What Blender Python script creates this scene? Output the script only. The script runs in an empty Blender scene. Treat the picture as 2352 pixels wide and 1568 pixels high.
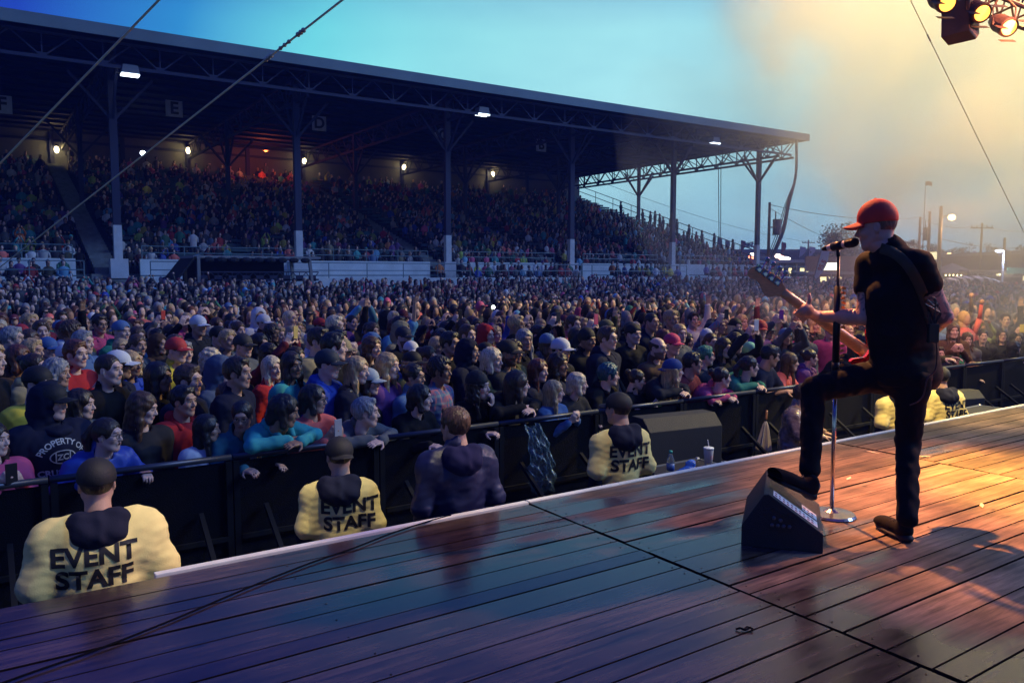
import bpy, bmesh, math, random
import numpy as np
from mathutils import Vector, Matrix
from mathutils.bvhtree import BVHTree
R_ = math.radians
SC = bpy.context.scene
COL = SC.collection
rnd = random.Random(7)
QUICK = False
# ------------------------------------------------------------------ camera
YAW, PITCH, FPX = R_(34.0), math.atan(155/1829.33), 1829.33
CAM = Vector((0, 0, 1.45))
cam_d = bpy.data.cameras.new('camera'); cam_o = bpy.data.objects.new('camera', cam_d); COL.objects.link(cam_o)
cam_o.location = CAM; cam_o.rotation_euler = (math.pi/2-PITCH, 0, -YAW)
cam_d.lens = 28.0; cam_d.sensor_width = 36.0; cam_d.clip_start = .05; cam_d.clip_end = 3000
cam_d.dof.use_dof = False
SC.camera = cam_o
VR = Vector((math.cos(YAW), -math.sin(YAW), 0)); VF0 = Vector((math.sin(YAW), math.cos(YAW), 0))
VF = VF0*math.cos(PITCH)-Vector((0, 0, math.sin(PITCH))); VU = VR.cross(VF)
def ray(x, y): return VF+VR*((x-1176)/FPX)+VU*((784-y)/FPX)
def atz(x, y, z): d = ray(x, y); return CAM+d*((z-CAM.z)/d.z)
def aty(x, y, Y): d = ray(x, y); return CAM+d*(Y/d.y)
def proj(P):
    v = Vector(P)-CAM; d = v.dot(VF); return 1176+FPX*v.dot(VR)/d, 784-FPX*v.dot(VU)/d, d
GZ = -1.05                      # ground level, the stage top is z = 0
# ------------------------------------------------------------------ world, sun, exposure
w = bpy.data.worlds.new('World'); SC.world = w; w.use_nodes = True
nt = w.node_tree; N = nt.nodes; L = nt.links
bg = N['Background']; sky = N.new('ShaderNodeTexSky'); sky.sky_type = 'NISHITA'; sky.sun_disc = False
sky.sun_elevation = R_(4); sky.sun_rotation = R_(150); sky.air_density = 2.2; sky.dust_density = .6; sky.ozone_density = 4.5
tc = N.new('ShaderNodeTexCoord')
dotn = N.new('ShaderNodeVectorMath'); dotn.operation = 'DOT_PRODUCT'
bd = ray(1650, 430).normalized(); dotn.inputs[1].default_value = bd
L.new(tc.outputs['Generated'], dotn.inputs[0])
ramp = N.new('ShaderNodeValToRGB'); e = ramp.color_ramp.elements
e[0].position = .0; e[0].color = (.010, .016, .16, 1); e[1].position = 1; e[1].color = (.48, .92, .94, 1)
for p, c in ((.45, (.016, .026, .26, 1)), (.70, (.014, .06, .48, 1)), (.80, (.03, .27, .62, 1)), (.875, (.17, .73, .80, 1)), (.95, (.36, .86, .88, 1))):
    q = e.new(p); q.color = c
L.new(dotn.outputs['Value'], ramp.inputs[0])
no = N.new('ShaderNodeTexNoise'); no.inputs['Scale'].default_value = 2.6; no.inputs['Detail'].default_value = 4; no.inputs['Roughness'].default_value = .5
mp = N.new('ShaderNodeMapping'); mp.inputs['Scale'].default_value = (1, 1, 2.6)
L.new(tc.outputs['Generated'], mp.inputs[0]); L.new(mp.outputs[0], no.inputs['Vector'])
r2 = N.new('ShaderNodeValToRGB'); r2.color_ramp.elements[0].position = .35; r2.color_ramp.elements[0].color = (.82, .84, .9, 1); r2.color_ramp.elements[1].position = .7; r2.color_ramp.elements[1].color = (1.1, 1.06, 1.04, 1)
L.new(no.outputs[0], r2.inputs[0])
# grey-mauve cloud bank low over the horizon
sx = N.new('ShaderNodeSeparateXYZ'); L.new(tc.outputs['Generated'], sx.inputs[0])
rh = N.new('ShaderNodeValToRGB'); rh.color_ramp.elements[0].position = .0; rh.color_ramp.elements[0].color = (.8, .8, .8, 1); rh.color_ramp.elements[1].position = .22; rh.color_ramp.elements[1].color = (0, 0, 0, 1)
L.new(sx.outputs['Z'], rh.inputs[0])
mg = N.new('ShaderNodeMix'); mg.data_type = 'RGBA'; mg.inputs[7].default_value = (.30, .52, .68, 1)
L.new(rh.outputs[0], mg.inputs[0]); 
mm = N.new('ShaderNodeMix'); mm.data_type = 'RGBA'; mm.blend_type = 'MULTIPLY'; mm.inputs[0].default_value = 1
L.new(ramp.outputs[0], mg.inputs[6]); L.new(mg.outputs[2], mm.inputs[6]); L.new(r2.outputs[0], mm.inputs[7])
rz_ = N.new('ShaderNodeValToRGB'); rz_.color_ramp.elements[0].position = .28; rz_.color_ramp.elements[0].color = (0, 0, 0, 1); rz_.color_ramp.elements[1].position = .42; rz_.color_ramp.elements[1].color = (.92, .92, .92, 1); L.new(sx.outputs['Z'], rz_.inputs[0])
mz = N.new('ShaderNodeMix'); mz.data_type = 'RGBA'; mz.inputs[7].default_value = (.020, .050, .42, 1); L.new(rz_.outputs[0], mz.inputs[0]); L.new(mm.outputs[2], mz.inputs[6])
sc = N.new('ShaderNodeMix'); sc.data_type = 'RGBA'; sc.inputs[0].default_value = .92
ms = N.new('ShaderNodeVectorMath'); ms.operation = 'SCALE'; ms.inputs['Scale'].default_value = .6
L.new(sky.outputs[0], ms.inputs[0]); L.new(ms.outputs[0], sc.inputs[6])
mt = N.new('ShaderNodeVectorMath'); mt.operation = 'SCALE'; mt.inputs['Scale'].default_value = 10.0
L.new(mz.outputs[2], mt.inputs[0]); L.new(mt.outputs[0], sc.inputs[7]); L.new(sc.outputs[2], bg.inputs[0])
bg.inputs[1].default_value = .098
sund = bpy.data.lights.new('sun', 'SUN'); sun = bpy.data.objects.new('sun', sund); COL.objects.link(sun)
sund.energy = 1.35; sund.angle = R_(14); sund.color = (.33, .54, 1.0)
sun.rotation_euler = Vector((-.72, .42, -.55)).to_track_quat('-Z', 'Y').to_euler()
SC.view_settings.view_transform = 'Standard'; SC.view_settings.look = 'None'; SC.view_settings.exposure = .25; SC.view_settings.gamma = 1
SC.cycles.use_denoising = True; SC.cycles.max_bounces = 5; SC.cycles.diffuse_bounces = 2; SC.cycles.glossy_bounces = 3; SC.cycles.volume_bounces = 0
SC.cycles.transparent_max_bounces = 12; SC.cycles.volume_step_rate = 2.0; SC.cycles.volume_max_steps = 96; SC.cycles.sample_clamp_indirect = 4
# ------------------------------------------------------------------ helpers
def tag(o, label=None, cat=None, group=None, kind=None):
    if label: o['label'] = label
    if cat: o['category'] = cat
    if group: o['group'] = group
    if kind: o['kind'] = kind
    return o
def thing(name, label, cat, loc=(0, 0, 0), rz=0, group=None):
    o = bpy.data.objects.new(name, None); COL.objects.link(o); o.location = loc; o.rotation_euler = (0, 0, rz); o.empty_display_size = .2
    return tag(o, label, cat, group)
def copy_tree(o, parent=None):
    c = o.copy(); COL.objects.link(c)
    if parent: c.parent = parent
    for ch in list(o.children): copy_tree(ch, c)
    return c
MATS = {}
def mat(name, col=(.5, .5, .5), rough=.6, metal=0, bump=0, bscale=60, var=0, vscale=8, emit=None, estr=1, objcol=False, attr=None, spec=.5, alpha=1, trans=0, stretch=None, extra=None):
    if name in MATS: return MATS[name]
    m = bpy.data.materials.new(name); m.use_nodes = True; t = m.node_tree; n = t.nodes; l = t.links
    p = n['Principled BSDF']; p.inputs['Roughness'].default_value = rough; p.inputs['Metallic'].default_value = metal
    p.inputs['Specular IOR Level'].default_value = spec
    p.inputs['Alpha'].default_value = alpha
    if trans: p.inputs['Transmission Weight'].default_value = trans
    src = None
    if objcol: q = n.new('ShaderNodeObjectInfo'); src = q.outputs['Color']
    elif attr: q = n.new('ShaderNodeAttribute'); q.attribute_name = attr; src = q.outputs['Color']
    else: q = n.new('ShaderNodeRGB'); q.outputs[0].default_value = (*col, 1); src = q.outputs[0]
    co = n.new('ShaderNodeTexCoord').outputs['Object']
    if stretch:
        mpn = n.new('ShaderNodeMapping'); mpn.inputs['Scale'].default_value = stretch; l.new(co, mpn.inputs[0]); co = mpn.outputs[0]
    if var:
        z = n.new('ShaderNodeTexNoise'); z.inputs['Scale'].default_value = vscale; z.inputs['Detail'].default_value = 4; l.new(co, z.inputs['Vector'])
        mr = n.new('ShaderNodeMapRange'); mr.inputs['From Min'].default_value = .3; mr.inputs['From Max'].default_value = .7; mr.inputs['To Min'].default_value = 1-var; mr.inputs['To Max'].default_value = 1+var
        l.new(z.outputs[0], mr.inputs[0]); vm = n.new('ShaderNodeVectorMath'); vm.operation = 'SCALE'; l.new(src, vm.inputs[0]); l.new(mr.outputs[0], vm.inputs['Scale']); src = vm.outputs[0]
    l.new(src, p.inputs['Base Color'])
    if bump:
        z = n.new('ShaderNodeTexNoise'); z.inputs['Scale'].default_value = bscale; z.inputs['Detail'].default_value = 5; l.new(co, z.inputs['Vector'])
        b = n.new('ShaderNodeBump'); b.inputs['Strength'].default_value = bump; b.inputs['Distance'].default_value = .01; l.new(z.outputs[0], b.inputs['Height']); l.new(b.outputs[0], p.inputs['Normal'])
    if emit: p.inputs['Emission Color'].default_value = (*emit, 1); p.inputs['Emission Strength'].default_value = estr
    if extra: extra(m, t, p)
    MATS[name] = m; return m
class MB:
    def __init__(s): s.v = []; s.f = []; s.m = []
    def add(s, vs, fs, mi=0):
        o = len(s.v); s.v += [tuple(v) for v in vs]; s.f += [tuple(i+o for i in f) for f in fs]; s.m += [mi]*len(fs); return s
    def box(s, c, d, rz=0, mi=0, M=None):
        hx, hy, hz = d[0]/2, d[1]/2, d[2]/2
        vs = [Vector((x, y, z)) for z in (-hz, hz) for y in (-hy, hy) for x in (-hx, hx)]
        if rz: Q = Matrix.Rotation(rz, 3, 'Z'); vs = [Q @ v for v in vs]
        if M is not None: vs = [M @ v for v in vs]
        vs = [v+Vector(c) for v in vs]
        return s.add(vs, [(0, 2, 3, 1), (4, 5, 7, 6), (0, 1, 5, 4), (2, 6, 7, 3), (0, 4, 6, 2), (1, 3, 7, 5)], mi)
    def beam(s, a, b, w, h=None, mi=0):
        a = Vector(a); b = Vector(b); d = b-a; Ln = d.length; h = h or w
        M = d.to_track_quat('X', 'Z').to_matrix(); return s.box((a+b)/2, (Ln, w, h), 0, mi, M)
    def tube(s, a, b, r, n=8, r2=None, mi=0, cap=True):
        a = Vector(a); b = Vector(b); r2 = r if r2 is None else r2; M = (b-a).to_track_quat('Z', 'Y').to_matrix()
        vs = [];
        for p, q in ((a, r), (b, r2)):
            for i in range(n): t = 2*math.pi*i/n; vs.append(p+M @ Vector((q*math.cos(t), q*math.sin(t), 0)))
        fs = [(i, (i+1) % n, n+(i+1) % n, n+i) for i in range(n)]
        if cap: fs += [tuple(range(n-1, -1, -1)), tuple(range(n, 2*n))]
        return s.add(vs, fs, mi)
    def path(s, pts, r, n=6, mi=0):
        pts = [Vector(p) for p in pts]; vs = []
        rr = r if isinstance(r, (list, tuple)) else [r]*len(pts)
        up = Vector((0.03, .05, 1))
        for i, p in enumerate(pts):
            d = (pts[min(i+1, len(pts)-1)]-pts[max(i-1, 0)]).normalized(); a = d.cross(up)
            if a.length < .1: a = d.cross(Vector((1, 0, 0)))
            a.normalize(); b = a.cross(d)
            for k in range(n): t = 2*math.pi*k/n; vs.append(p+(a*math.cos(t)+b*math.sin(t))*rr[i])
        fs = [(i*n+k, i*n+(k+1) % n, (i+1)*n+(k+1) % n, (i+1)*n+k) for i in range(len(pts)-1) for k in range(n)]
        fs += [tuple(range(n-1, -1, -1)), tuple(range((len(pts)-1)*n, len(pts)*n))]
        return s.add(vs, fs, mi)
    def lathe(s, prof, c=(0, 0, 0), n=16, mi=0, M=None):
        vs = []
        for r, z in prof:
            for k in range(n):
                t = 2*math.pi*k/n; v = Vector((r*math.cos(t), r*math.sin(t), z))
                if M is not None: v = M @ v
                vs.append(v+Vector(c))
        fs = [(i*n+k, i*n+(k+1) % n, (i+1)*n+(k+1) % n, (i+1)*n+k) for i in range(len(prof)-1) for k in range(n)]
        if prof[0][0] > 1e-4: fs.append(tuple(range(n-1, -1, -1)))
        if prof[-1][0] > 1e-4: fs.append(tuple(range((len(prof)-1)*n, len(prof)*n)))
        return s.add(vs, fs, mi)
    def ball(s, c, r, n=10, m=6, mi=0):
        if not isinstance(r, (tuple, list)): r = (r, r, r)
        vs = [(c[0], c[1], c[2]-r[2])]
        for i in range(1, m):
            a = math.pi*i/m
            for k in range(n): t = 2*math.pi*k/n; vs.append((c[0]+r[0]*math.sin(a)*math.cos(t), c[1]+r[1]*math.sin(a)*math.sin(t), c[2]-r[2]*math.cos(a)))
        vs.append((c[0], c[1], c[2]+r[2])); e = len(vs)-1
        fs = [(0, 1+(k+1) % n, 1+k) for k in range(n)]+[(1+i*n+k, 1+i*n+(k+1) % n, 1+(i+1)*n+(k+1) % n, 1+(i+1)*n+k) for i in range(m-2) for k in range(n)]
        fs += [(e, 1+(m-2)*n+k, 1+(m-2)*n+(k+1) % n) for k in range(n)]
        return s.add(vs, fs, mi)
    def prism(s, poly, y0, y1, mi=0, fn=None):
        """extrude an outline given as (u, v) pairs between depth y0 and y1; fn maps (u, d, v) to a point"""
        fn = fn or (lambda u, d, v: (u, d, v)); n = len(poly)
        vs = [fn(u, y0, v) for u, v in poly]+[fn(u, y1, v) for u, v in poly]
        fs = [(i, (i+1) % n, n+(i+1) % n, n+i) for i in range(n)]+[tuple(range(n-1, -1, -1)), tuple(range(n, 2*n))]
        return s.add(vs, fs, mi)
    def build(s, name, mats, parent=None, world=False, smooth=False, bevel=0, color=None):
        mats = mats if isinstance(mats, (list, tuple)) else [mats]
        vs = s.v
        if parent is not None and world: o = parent.location; vs = [(v[0]-o[0], v[1]-o[1], v[2]-o[2]) for v in vs]
        me = bpy.data.meshes.new(name); me.from_pydata(vs, [], s.f); me.update()
        for m in mats: me.materials.append(m)
        if any(s.m): me.polygons.foreach_set('material_index', s.m)
        if smooth: me.polygons.foreach_set('use_smooth', [True]*len(me.polygons))
        bm = bmesh.new(); bm.from_mesh(me); bmesh.ops.recalc_face_normals(bm, faces=bm.faces)
        if bevel: bmesh.ops.bevel(bm, geom=list(bm.edges)+list(bm.verts), offset=bevel, segments=2, affect='EDGES', profile=.6)
        bm.to_mesh(me); bm.free()
        ob = bpy.data.objects.new(name, me); COL.objects.link(ob)
        if parent is not None: ob.parent = parent
        if color: ob.color = (*color, 1)
        return ob
def text_mesh(txt, size=1.0, extrude=.004, bold=0.0, align='CENTER', spacing=1.0):
    cu = bpy.data.curves.new('t', 'FONT'); cu.body = txt; cu.size = size; cu.extrude = extrude; cu.offset = bold; cu.align_x = align; cu.align_y = 'CENTER'; cu.space_character = spacing
    o = bpy.data.objects.new('t', cu); COL.objects.link(o)
    dg = bpy.context.evaluated_depsgraph_get(); dg.update()
    me = bpy.data.meshes.new_from_object(o.evaluated_get(dg)); bpy.data.objects.remove(o); return me
def lettering(txt, loc, size, m, parent=None, rz=0, name='lettering', bold=0, extrude=.01, tilt=0, spacing=1.0):
    """upright text, readable from the -Y side when rz = 0"""
    me = text_mesh(txt, size, extrude, bold, spacing=spacing); me.name = name; me.materials.clear(); me.materials.append(m)
    me.transform(Matrix.Rotation(tilt, 4, 'Y') @ Matrix.Rotation(math.pi/2, 4, 'X'))
    me.transform(Matrix.Rotation(rz, 4, 'Z')); me.transform(Matrix.Translation(Vector(loc)))
    ob = bpy.data.objects.new(name, me); COL.objects.link(ob)
    if parent is not None: ob.parent = parent
    return ob
def spot(name, loc, target, energy, color, size=40, blend=.6, radius=.08, kind='SPOT'):
    d = bpy.data.lights.new(name, kind); d.energy = energy; d.color = color; d.shadow_soft_size = radius
    if kind == 'SPOT': d.spot_size = R_(size); d.spot_blend = blend
    o = bpy.data.objects.new(name, d); COL.objects.link(o); o.location = loc
    o.rotation_euler = (Vector(target)-Vector(loc)).to_track_quat('-Z', 'Y').to_euler(); return o
# ================================================================== ground, stage
def gz(y): t = min(1, max(0, (y-20)/17)); return GZ+.55*t*t*(3-2*t)
g = MB(); ys_ = [-300, -20, 20]+[20+i*1.7 for i in range(1, 11)]+[60, 300, 1200]
g.add([(x, y, gz(y)) for y in ys_ for x in (-600, 900)], [(2*i, 2*i+1, 2*i+3, 2*i+2) for i in range(len(ys_)-1)])
tag(g.build('ground', mat('asphalt', (.045, .045, .05), .75, bump=.3, bscale=30, var=.3, vscale=.6)), kind='structure')
def wet_wood(m, t, p):
    n, l = t.nodes, t.links
    co = n.new('ShaderNodeTexCoord').outputs['Object']
    at = n.new('ShaderNodeAttribute'); at.attribute_name = 'plank'
    # grain: coordinates stretched along the board and shifted per board
    ad = n.new('ShaderNodeVectorMath'); l.new(co, ad.inputs[0]); sv = n.new('ShaderNodeVectorMath'); sv.operation = 'SCALE'; sv.inputs['Scale'].default_value = 37; l.new(at.outputs['Vector'], sv.inputs[0]); l.new(sv.outputs[0], ad.inputs[1])
    mp = n.new('ShaderNodeMapping'); mp.inputs['Scale'].default_value = (.7, 9, 1); l.new(ad.outputs[0], mp.inputs[0])
    gr = n.new('ShaderNodeTexNoise'); gr.inputs['Scale'].default_value = 3.4; gr.inputs['Detail'].default_value = 7; gr.inputs['Roughness'].default_value = .65; gr.inputs['Distortion'].default_value = .35; l.new(mp.outputs[0], gr.inputs['Vector'])
    wv = n.new('ShaderNodeTexWave'); wv.inputs['Scale'].default_value = .8; wv.inputs['Distortion'].default_value = 7; wv.inputs['Detail'].default_value = 3; wv.bands_direction = 'Y'
    mp2 = n.new('ShaderNodeMapping'); mp2.inputs['Scale'].default_value = (.6, 7, 1); l.new(ad.outputs[0], mp2.inputs[0]); l.new(mp2.outputs[0], wv.inputs['Vector'])
    mx = n.new('ShaderNodeMix'); mx.inputs[0].default_value = .0; l.new(gr.outputs[0], mx.inputs[2]); l.new(wv.outputs['Fac'], mx.inputs[3])
    cr = n.new('ShaderNodeValToRGB'); e = cr.color_ramp.elements; e[0].position = .34; e[0].color = (.075, .048, .030, 1); e[1].position = .66; e[1].color = (.29, .185, .115, 1)
    l.new(mx.outputs[0], cr.inputs[0])
    # per-board brightness
    sp = n.new('ShaderNodeSeparateXYZ'); l.new(at.outputs['Vector'], sp.inputs[0])
    mr = n.new('ShaderNodeMapRange'); mr.inputs['To Min'].default_value = .6; mr.inputs['To Max'].default_value = 1.3; l.new(sp.outputs['X'], mr.inputs[0])
    # wear and scuffs
    sc1 = n.new('ShaderNodeTexNoise'); sc1.inputs['Scale'].default_value = 2.2; sc1.inputs['Detail'].default_value = 6; l.new(co, sc1.inputs['Vector'])
    r1 = n.new('ShaderNodeMapRange'); r1.inputs['From Min'].default_value = .35; r1.inputs['From Max'].default_value = .65; r1.inputs['To Min'].default_value = .55; r1.inputs['To Max'].default_value = 1.2; l.new(sc1.outputs[0], r1.inputs[0])
    kn = n.new('ShaderNodeTexVoronoi'); kn.inputs['Scale'].default_value = 1.0; mk = n.new('ShaderNodeMapping'); mk.inputs['Scale'].default_value = (2.2, 5.5, 1); l.new(ad.outputs[0], mk.inputs[0]); l.new(mk.outputs[0], kn.inputs['Vector'])
    rk = n.new('ShaderNodeMapRange'); rk.inputs['From Min'].default_value = .03; rk.inputs['From Max'].default_value = .09; rk.inputs['To Min'].default_value = .3; rk.inputs['To Max'].default_value = 1; l.new(kn.outputs['Distance'], rk.inputs[0])
    m1 = n.new('ShaderNodeMath'); m1.operation = 'MULTIPLY'; l.new(mr.outputs[0], m1.inputs[0]); l.new(r1.outputs[0], m1.inputs[1])
    m2 = n.new('ShaderNodeMath'); m2.operation = 'MULTIPLY'; l.new(m1.outputs[0], m2.inputs[0]); l.new(rk.outputs[0], m2.inputs[1])
    # wet film: puddled patches, more of it toward the open left side of the deck
    wt = n.new('ShaderNodeTexNoise'); wt.inputs['Scale'].default_value = .85; wt.inputs['Detail'].default_value = 4; mw = n.new('ShaderNodeMapping'); mw.inputs['Scale'].default_value = (.8, 1.9, 1); mw.inputs['Location'].default_value = (3.3, 1.1, 0)
    l.new(co, mw.inputs[0]); l.new(mw.outputs[0], wt.inputs['Vector'])
    sq = n.new('ShaderNodeSeparateXYZ'); l.new(co, sq.inputs[0])
    gx = n.new('ShaderNodeMapRange'); gx.inputs['From Min'].default_value = 2.2; gx.inputs['From Max'].default_value = 4.2; gx.inputs['To Min'].default_value = .33; gx.inputs['To Max'].default_value = -.12; l.new(sq.outputs['X'], gx.inputs[0])
    aw = n.new('ShaderNodeMath'); aw.operation = 'ADD'; l.new(wt.outputs[0], aw.inputs[0]); l.new(gx.outputs[0], aw.inputs[1])
    ab = n.new('ShaderNodeMath'); ab.operation = 'MULTIPLY_ADD'; l.new(sp.outputs['Y'], ab.inputs[0]); ab.inputs[1].default_value = .13; l.new(aw.outputs[0], ab.inputs[2])
    wet = n.new('ShaderNodeMapRange'); wet.inputs['From Min'].default_value = .56; wet.inputs['From Max'].default_value = .70; l.new(ab.outputs[0], wet.inputs[0]); wet.interpolation_type = 'SMOOTHSTEP'
    dk = n.new('ShaderNodeMapRange'); dk.inputs['To Min'].default_value = 1.0; dk.inputs['To Max'].default_value = .38; l.new(wet.outputs[0], dk.inputs[0])
    m3 = n.new('ShaderNodeMath'); m3.operation = 'MULTIPLY'; l.new(m2.outputs[0], m3.inputs[0]); l.new(dk.outputs[0], m3.inputs[1])
    vs = n.new('ShaderNodeVectorMath'); vs.operation = 'SCALE'; l.new(cr.outputs[0], vs.inputs[0]); l.new(m3.outputs[0], vs.inputs['Scale']); l.new(vs.outputs[0], p.inputs['Base Color'])
    ro = n.new('ShaderNodeMapRange'); ro.inputs['To Min'].default_value = .60; ro.inputs['To Max'].default_value = .14; l.new(wet.outputs[0], ro.inputs[0]); 
    rv = n.new('ShaderNodeMath'); rv.operation = 'MULTIPLY_ADD'; l.new(gr.outputs[0], rv.inputs[0]); rv.inputs[1].default_value = .16; l.new(ro.outputs[0], rv.inputs[2]); l.new(rv.outputs[0], p.inputs['Roughness'])
    p.inputs['Specular IOR Level'].default_value = .5
    st = n.new('ShaderNodeMix'); st.data_type = 'RGBA'; st.inputs[6].default_value = (1, 1, 1, 1); st.inputs[7].default_value = (.22, .42, 1, 1); l.new(wet.outputs[0], st.inputs[0]); l.new(st.outputs[2], p.inputs['Specular Tint'])  # blue of the reflected sky put into the wet film's specular tint
    sl = n.new('ShaderNodeMapRange'); sl.inputs['To Min'].default_value = .35; sl.inputs['To Max'].default_value = .95; l.new(wet.outputs[0], sl.inputs[0]); l.new(sl.outputs[0], p.inputs['Specular IOR Level'])
    cw = n.new('ShaderNodeMath'); cw.operation = 'MULTIPLY'; cw.inputs[1].default_value = .10; l.new(wet.outputs[0], cw.inputs[0]); l.new(cw.outputs[0], p.inputs['Coat Weight']); p.inputs['Coat Roughness'].default_value = .07; p.inputs['Coat IOR'].default_value = 1.45
    b = n.new('ShaderNodeBump'); b.inputs['Strength'].default_value = .12; b.inputs['Distance'].default_value = .004; l.new(gr.outputs[0], b.inputs['Height']); l.new(b.outputs[0], p.inputs['Normal'])
wood = mat('deck_wood', extra=wet_wood)
EDGE = 4.06
d = MB(); pl = []
def deck(x0, x1, y1, seed, panel):
    r = random.Random(seed); y = y1
    while y > -1.2:
        wd = .182*r.choice((1, 1, 1, 1, .62)); gap = .008*r.uniform(.6, 1.3); yb = y-wd+gap; zj = r.uniform(-.002, .002); t = r.uniform(-.0012, .0012)
        bv = .0015
        xs = [x0+.006, x1-.006]
        for a, b in zip(xs[:-1], xs[1:]):
            vs = []
            for x in (a, b): vs += [(x, y, -.04), (x, y, zj-bv), (x, y-bv, zj+t), (x, yb+bv, zj-t), (x, yb, zj-bv), (x, yb, -.04)]
            d.add(vs, [(i, i+1, i+7, i+6) for i in (0, 1, 3, 4)]+[(5, 4, 3, 2, 1, 0), (6, 7, 8, 9, 10, 11)], 1); d.add(vs, [(2, 3, 9, 8)]); pl.extend([(r.random(), r.random(), r.random())]*7)
        y -= wd
deck(-3.65, -.40, EDGE-.02, 1, 0); deck(-.388, 2.850, EDGE-.03, 2, 1); deck(2.862, 6.100, EDGE, 3, 2); deck(6.112, 9.35, EDGE-.01, 4, 3); deck(9.36, 14.6, EDGE, 5, 4)
do = d.build('stage_deck', [wood, mat('plank_edge', (.02, .012, .008), 1.0, spec=0)]); tag(do, kind='structure')
ca = do.data.attributes.new('plank', 'FLOAT_VECTOR', 'FACE'); ca.data.foreach_set('vector', [c for p_ in pl for c in p_])
s_ = MB(); s_.box((5.4, 1.4, -.10), (18.2, 5.0, .10)); s_.box((5.4, 1.4, (GZ-.15)/2), (18.1, 4.9, -GZ-.16))
tag(s_.build('stage_base', mat('black_skirt', (.012, .012, .014), .9)), kind='structure')
# nail heads
nl = MB(); r = random.Random(9)
for x0 in (-.46, -.33, 2.80, 2.92, 6.05, 6.17, 9.3):
    for i in range(22):
        for o in (.045, .135): nl.lathe([(.0045, 0), (.0045, .0012), (0, .0015)], (x0+r.uniform(-.012, .012), EDGE-.182*i-o, .0005), 6)
for x0 in (1.2, 4.5, 7.7):
    for i in range(22): nl.lathe([(.0045, 0), (.0045, .0012), (0, .0015)], (x0+r.uniform(-.03, .03), EDGE-.182*i-.05, .0005), 6)
tag(nl.build('stage_deck_nails', mat('nail', (.03, .025, .022), .5, .7)), kind='structure')
# pale edging strips along the front of the deck
wh = mat('edge_paint', (.70, .70, .64), .45, bump=.2, bscale=25, var=.12, vscale=6)
for i, (x0, x1, lab) in enumerate(((.66, 2.86, 'long white edging strip along the stage front left of the dark deck seam'), (2.87, 6.1, 'white edging strip between the two deck seams, running behind the black wedge'), (6.11, 14.6, 'white edging strip on the warm lit right end of the stage front'))):
    s_ = MB(); s_.box(((x0+x1)/2, EDGE+.012+.003*i, -.018), (x1-x0, .045, .052)); tag(s_.build('edge_strip', wh, bevel=.004), lab, 'edging strip', 'edging strips along the stage front')
# ================================================================== grandstand
YF, YR0, YB, X0s, X1s, NR = 39.0, 41.6, 66.0, -22.0, 53.0, 26
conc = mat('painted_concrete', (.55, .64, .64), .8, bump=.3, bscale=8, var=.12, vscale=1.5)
dsteel = mat('dark_steel', (.016, .020, .055), .7); rust = mat('brown_steel', (.05, .035, .03), .7)
wsteel = mat('white_post_paint', (.50, .55, .56), .6, var=.1, vscale=3)
GS = thing('grandstand', 'long covered grandstand with a dark flat roof behind the crowd', 'grandstand', (X0s, YR0, GZ))
def gpart(mb, name, m, parent=GS, **k):
    ob = mb.build(name, m, None, **k); ob.parent = parent; ob.matrix_parent_inverse = Matrix.Translation(-Vector(parent.location)) if parent is GS else Matrix(); return ob
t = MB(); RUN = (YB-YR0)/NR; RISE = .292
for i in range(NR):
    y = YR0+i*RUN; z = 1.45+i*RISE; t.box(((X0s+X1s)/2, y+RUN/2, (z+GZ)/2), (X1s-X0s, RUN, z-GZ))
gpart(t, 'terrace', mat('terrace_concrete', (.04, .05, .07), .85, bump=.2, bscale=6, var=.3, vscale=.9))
def rowz(i): return 1.45+i*RISE
segs = [(-22, 3.9), (6.6, 22.1), (24.3, 31.3), (33.5, 40.5), (42.6, 52.9)]
t = MB()
for a, b in segs: t.box(((a+b)/2, 41.4, .55), (b-a, .22, 3.2)); 
gpart(t, 'front_wall', conc)
t = MB()
for a, b in ((-22, 4.0), (6.4, 23), (23.3, 40), (42, 52.9)): t.box(((a+b)/2, 38.1, .1), (b-a, .22, 2.3))
t.box(((X0s+X1s)/2, 39.8, -.15), (X1s-X0s, 3.2, 1.8))
gpart(t, 'box_seat_wall', conc)
# aisle stairs
for xa in (5.2, 23.2, 32.4, 41.5):
    t = MB()
    for i in range(NR*2): t.box((xa, YR0+(i+.5)*RUN/2, 1.45+i*RISE/2+.08+RISE/4), (1.0, RUN/2, RISE/2+.16))
    for i in range(7): t.box((xa, 41.5-(i+.5)*.45, 1.3-i*.25), (1.4, .45, .3))
    gpart(t, 'aisle_stair', mat('stair_concrete', (.15, .17, .17), .85, var=.25, vscale=3))
# bench planks of every row
t = MB(); aisles = [5.2, 23.2, 32.4, 41.5]
for i in range(NR):
    xs = [X0s]+[v for a in aisles for v in (a-.9, a+.9)]+[X1s]
    for a, b in zip(xs[::2], xs[1::2]):
        t.box(((a+b)/2, YR0+(i+.62)*RUN, rowz(i)+.42), (b-a, .28, .05)); t.box(((a+b)/2, YR0+(i+.9)*RUN, rowz(i)+.70), (b-a, .03, .16))
for y in (39.0, 40.1):
    for a, b in ((-22, 4.2), (6.4, 22.3), (24.1, 31.4), (33.3, 40.6), (42.4, 52.8)): t.box(((a+b)/2, y, 1.15+(y-39)*.2), (b-a, .28, .05))
gpart(t, 'bench_row', mat('bench_green', (.05, .10, .11), .7, var=.2, vscale=2))
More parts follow.
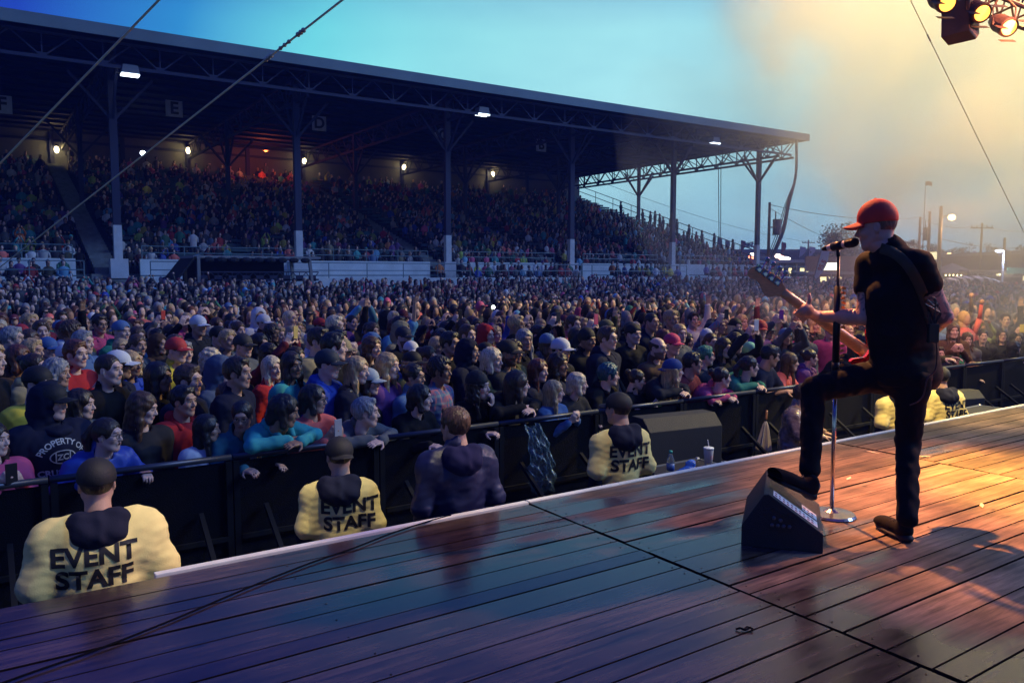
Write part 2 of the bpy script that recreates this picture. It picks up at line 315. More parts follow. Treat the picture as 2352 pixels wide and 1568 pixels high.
# rails
def rail(x0, x1, y, z, h, sp=2.0, ends=True):
    t = MB(); n = max(1, round((x1-x0)/sp))
    for zz in (z+h, z+h*.5): t.tube((x0, y, zz), (x1, y, zz), .025, 6)
    for k in range(n+1): x = x0+(x1-x0)*k/n; t.tube((x, y, z), (x, y, z+h), .025, 6)
    return t
for a, b in segs: gpart(rail(a+.1, b-.1, 41.4, 2.15, .62), 'upper_rail', mat('rail_paint', (.12, .20, .22), .5))
for a, b in ((-22, 4.0), (6.4, 23), (23.3, 40), (42, 52.9)): gpart(rail(a+.1, b-.1, 38.1, 1.25, .75), 'lower_rail', MATS['rail_paint'])
# back wall
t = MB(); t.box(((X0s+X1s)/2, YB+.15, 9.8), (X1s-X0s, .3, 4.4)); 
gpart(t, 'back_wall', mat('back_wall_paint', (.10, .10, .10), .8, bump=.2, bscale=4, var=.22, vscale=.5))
t = MB()
for k in range(17):
    x = 50.8-9.15*.5*k; t.box((x, YB-.12, 10.3), (.28, .22, 3.4))
t.box((15, YB-.05, 10.9), (74, .12, .18))
gpart(t, 'wall_pilaster', dsteel)
# roof
RZ = 11.45
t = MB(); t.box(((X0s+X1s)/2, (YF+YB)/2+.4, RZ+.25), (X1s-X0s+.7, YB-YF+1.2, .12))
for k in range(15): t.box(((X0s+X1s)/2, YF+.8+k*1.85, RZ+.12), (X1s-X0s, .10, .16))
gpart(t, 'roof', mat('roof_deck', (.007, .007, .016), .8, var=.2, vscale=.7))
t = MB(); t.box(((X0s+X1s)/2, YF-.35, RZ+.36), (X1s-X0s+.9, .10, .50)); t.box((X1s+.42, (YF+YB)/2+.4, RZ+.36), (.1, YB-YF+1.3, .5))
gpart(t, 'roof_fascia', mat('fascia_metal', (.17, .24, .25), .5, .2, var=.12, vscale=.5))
def truss_seg(t, P, Q, top, bot, sub=4, w=.10):
    """planar truss between two points: chords, verticals and W diagonals, with gusset plates"""
    P = Vector(P); Q = Vector(Q)
    A = lambda f, z: P.lerp(Q, f)+Vector((0, 0, z-P.z))
    t.beam(A(0, bot), A(1, bot), w, w*1.3); t.beam(A(0, top), A(1, top), w*.9, w)
    for k in range(sub):
        f0, f1 = k/sub, (k+1)/sub; fm = (f0+f1)/2
        t.beam(A(f0, top-.02), A(fm, bot), w*.55); t.beam(A(fm, bot), A(f1, top-.02), w*.55); t.beam(A(fm, bot), A(fm, top), w*.5); t.box(A(fm, bot+.06), (.32 if abs(Q.x-P.x) > 1 else .05, .05 if abs(Q.x-P.x) > 1 else .32, .26))
t = MB()
for k in range(8): x1 = 50.8-9.15*k+1.2; truss_seg(t, (x1-9.15, YF+.15, 0), (x1, YF+.15, 0), RZ, RZ-1.0, 4, .11)
gpart(t, 'front_truss', dsteel)
cols = [50.8, 41.6, 32.4, 23.2, 14.25, 5.65, -3.2, -12]
for k, x in enumerate(cols+[52.5]):
    t = MB(); nseg = 6; ys = [YF+.3+(YB-YF-.6)*i/nseg for i in range(nseg+1)]
    for a, b in zip(ys[:-1], ys[1:]):
        truss_seg(t, (x, a, 0), (x, b, 0), RZ, RZ-1.15, 2, .12); t.beam((x, a, RZ-1.15), (x, (a+b)/2, RZ-.05), .05)
    gpart(t, 'roof_truss', dsteel)
for x in cols:
    for yy, zb, wd in ((41.15, 2.15, .33), (54.6, 5.6, .26)):
        if yy > 50: zb = rowz(int((yy-YR0)/RUN))
        t = MB(); ws = 1.55 if yy < 50 else .4
        t.box((x, yy, (zb+ws+RZ)/2), (wd, wd*.8, RZ-zb-ws))
        for s in (-1, 1):
            t.beam((x+s*.1, yy, RZ-2.9), (x+s*1.75, yy, RZ-1.0), .12); t.beam((x, yy+s*.1, RZ-2.9), (x, yy+s*1.75, RZ-1.0), .12)
        c = gpart(t, 'column', dsteel)
        t = MB(); t.box((x, yy, zb+ws/2), (wd*1.08, wd*.9, ws)); 
        if yy < 50: t.box((x, yy-.05, zb-.45), (.75, .55, .9))
        b = t.build('column_base', wsteel); b.parent = c
# end stair rail
t = MB(); p0 = Vector((53.0, YB, 9.9)); p1 = Vector((53.0, 42, 2.3))
for h in (.55, 1.1): t.tube(p0+Vector((0, 0, h-.4)), p1+Vector((0, 0, h-.4)), .035, 6)
for k in range(10): q = p0.lerp(p1, k/9); t.tube(q-Vector((0, 0, .8)), q+Vector((0, 0, .7)), .03, 6)
gpart(t, 'end_handrail', dsteel)
# section letters
for ch, x, y, zc, rt in (('E', 400, 250, 0, 0), ('D', 733, 284, 0, 0), ('C', 1017, 310, 0, .9), ('B', 1243, 334, 0, 0), ('F', 4, 240, 0, 0)):
    p = aty(x, y, 50); q = thing('section_sign', {'E': 'dim square board lettered E hanging under the stand roof', 'D': 'square board lettered D under the stand roof', 'C': 'tilted square board with a C beside a column', 'B': 'square board lettered B under the right half of the roof', 'F': 'square board lettered F at the far left of the stand roof'}[ch], 'sign', p, 0, 'section letter boards')
    M = Matrix.Rotation(rt, 3, 'Y'); sg = MB(); sg.box((0, 0, 0), (.92, .05, .92), M=M); sg.build('board', mat('sign_board', (.42, .46, .50), .6, var=.15, vscale=3), q)
    sg = MB(); sg.tube((0, 0, .4), (0, 0, RZ-p.z), .02, 5); sg.build('hanger', dsteel, q)
    lettering(ch, (0, -.032, 0), .95, mat('sign_black', (.01, .01, .012), .6), q, bold=.03, tilt=rt)
# hanging floodlights
for x, y, lab in ((298, 170, 'lit floodlight box hanging under the roof edge at the left'), (1107, 262, 'lit floodlight box hanging from the middle of the front truss'), (1640, 328, 'lit floodlight box near the right end of the stand roof')):
    p = aty(x, y, YF+.3); q = thing('floodlight', lab, 'floodlight', p, 0, 'floodlights under the stand roof')
    sg = MB(); sg.prism([(-.38, -.02), (.38, -.02), (.30, .34), (-.30, .34)], -.25, .25); sg.build('housing', mat('lamp_grey', (.15, .17, .2), .5), q, bevel=.02)
    sg = MB(); sg.box((0, -.06, -.07), (.72, .42, .07)); sg.build('lens', mat('flood_lens', (.9, .95, 1), .3, emit=(.75, .9, 1), estr=5), q)
    sg = MB(); sg.tube((0, 0, .3), (0, 0, RZ-1-p.z), .04, 6); sg.box((0, 0, .38), (.5, .1, .06)); sg.build('bracket', dsteel, q)
# wall lamps on the back wall
for i, (x, y, lab) in enumerate(((130, 344, 'round wall lamp glowing at the far left of the back wall'), (432, 346, 'warm wall lamp behind section E'), (699, 370, 'warm wall lamp half behind the second white based column'), (928, 384, 'warm wall lamp near the middle of the back wall'), (1132, 400, 'warm wall lamp nearest the right end of the back wall'))):
    p = aty(x, y, YB-.55); q = thing('wall_lamp', lab, 'wall lamp', p, 0, 'wall lamps on the back wall')
    sg = MB(); sg.ball((0, 0, 0), (.16, .16, .24), 10, 6); sg.build('bulb', mat('warm_bulb', (1, .9, .6), .3, emit=(1, .82, .42), estr=9), q)
    sg = MB(); sg.tube((0, 0, .2), (0, .5, .45), .03, 6); sg.lathe([(.2, 0), (.08, .14)], (0, 0, .22), 10); sg.build('arm', dsteel, q)
    spot('wall_lamp_light', p+Vector((0, -.10, .05)), p, 120, (1, .74, .30), radius=.2, kind='POINT')
for x, y, c, lab in ((328, 352, (.8, .9, 1), 'small blue white lamp shining in the upper rows near the left column'), (762, 620, (1, 1, .75), 'bright phone light held up in the lower stand')):
    p = aty(x, y, 56 if y < 400 else 42.5); q = thing('bright_lamp', lab, 'lamp', p)
    sg = MB(); sg.ball((0, 0, 0), .16 if y < 400 else .10, 10, 6); sg.build('bulb', mat('wb%d' % x, c, .3, emit=c, estr=14), q); sg = MB(); sg.box((0, .18, 0), (.16, .2, .2)); sg.build('housing', dsteel, q)
p = aty(610, 330, 62.5); q = thing('heat_lamp', 'orange glowing lamp in the roof trusses above the upper rows', 'lamp', (p.x, p.y, RZ-.5))
sg = MB(); sg.ball((0, 0, 0), (.14, .14, .1), 10, 6); sg.build('bulb', mat('orange_bulb', (1, .3, .08), .3, emit=(1, .25, .05), estr=6), q)
sg = MB(); sg.lathe([(.05, .2), (.28, -.02)], (0, 0, 0), 12); sg.tube((0, 0, .2), (0, 0, .8), .02); sg.build('shade', dsteel, q)
spot('heat_lamp_light', (p.x, p.y, RZ-.75), p, 170, (1, .16, .03), radius=.3, kind='POINT')
# ================================================================== implicit surfaces -> continuous meshes
class SDF:
    """grid of signed distances; tapered capsules, ellipsoids and boxes are blended in, each only near itself"""
    def __init__(s, lo, hi, h):
        s.h = h; s.lo = np.array(lo, float); s.n = np.maximum(4, np.ceil((np.array(hi)-s.lo)/h).astype(int)+1)
        s.d = np.full(s.n, 1.0, np.float32)
        s.ax = [s.lo[i]+h*np.arange(s.n[i]) for i in range(3)]
    def sub(s, lo, hi):
        a = [max(0, int((lo[i]-s.lo[i])/s.h)) for i in range(3)]; b = [min(s.n[i], int((hi[i]-s.lo[i])/s.h)+2) for i in range(3)]
        if any(a[i] >= b[i] for i in range(3)): return None, None
        P = np.stack(np.meshgrid(*[s.ax[i][a[i]:b[i]] for i in range(3)], indexing='ij'), -1).astype(np.float32)
        return tuple(slice(a[i], b[i]) for i in range(3)), P
    def mix(s, sl, q, k, op):
        d = s.d[sl]
        if op == 'u':
            h = np.clip(.5+.5*(d-q)/k, 0, 1); s.d[sl] = d*(1-h)+q*h-k*h*(1-h)
        elif op == 's':
            h = np.clip(.5-.5*(d+q)/k, 0, 1); s.d[sl] = d*(1-h)-q*h+k*h*(1-h)
        elif op == 'i':
            h = np.clip(.5-.5*(d-q)/k, 0, 1); s.d[sl] = d*(1-h)+q*h+k*h*(1-h)
        return s
    def cap(s, a, b, ra, rb=None, k=.02, op='u', sc=None):
        rb = ra if rb is None else rb; a = np.array(a, np.float32); b = np.array(b, np.float32); m = max(ra, rb)+3*k+2*s.h
        sl, P = s.sub(np.minimum(a, b)-m, np.maximum(a, b)+m)
        if sl is None: return s
        ab = b-a; t = np.clip(((P-a)@ab)/max(1e-9, float(ab@ab)), 0, 1); q = np.linalg.norm(P-a-t[..., None]*ab, axis=-1)-(ra+(rb-ra)*t)
        return s.mix(sl, q, k, op)
    def ell(s, c, r, k=.02, op='u', M=None):
        c = np.array(c, np.float32); r = np.array(r, np.float32); m = float(r.max())+3*k+2*s.h
        sl, P = s.sub(c-m, c+m)
        if sl is None: return s
        V = P-c
        if M is not None: V = V@np.array(M, np.float32)
        k0 = np.linalg.norm(V/r, axis=-1); k1 = np.linalg.norm(V/(r*r), axis=-1)+1e-9; q = k0*(k0-1)/k1
        return s.mix(sl, q, k, op)
    def box(s, c, r, rad=.01, k=.01, op='u', M=None):
        c = np.array(c, np.float32); r = np.array(r, np.float32); m = float(np.linalg.norm(r))+3*k+2*s.h
        sl, P = s.sub(c-m, c+m)
        if sl is None: return s
        V = P-c
        if M is not None: V = V@np.array(M, np.float32)
        Q = np.abs(V)-(r-rad); q = np.linalg.norm(np.maximum(Q, 0), axis=-1)+np.minimum(Q.max(-1), 0)-rad
        return s.mix(sl, q, k, op)
    def chain(s, pts, rs, k=.01):
        for i in range(len(pts)-1): s.cap(pts[i], pts[i+1], rs[i], rs[i+1], k)
        return s
    def noise(s, amp, f, seed=0, lo=None, hi=None):
        sl, P = s.sub(s.lo if lo is None else lo, s.lo+s.n*s.h if hi is None else hi); r = np.random.RandomState(seed); q = 0
        for o in range(7):
            w = r.normal(size=3); w /= np.linalg.norm(w); fr = f*(.6+r.rand()*1.6); q = q+np.sin(P@w.astype(np.float32)*fr*6.283+r.rand()*6.28+1.4*np.sin(P[..., (o+1) % 3]*f*4.1+o))/(1+.25*o)
        s.d[sl] += amp*q/2.5; return s
    def mesh(s):
        d = s.d; sg = d < 0; nx, ny, nz = d.shape; c = [slice(0, -1), slice(1, None)]
        cnt = np.zeros((nx-1, ny-1, nz-1), np.int8); acc = np.zeros((nx-1, ny-1, nz-1, 3), np.float32); num = np.zeros((nx-1, ny-1, nz-1), np.float32)
        for ax in range(3):
            o1, o2 = [i for i in range(3) if i != ax]
            for u in (0, 1):
                for v in (0, 1):
                    A = [None]*3; B = [None]*3; A[ax] = c[0]; B[ax] = c[1]; A[o1] = B[o1] = c[u]; A[o2] = B[o2] = c[v]
                    da = d[tuple(A)]; db = d[tuple(B)]; x = sg[tuple(A)] != sg[tuple(B)]; t = np.where(x, da/np.where(x, da-db, 1), 0)
                    acc[..., ax] += t; acc[..., o1] += np.where(x, u, 0); acc[..., o2] += np.where(x, v, 0); num += x
        act = num > 0; idx = -np.ones(act.shape, int); idx[act] = np.arange(act.sum()); ijk = np.argwhere(act)
        V = s.lo+s.h*(ijk+acc[act]/num[act][:, None]); F = []
        for ax in range(3):
            o1, o2 = (ax+1) % 3, (ax+2) % 3; A = [slice(1, -1)]*3; B = [slice(1, -1)]*3; A[ax] = slice(0, -1); B[ax] = slice(1, None)
            x = sg[tuple(A)] != sg[tuple(B)]; E = np.argwhere(x)
            if not len(E): continue
            E = E+1; E[:, ax] -= 1; q = []
            for u, v in ((-1, -1), (0, -1), (0, 0), (-1, 0)): G = E.copy(); G[:, o1] += u; G[:, o2] += v; q.append(idx[G[:, 0], G[:, 1], G[:, 2]])
            q = np.stack(q, 1); fl = ~sg[E[:, 0], E[:, 1], E[:, 2]]; q[fl] = q[fl][:, ::-1]; F.append(q)
        F = np.concatenate(F) if F else np.zeros((0, 4), int); F = F[(F >= 0).all(1)]
        return V, F
def mk_mesh(name, parts, mats):
    """parts: (V, F quads or tri array, material index or per-face array); one mesh"""
    vs = []; fs = []; mi = []; o = 0
    for V, F, m in parts:
        V = np.asarray(V, float); vs.append(V)
        for f in np.asarray(F).tolist() if not isinstance(F, list) else F: fs.append([i+o for i in f])
        mi += (list(m) if hasattr(m, '__len__') else [m]*len(F)); o += len(V)
    me = bpy.data.meshes.new(name); me.from_pydata(np.concatenate(vs).tolist(), [], fs)
    for m in mats: me.materials.append(m)
    me.polygons.foreach_set('material_index', np.array(mi, np.int32)); me.polygons.foreach_set('use_smooth', [True]*len(me.polygons)); me.update(); return me
def mbparts(mb, m=0): return (np.array(mb.v), mb.f, [m+i for i in mb.m])
def rotz(a): c, s = math.cos(a), math.sin(a); return np.array([[c, -s, 0], [s, c, 0], [0, 0, 1.]])
def roty(a): c, s = math.cos(a), math.sin(a); return np.array([[c, 0, s], [0, 1, 0], [-s, 0, c]])
def rotx(a): c, s = math.cos(a), math.sin(a); return np.array([[1, 0, 0], [0, c, -s], [0, s, c]])
# ------------------------------------------------------------------ people materials
skin_m = mat('skin', objcol=True, rough=.48, bump=.12, bscale=120, var=.10, vscale=14)
def darker(name, f, rough=.5, add=(0, 0, 0)):
    def ex(m, t, p):
        n, l = t.nodes, t.links; lk = p.inputs['Base Color'].links[0]; s = lk.from_socket
        v = n.new('ShaderNodeVectorMath'); v.operation = 'MULTIPLY_ADD'; v.inputs[1].default_value = f; v.inputs[2].default_value = add; l.new(s, v.inputs[0]); l.new(v.outputs[0], p.inputs['Base Color'])
    return mat(name, objcol=True, rough=rough, extra=ex)
lip_m = darker('lips', (.80, .56, .55), .4, (.01, 0, .0)); brow_m = darker('eyebrow', (.30, .26, .24), .8); lid_m = darker('eyelid_line', (.38, .32, .32), .6)
eye_m = mat('eye_white', (.62, .62, .60), .2); iris_m = mat('iris', (.02, .014, .01), .12)
def hairx(m, t, p):
    n, l = t.nodes, t.links; s = p.inputs['Base Color'].links[0].from_socket
    co = n.new('ShaderNodeTexCoord').outputs['Object']; mp = n.new('ShaderNodeMapping'); mp.inputs['Scale'].default_value = (26, 26, 2.2); l.new(co, mp.inputs[0])
    z = n.new('ShaderNodeTexNoise'); z.inputs['Scale'].default_value = 4; z.inputs['Detail'].default_value = 3; l.new(mp.outputs[0], z.inputs['Vector'])
    mr = n.new('ShaderNodeMapRange'); mr.inputs['From Min'].default_value = .3; mr.inputs['From Max'].default_value = .7; mr.inputs['To Min'].default_value = .45; mr.inputs['To Max'].default_value = 1.5; l.new(z.outputs[0], mr.inputs[0])
    v = n.new('ShaderNodeVectorMath'); v.operation = 'SCALE'; l.new(s, v.inputs[0]); l.new(mr.outputs[0], v.inputs['Scale']); l.new(v.outputs[0], p.inputs['Base Color'])
    b = n.new('ShaderNodeBump'); b.inputs['Strength'].default_value = .8; b.inputs['Distance'].default_value = .006; l.new(z.outputs[0], b.inputs['Height']); l.new(b.outputs[0], p.inputs['Normal'])
hair_m = mat('hair', objcol=True, rough=.42, extra=hairx)
cloth_m = mat('cloth', objcol=True, rough=.85, spec=.2, bump=.12, bscale=140, var=.12, vscale=5)
shell_m = mat('shell_fabric', objcol=True, rough=.5, bump=.25, bscale=22, var=.10, vscale=5)
cap_m = mat('cap_cloth', objcol=True, rough=.7, bump=.2, bscale=150)
def plaidx(m, t, p):
    n, l = t.nodes, t.links; s = p.inputs['Base Color'].links[0].from_socket
    co = n.new('ShaderNodeTexCoord').outputs['Object']; prev = s
    for ax, c in (('X', (.5, .12, .12, 1)), ('Y', (.5, .12, .12, 1)), ('Z', (.1, .25, .3, 1))):
        w_ = n.new('ShaderNodeTexWave'); w_.bands_direction = ax; w_.inputs['Scale'].default_value = 4.2; l.new(co, w_.inputs['Vector']); r = n.new('ShaderNodeMapRange'); r.inputs['From Min'].default_value = .75; r.inputs['From Max'].default_value = .85; r.inputs['To Max'].default_value = .45; l.new(w_.outputs['Fac'], r.inputs[0])
        x = n.new('ShaderNodeMix'); x.data_type = 'RGBA'; x.inputs[7].default_value = c; l.new(r.outputs[0], x.inputs[0]); l.new(prev, x.inputs[6]); prev = x.outputs[2]
    l.new(prev, p.inputs['Base Color'])
plaid_m = mat('plaid_cloth', objcol=True, rough=.8, extra=plaidx)
def patx(m, t, p):
    n, l = t.nodes, t.links; s = p.inputs['Base Color'].links[0].from_socket
    co = n.new('ShaderNodeTexCoord').outputs['Object']; w_ = n.new('ShaderNodeTexWave'); w_.inputs['Scale'].default_value = 14; w_.inputs['Distortion'].default_value = 9; w_.inputs['Detail'].default_value = 2; l.new(co, w_.inputs['Vector'])
    x = n.new('ShaderNodeMix'); x.data_type = 'RGBA'; x.inputs[7].default_value = (.02, .02, .03, 1); r = n.new('ShaderNodeMapRange'); r.inputs['From Min'].default_value = .45; r.inputs['From Max'].default_value = .55; l.new(w_.outputs['Fac'], r.inputs[0]); l.new(r.outputs[0], x.inputs[0]); l.new(s, x.inputs[6]); l.new(x.outputs[2], p.inputs['Base Color'])
pattern_m = mat('patterned_cloth', objcol=True, rough=.8, extra=patx)
SKINM = [skin_m, lip_m, brow_m, eye_m, iris_m, lid_m]
# ------------------------------------------------------------------ head (face toward +X, centre of the head at the origin)
def head_parts(v='f', h=.0055, neck=.12, mouth=0.0, beard=False):
    f = v == 'f'; w_ = .96 if f else 1.0; s = SDF((-.13, -.10, -.24), (.15, .10, .15), h)
    s.ell((-.018, 0, .032), (.096, .075*w_, .088), .01)
    s.ell((.028, 0, -.028), (.060, .056*w_, .080), .03)
    s.cap((.052, 0, -.094), (.060, 0, -.098), .020 if f else .024, k=.03)
    for y in (-1, 1):
        s.cap((-.005, y*.052*w_, -.045), (.045, y*.026, -.090), .016 if f else .020, .016, k=.03)
        s.ell((.056, y*.040, -.020), (.026, .020, .024), .02)
    s.cap((.078, -.028, .032), (.078, .028, .032), .012 if f else .015, k=.018)
    for y in (-1, 1): s.ell((.103, y*.031, .004), (.019, .020, .010), .012, 's')
    for y in (-1, 1): s.ell((.070, y*.030, .005), (.0145, .0155, .0145), .004)
    s.cap((.083, 0, .014), (.104, 0, -.026), .007, .0105, k=.012)
    s.cap((.094, -.010, -.031), (.094, .010, -.031), .0085, k=.008)
    s.cap((.0815, -.018, -.054), (.0815, .018, -.054), .0065, k=.010); s.cap((.080, -.013, -.0655), (.080, .013, -.0655), .0070, k=.010)
    if mouth: s.ell((.092, 0, -.062), (.014, .017, .006+.010*mouth), .004, 's')
    for y in (-1, 1): s.ell((-.010, y*.077*w_, -.004), (.019, .010, .031), .006); s.ell((-.004, y*.086*w_, .002), (.010, .006, .017), .006, 's')
    s.cap((-.030, 0, -.06), (-.050, 0, -.10-neck), .050 if f else .058, .052 if f else .064, k=.03)
    V, F = s.mesh(); C_ = V[F].mean(1); mi = np.zeros(len(F), int)
    x, y, z = C_.T
    mi[(x > .074) & ((y/.023)**2+((z+.0595)/.0115)**2 < 1)] = 1
    if mouth: mi[(x > .06) & (np.abs(y) < .015) & (z < -.054-.0) & (z > -.070) & (x < .084)] = 4
    if beard: mi[(z < -.040) & (z > -.125) & (x > .0) & (mi == 0)] = 2
    mb = MB()
    for yy in (-1, 1):
        mb.ball((.0735, yy*.0300, .0045), (.0128, .0145, .0082), 10, 6, 3); mb.ball((.0835, yy*.0295, .0045), (.0042, .0062, .0066), 8, 5, 4)
        mb.path([(.0765, yy*.046, .0060), (.0855, yy*.038, .0118), (.0880, yy*.028, .0128), (.0850, yy*.018, .0095)], .0022, 5, 5)
        mb.path([(.074, yy*.052, .026), (.0885, yy*.040, .0330), (.0935, yy*.025, .0325), (.0935, yy*.014, .028)], [.0015, .0028, .0032, .002] if not f else [.001, .0018, .0022, .0015], 5, 2)
    return [(V, F, mi), mbparts(mb)]
def xf(parts, M, t):
    return [((np.asarray(V)@np.asarray(M).T)+np.asarray(t), F, m) for V, F, m in parts]
# ------------------------------------------------------------------ hair and headwear, same frame
def carve_face(s, low=-.13, w=.070, k=.012, brow=.058):
    s.ell((.102, 0, -.022), (.074, w, brow+.044), k, 's'); return s
def hair_parts(kind, seed=0, h=.0065, hat=False):
    r = np.random.RandomState(seed)
    if kind == 'short' or kind == 'bald_fringe' or kind == 'buzz' or kind == 'curly':
        g = {'short': .016, 'bald_fringe': .007, 'buzz': .006, 'curly': .026}[kind]; s = SDF((-.16, -.13, -.16), (.14, .13, .18), h)
        s.ell((-.020, 0, .036), (.096+g, .075+g, .088+g*1.15), .01)
        if kind == 'bald_fringe': s.ell((.02, 0, .125), (.13, .10, .10), .01, 's')
        if kind == 'short': s.cap((.05, -.03, .105), (.055, .03, .105), .020, k=.02)
        s.ell((.108, 0, .008), (.074, .080, .082), .010, 's')
        for y in (-1, 1): s.ell((.005, y*.088, -.018), (.030, .03, .042), .01, 's')
        s.ell((.02, 0, -.15), (.30, .30, .098 if kind != 'bald_fringe' else .10), .01, 's')
        s.noise(.0035 if kind == 'short' else .007 if kind == 'curly' else .001, 22, seed)
    elif kind in ('long', 'wavy', 'bob'):
        Lz = {'long': -.36, 'wavy': -.30, 'bob': -.13}[kind]; s = SDF((-.19, -.16, -.46), (.14, .16, .18), h)
        g = .018; s.ell((-.020, 0, .036), (.096+g, .075+g, .088+g), .01)
        s.cap((-.055, 0, .0), (-.085, 0, Lz+.06), .078, .060, k=.03)
        for y in (-1, 1):
            s.cap((-.010, y*.062, .03), (.012 if kind != 'bob' else .02, y*.074, -.10), .034, .030, k=.02)
            if kind != 'bob': s.cap((.010, y*.074, -.10), (.035, y*.085, Lz+.02), .028, .018, k=.03)
        s.ell((-.03, 0, -.15), (.045, .045, .10), .01, 's')
        carve_face(s, w=.056, brow=.050); s.ell((.10, 0, -.12), (.075, .052, .14), .012, 's')
        if kind == 'bob': s.ell((0, 0, -.32), (.4, .4, .18), .02, 's')
        s.noise(.004 if kind != 'wavy' else .008, 13 if kind != 'wavy' else 16, seed)
    elif kind in ('bun', 'pony'):
        g = .011; s = SDF((-.24, -.12, -.36), (.14, .12, .20), h)
        s.ell((-.020, 0, .036), (.096+g, .075+g, .088+g), .01); carve_face(s, w=.068, brow=.05); s.ell((.02, 0, -.16), (.30, .30, .10), .01, 's')
        for y in (-1, 1): s.ell((.008, y*.09, -.018), (.028, .03, .04), .01, 's')
        if kind == 'bun': s.ell((-.125, 0, .075), (.042, .045, .042), .015)
        else: s.cap((-.11, 0, .06), (-.165, 0, -.02), .028, .032, k=.02); s.cap((-.165, 0, -.02), (-.15, 0, -.26), .034, .014, k=.03)
        s.noise(.003, 20, seed)
    if hat: s.ell((0, 0, 1.035), (3, 3, 1.0), .004, 's')
    V, F = s.mesh(); return [(V, F, 0)]
def hat_parts(kind, h=.0055):
    if kind in ('cap', 'cap_back'):
        s = SDF((-.18, -.12, -.04), (.22, .12, .18), h)
        s.ell((-.016, 0, .045), (.112, .092, .096), .01); s.ell((.0, 0, -.115), (.3, .3, .142), .004, 's'); s.ell((-.014, 0, .035), (.101, .080, .086), .003, 's')
        sg = 1 if kind == 'cap' else -1; q, P = s.sub((-.2, -.12, -.04), (.24, .12, .18))
        X, Y, Z = P[..., 0]*sg, P[..., 1], P[..., 2]
        cz = .036-1.6*Y*Y*3-.18*np.maximum(X-.08, 0); rr = np.sqrt(((X-.075)/.098)**2+(Y/.076)**2)
        d = np.maximum(np.abs(Z-cz)-.0052, (rr-1)*.07); d = np.maximum(d, .055-X); s.mix(q, d.astype(np.float32), .006, 'u')
        if kind == 'cap_back': s.ell((.105, 0, .046), (.05, .040, .022), .004, 's')
        s.ell((-.016, 0, .142), (.008, .008, .005), .002)
    elif kind == 'beanie':
        s = SDF((-.16, -.12, -.08), (.14, .12, .20), h); s.ell((-.024, 0, .050), (.112, .092, .108), .01); s.ell((.03, 0, -.125), (.3, .3, .136), .006, 's')
        s.ell((-.014, 0, .030), (.099, .078, .080), .003, 's'); s.noise(.0015, 30, 3)
    elif kind == 'hood':
        s = SDF((-.22, -.17, -.30), (.15, .17, .20), h*1.2)
        s.ell((-.030, 0, .030), (.130, .108, .122), .01); s.ell((-.06, 0, -.07), (.120, .112, .12), .04); s.cap((-.06, -.08, -.19), (-.06, .08, -.19), .062, k=.05); s.ell((.05, 0, -.20), (.07, .10, .045), .04)
        s.ell((.105, 0, -.015), (.105, .064, .100), .012, 's'); s.ell((-.010, 0, .010), (.104, .082, .098), .006, 's'); s.noise(.004, 9, 5)
    elif kind == 'hood_down':
        s = SDF((-.26, -.20, -.34), (.16, .20, -.04), h*1.3)
        s.cap((-.10, -.07, -.150), (-.10, .07, -.150), .050, k=.05); s.ell((-.125, 0, -.205), (.075, .12, .075), .04)
        for y in (-1, 1): s.cap((-.09, y*.085, -.155), (.045, y*.060, -.235), .036, .024, k=.03)
        s.ell((-.015, 0, -.115), (.085, .066, .085), .014, 's'); s.noise(.005, 9, 6)
    V, F = s.mesh(); return [(V, F, 0)]
# ------------------------------------------------------------------ bodies
def lerp(a, b, t): return [a[i]+(b[i]-a[i])*t for i in range(3)]
def hand(s, wrist, d, n, side, curl=.5, spread=.3, k=.006, sc=1.0):
    """palm and five fingers; d fingers' direction, n back-of-hand normal, side +1 if the thumb lies toward d x n"""
    w_ = np.array(wrist, float); d = np.array(d, float); d /= np.linalg.norm(d); n = np.array(n, float); n -= d*(n@d); n /= np.linalg.norm(n); u = np.cross(d, n)*side
    M = np.stack([d, u, n], 1); s.box(w_+d*.048*sc, (.050*sc, .040*sc, .014*sc), .012*sc, .012, M=M)
    for i, (o, L_) in enumerate(((.030, .070), (.010, .080), (-.010, .075), (-.029, .060))):
        b = w_+d*.092*sc+u*o*sc; a = curl*1.1; di = d+u*spread*o*6; di /= np.linalg.norm(di); p = b
        r = .0095*sc
        for j in range(3):
            ang = a*(j+.5)*.75; v = di*math.cos(ang)-n*math.sin(ang); q = p+v*L_*sc*(.45, .32, .25)[j]; s.cap(p, q, r, r*.92, k); p = q; r *= .92
    b = w_+d*.02*sc+u*.034*sc; p = b; v = d*.6+u*.75-n*.25; v /= np.linalg.norm(v); q = p+v*.045*sc; s.cap(p, q, .013*sc, .011*sc, k); v = d*.85+u*.25-n*.45; v /= np.linalg.norm(v); s.cap(q, q+v*.035*sc, .011*sc, .009*sc, k)
DOWN = dict(hd=(.035, 0, 1.62), nk=(-.01, 0, 1.43), sh=(-.015, .175, 1.375), eb=(-.05, .235, 1.09), wr=(.10, .205, .86), hip=(0, 0, .95), hd_=(.3, 0, -1), hn=(0, 1, 0), curl=.5)
def P_(**k): q = dict(DOWN); q.update(k); return q
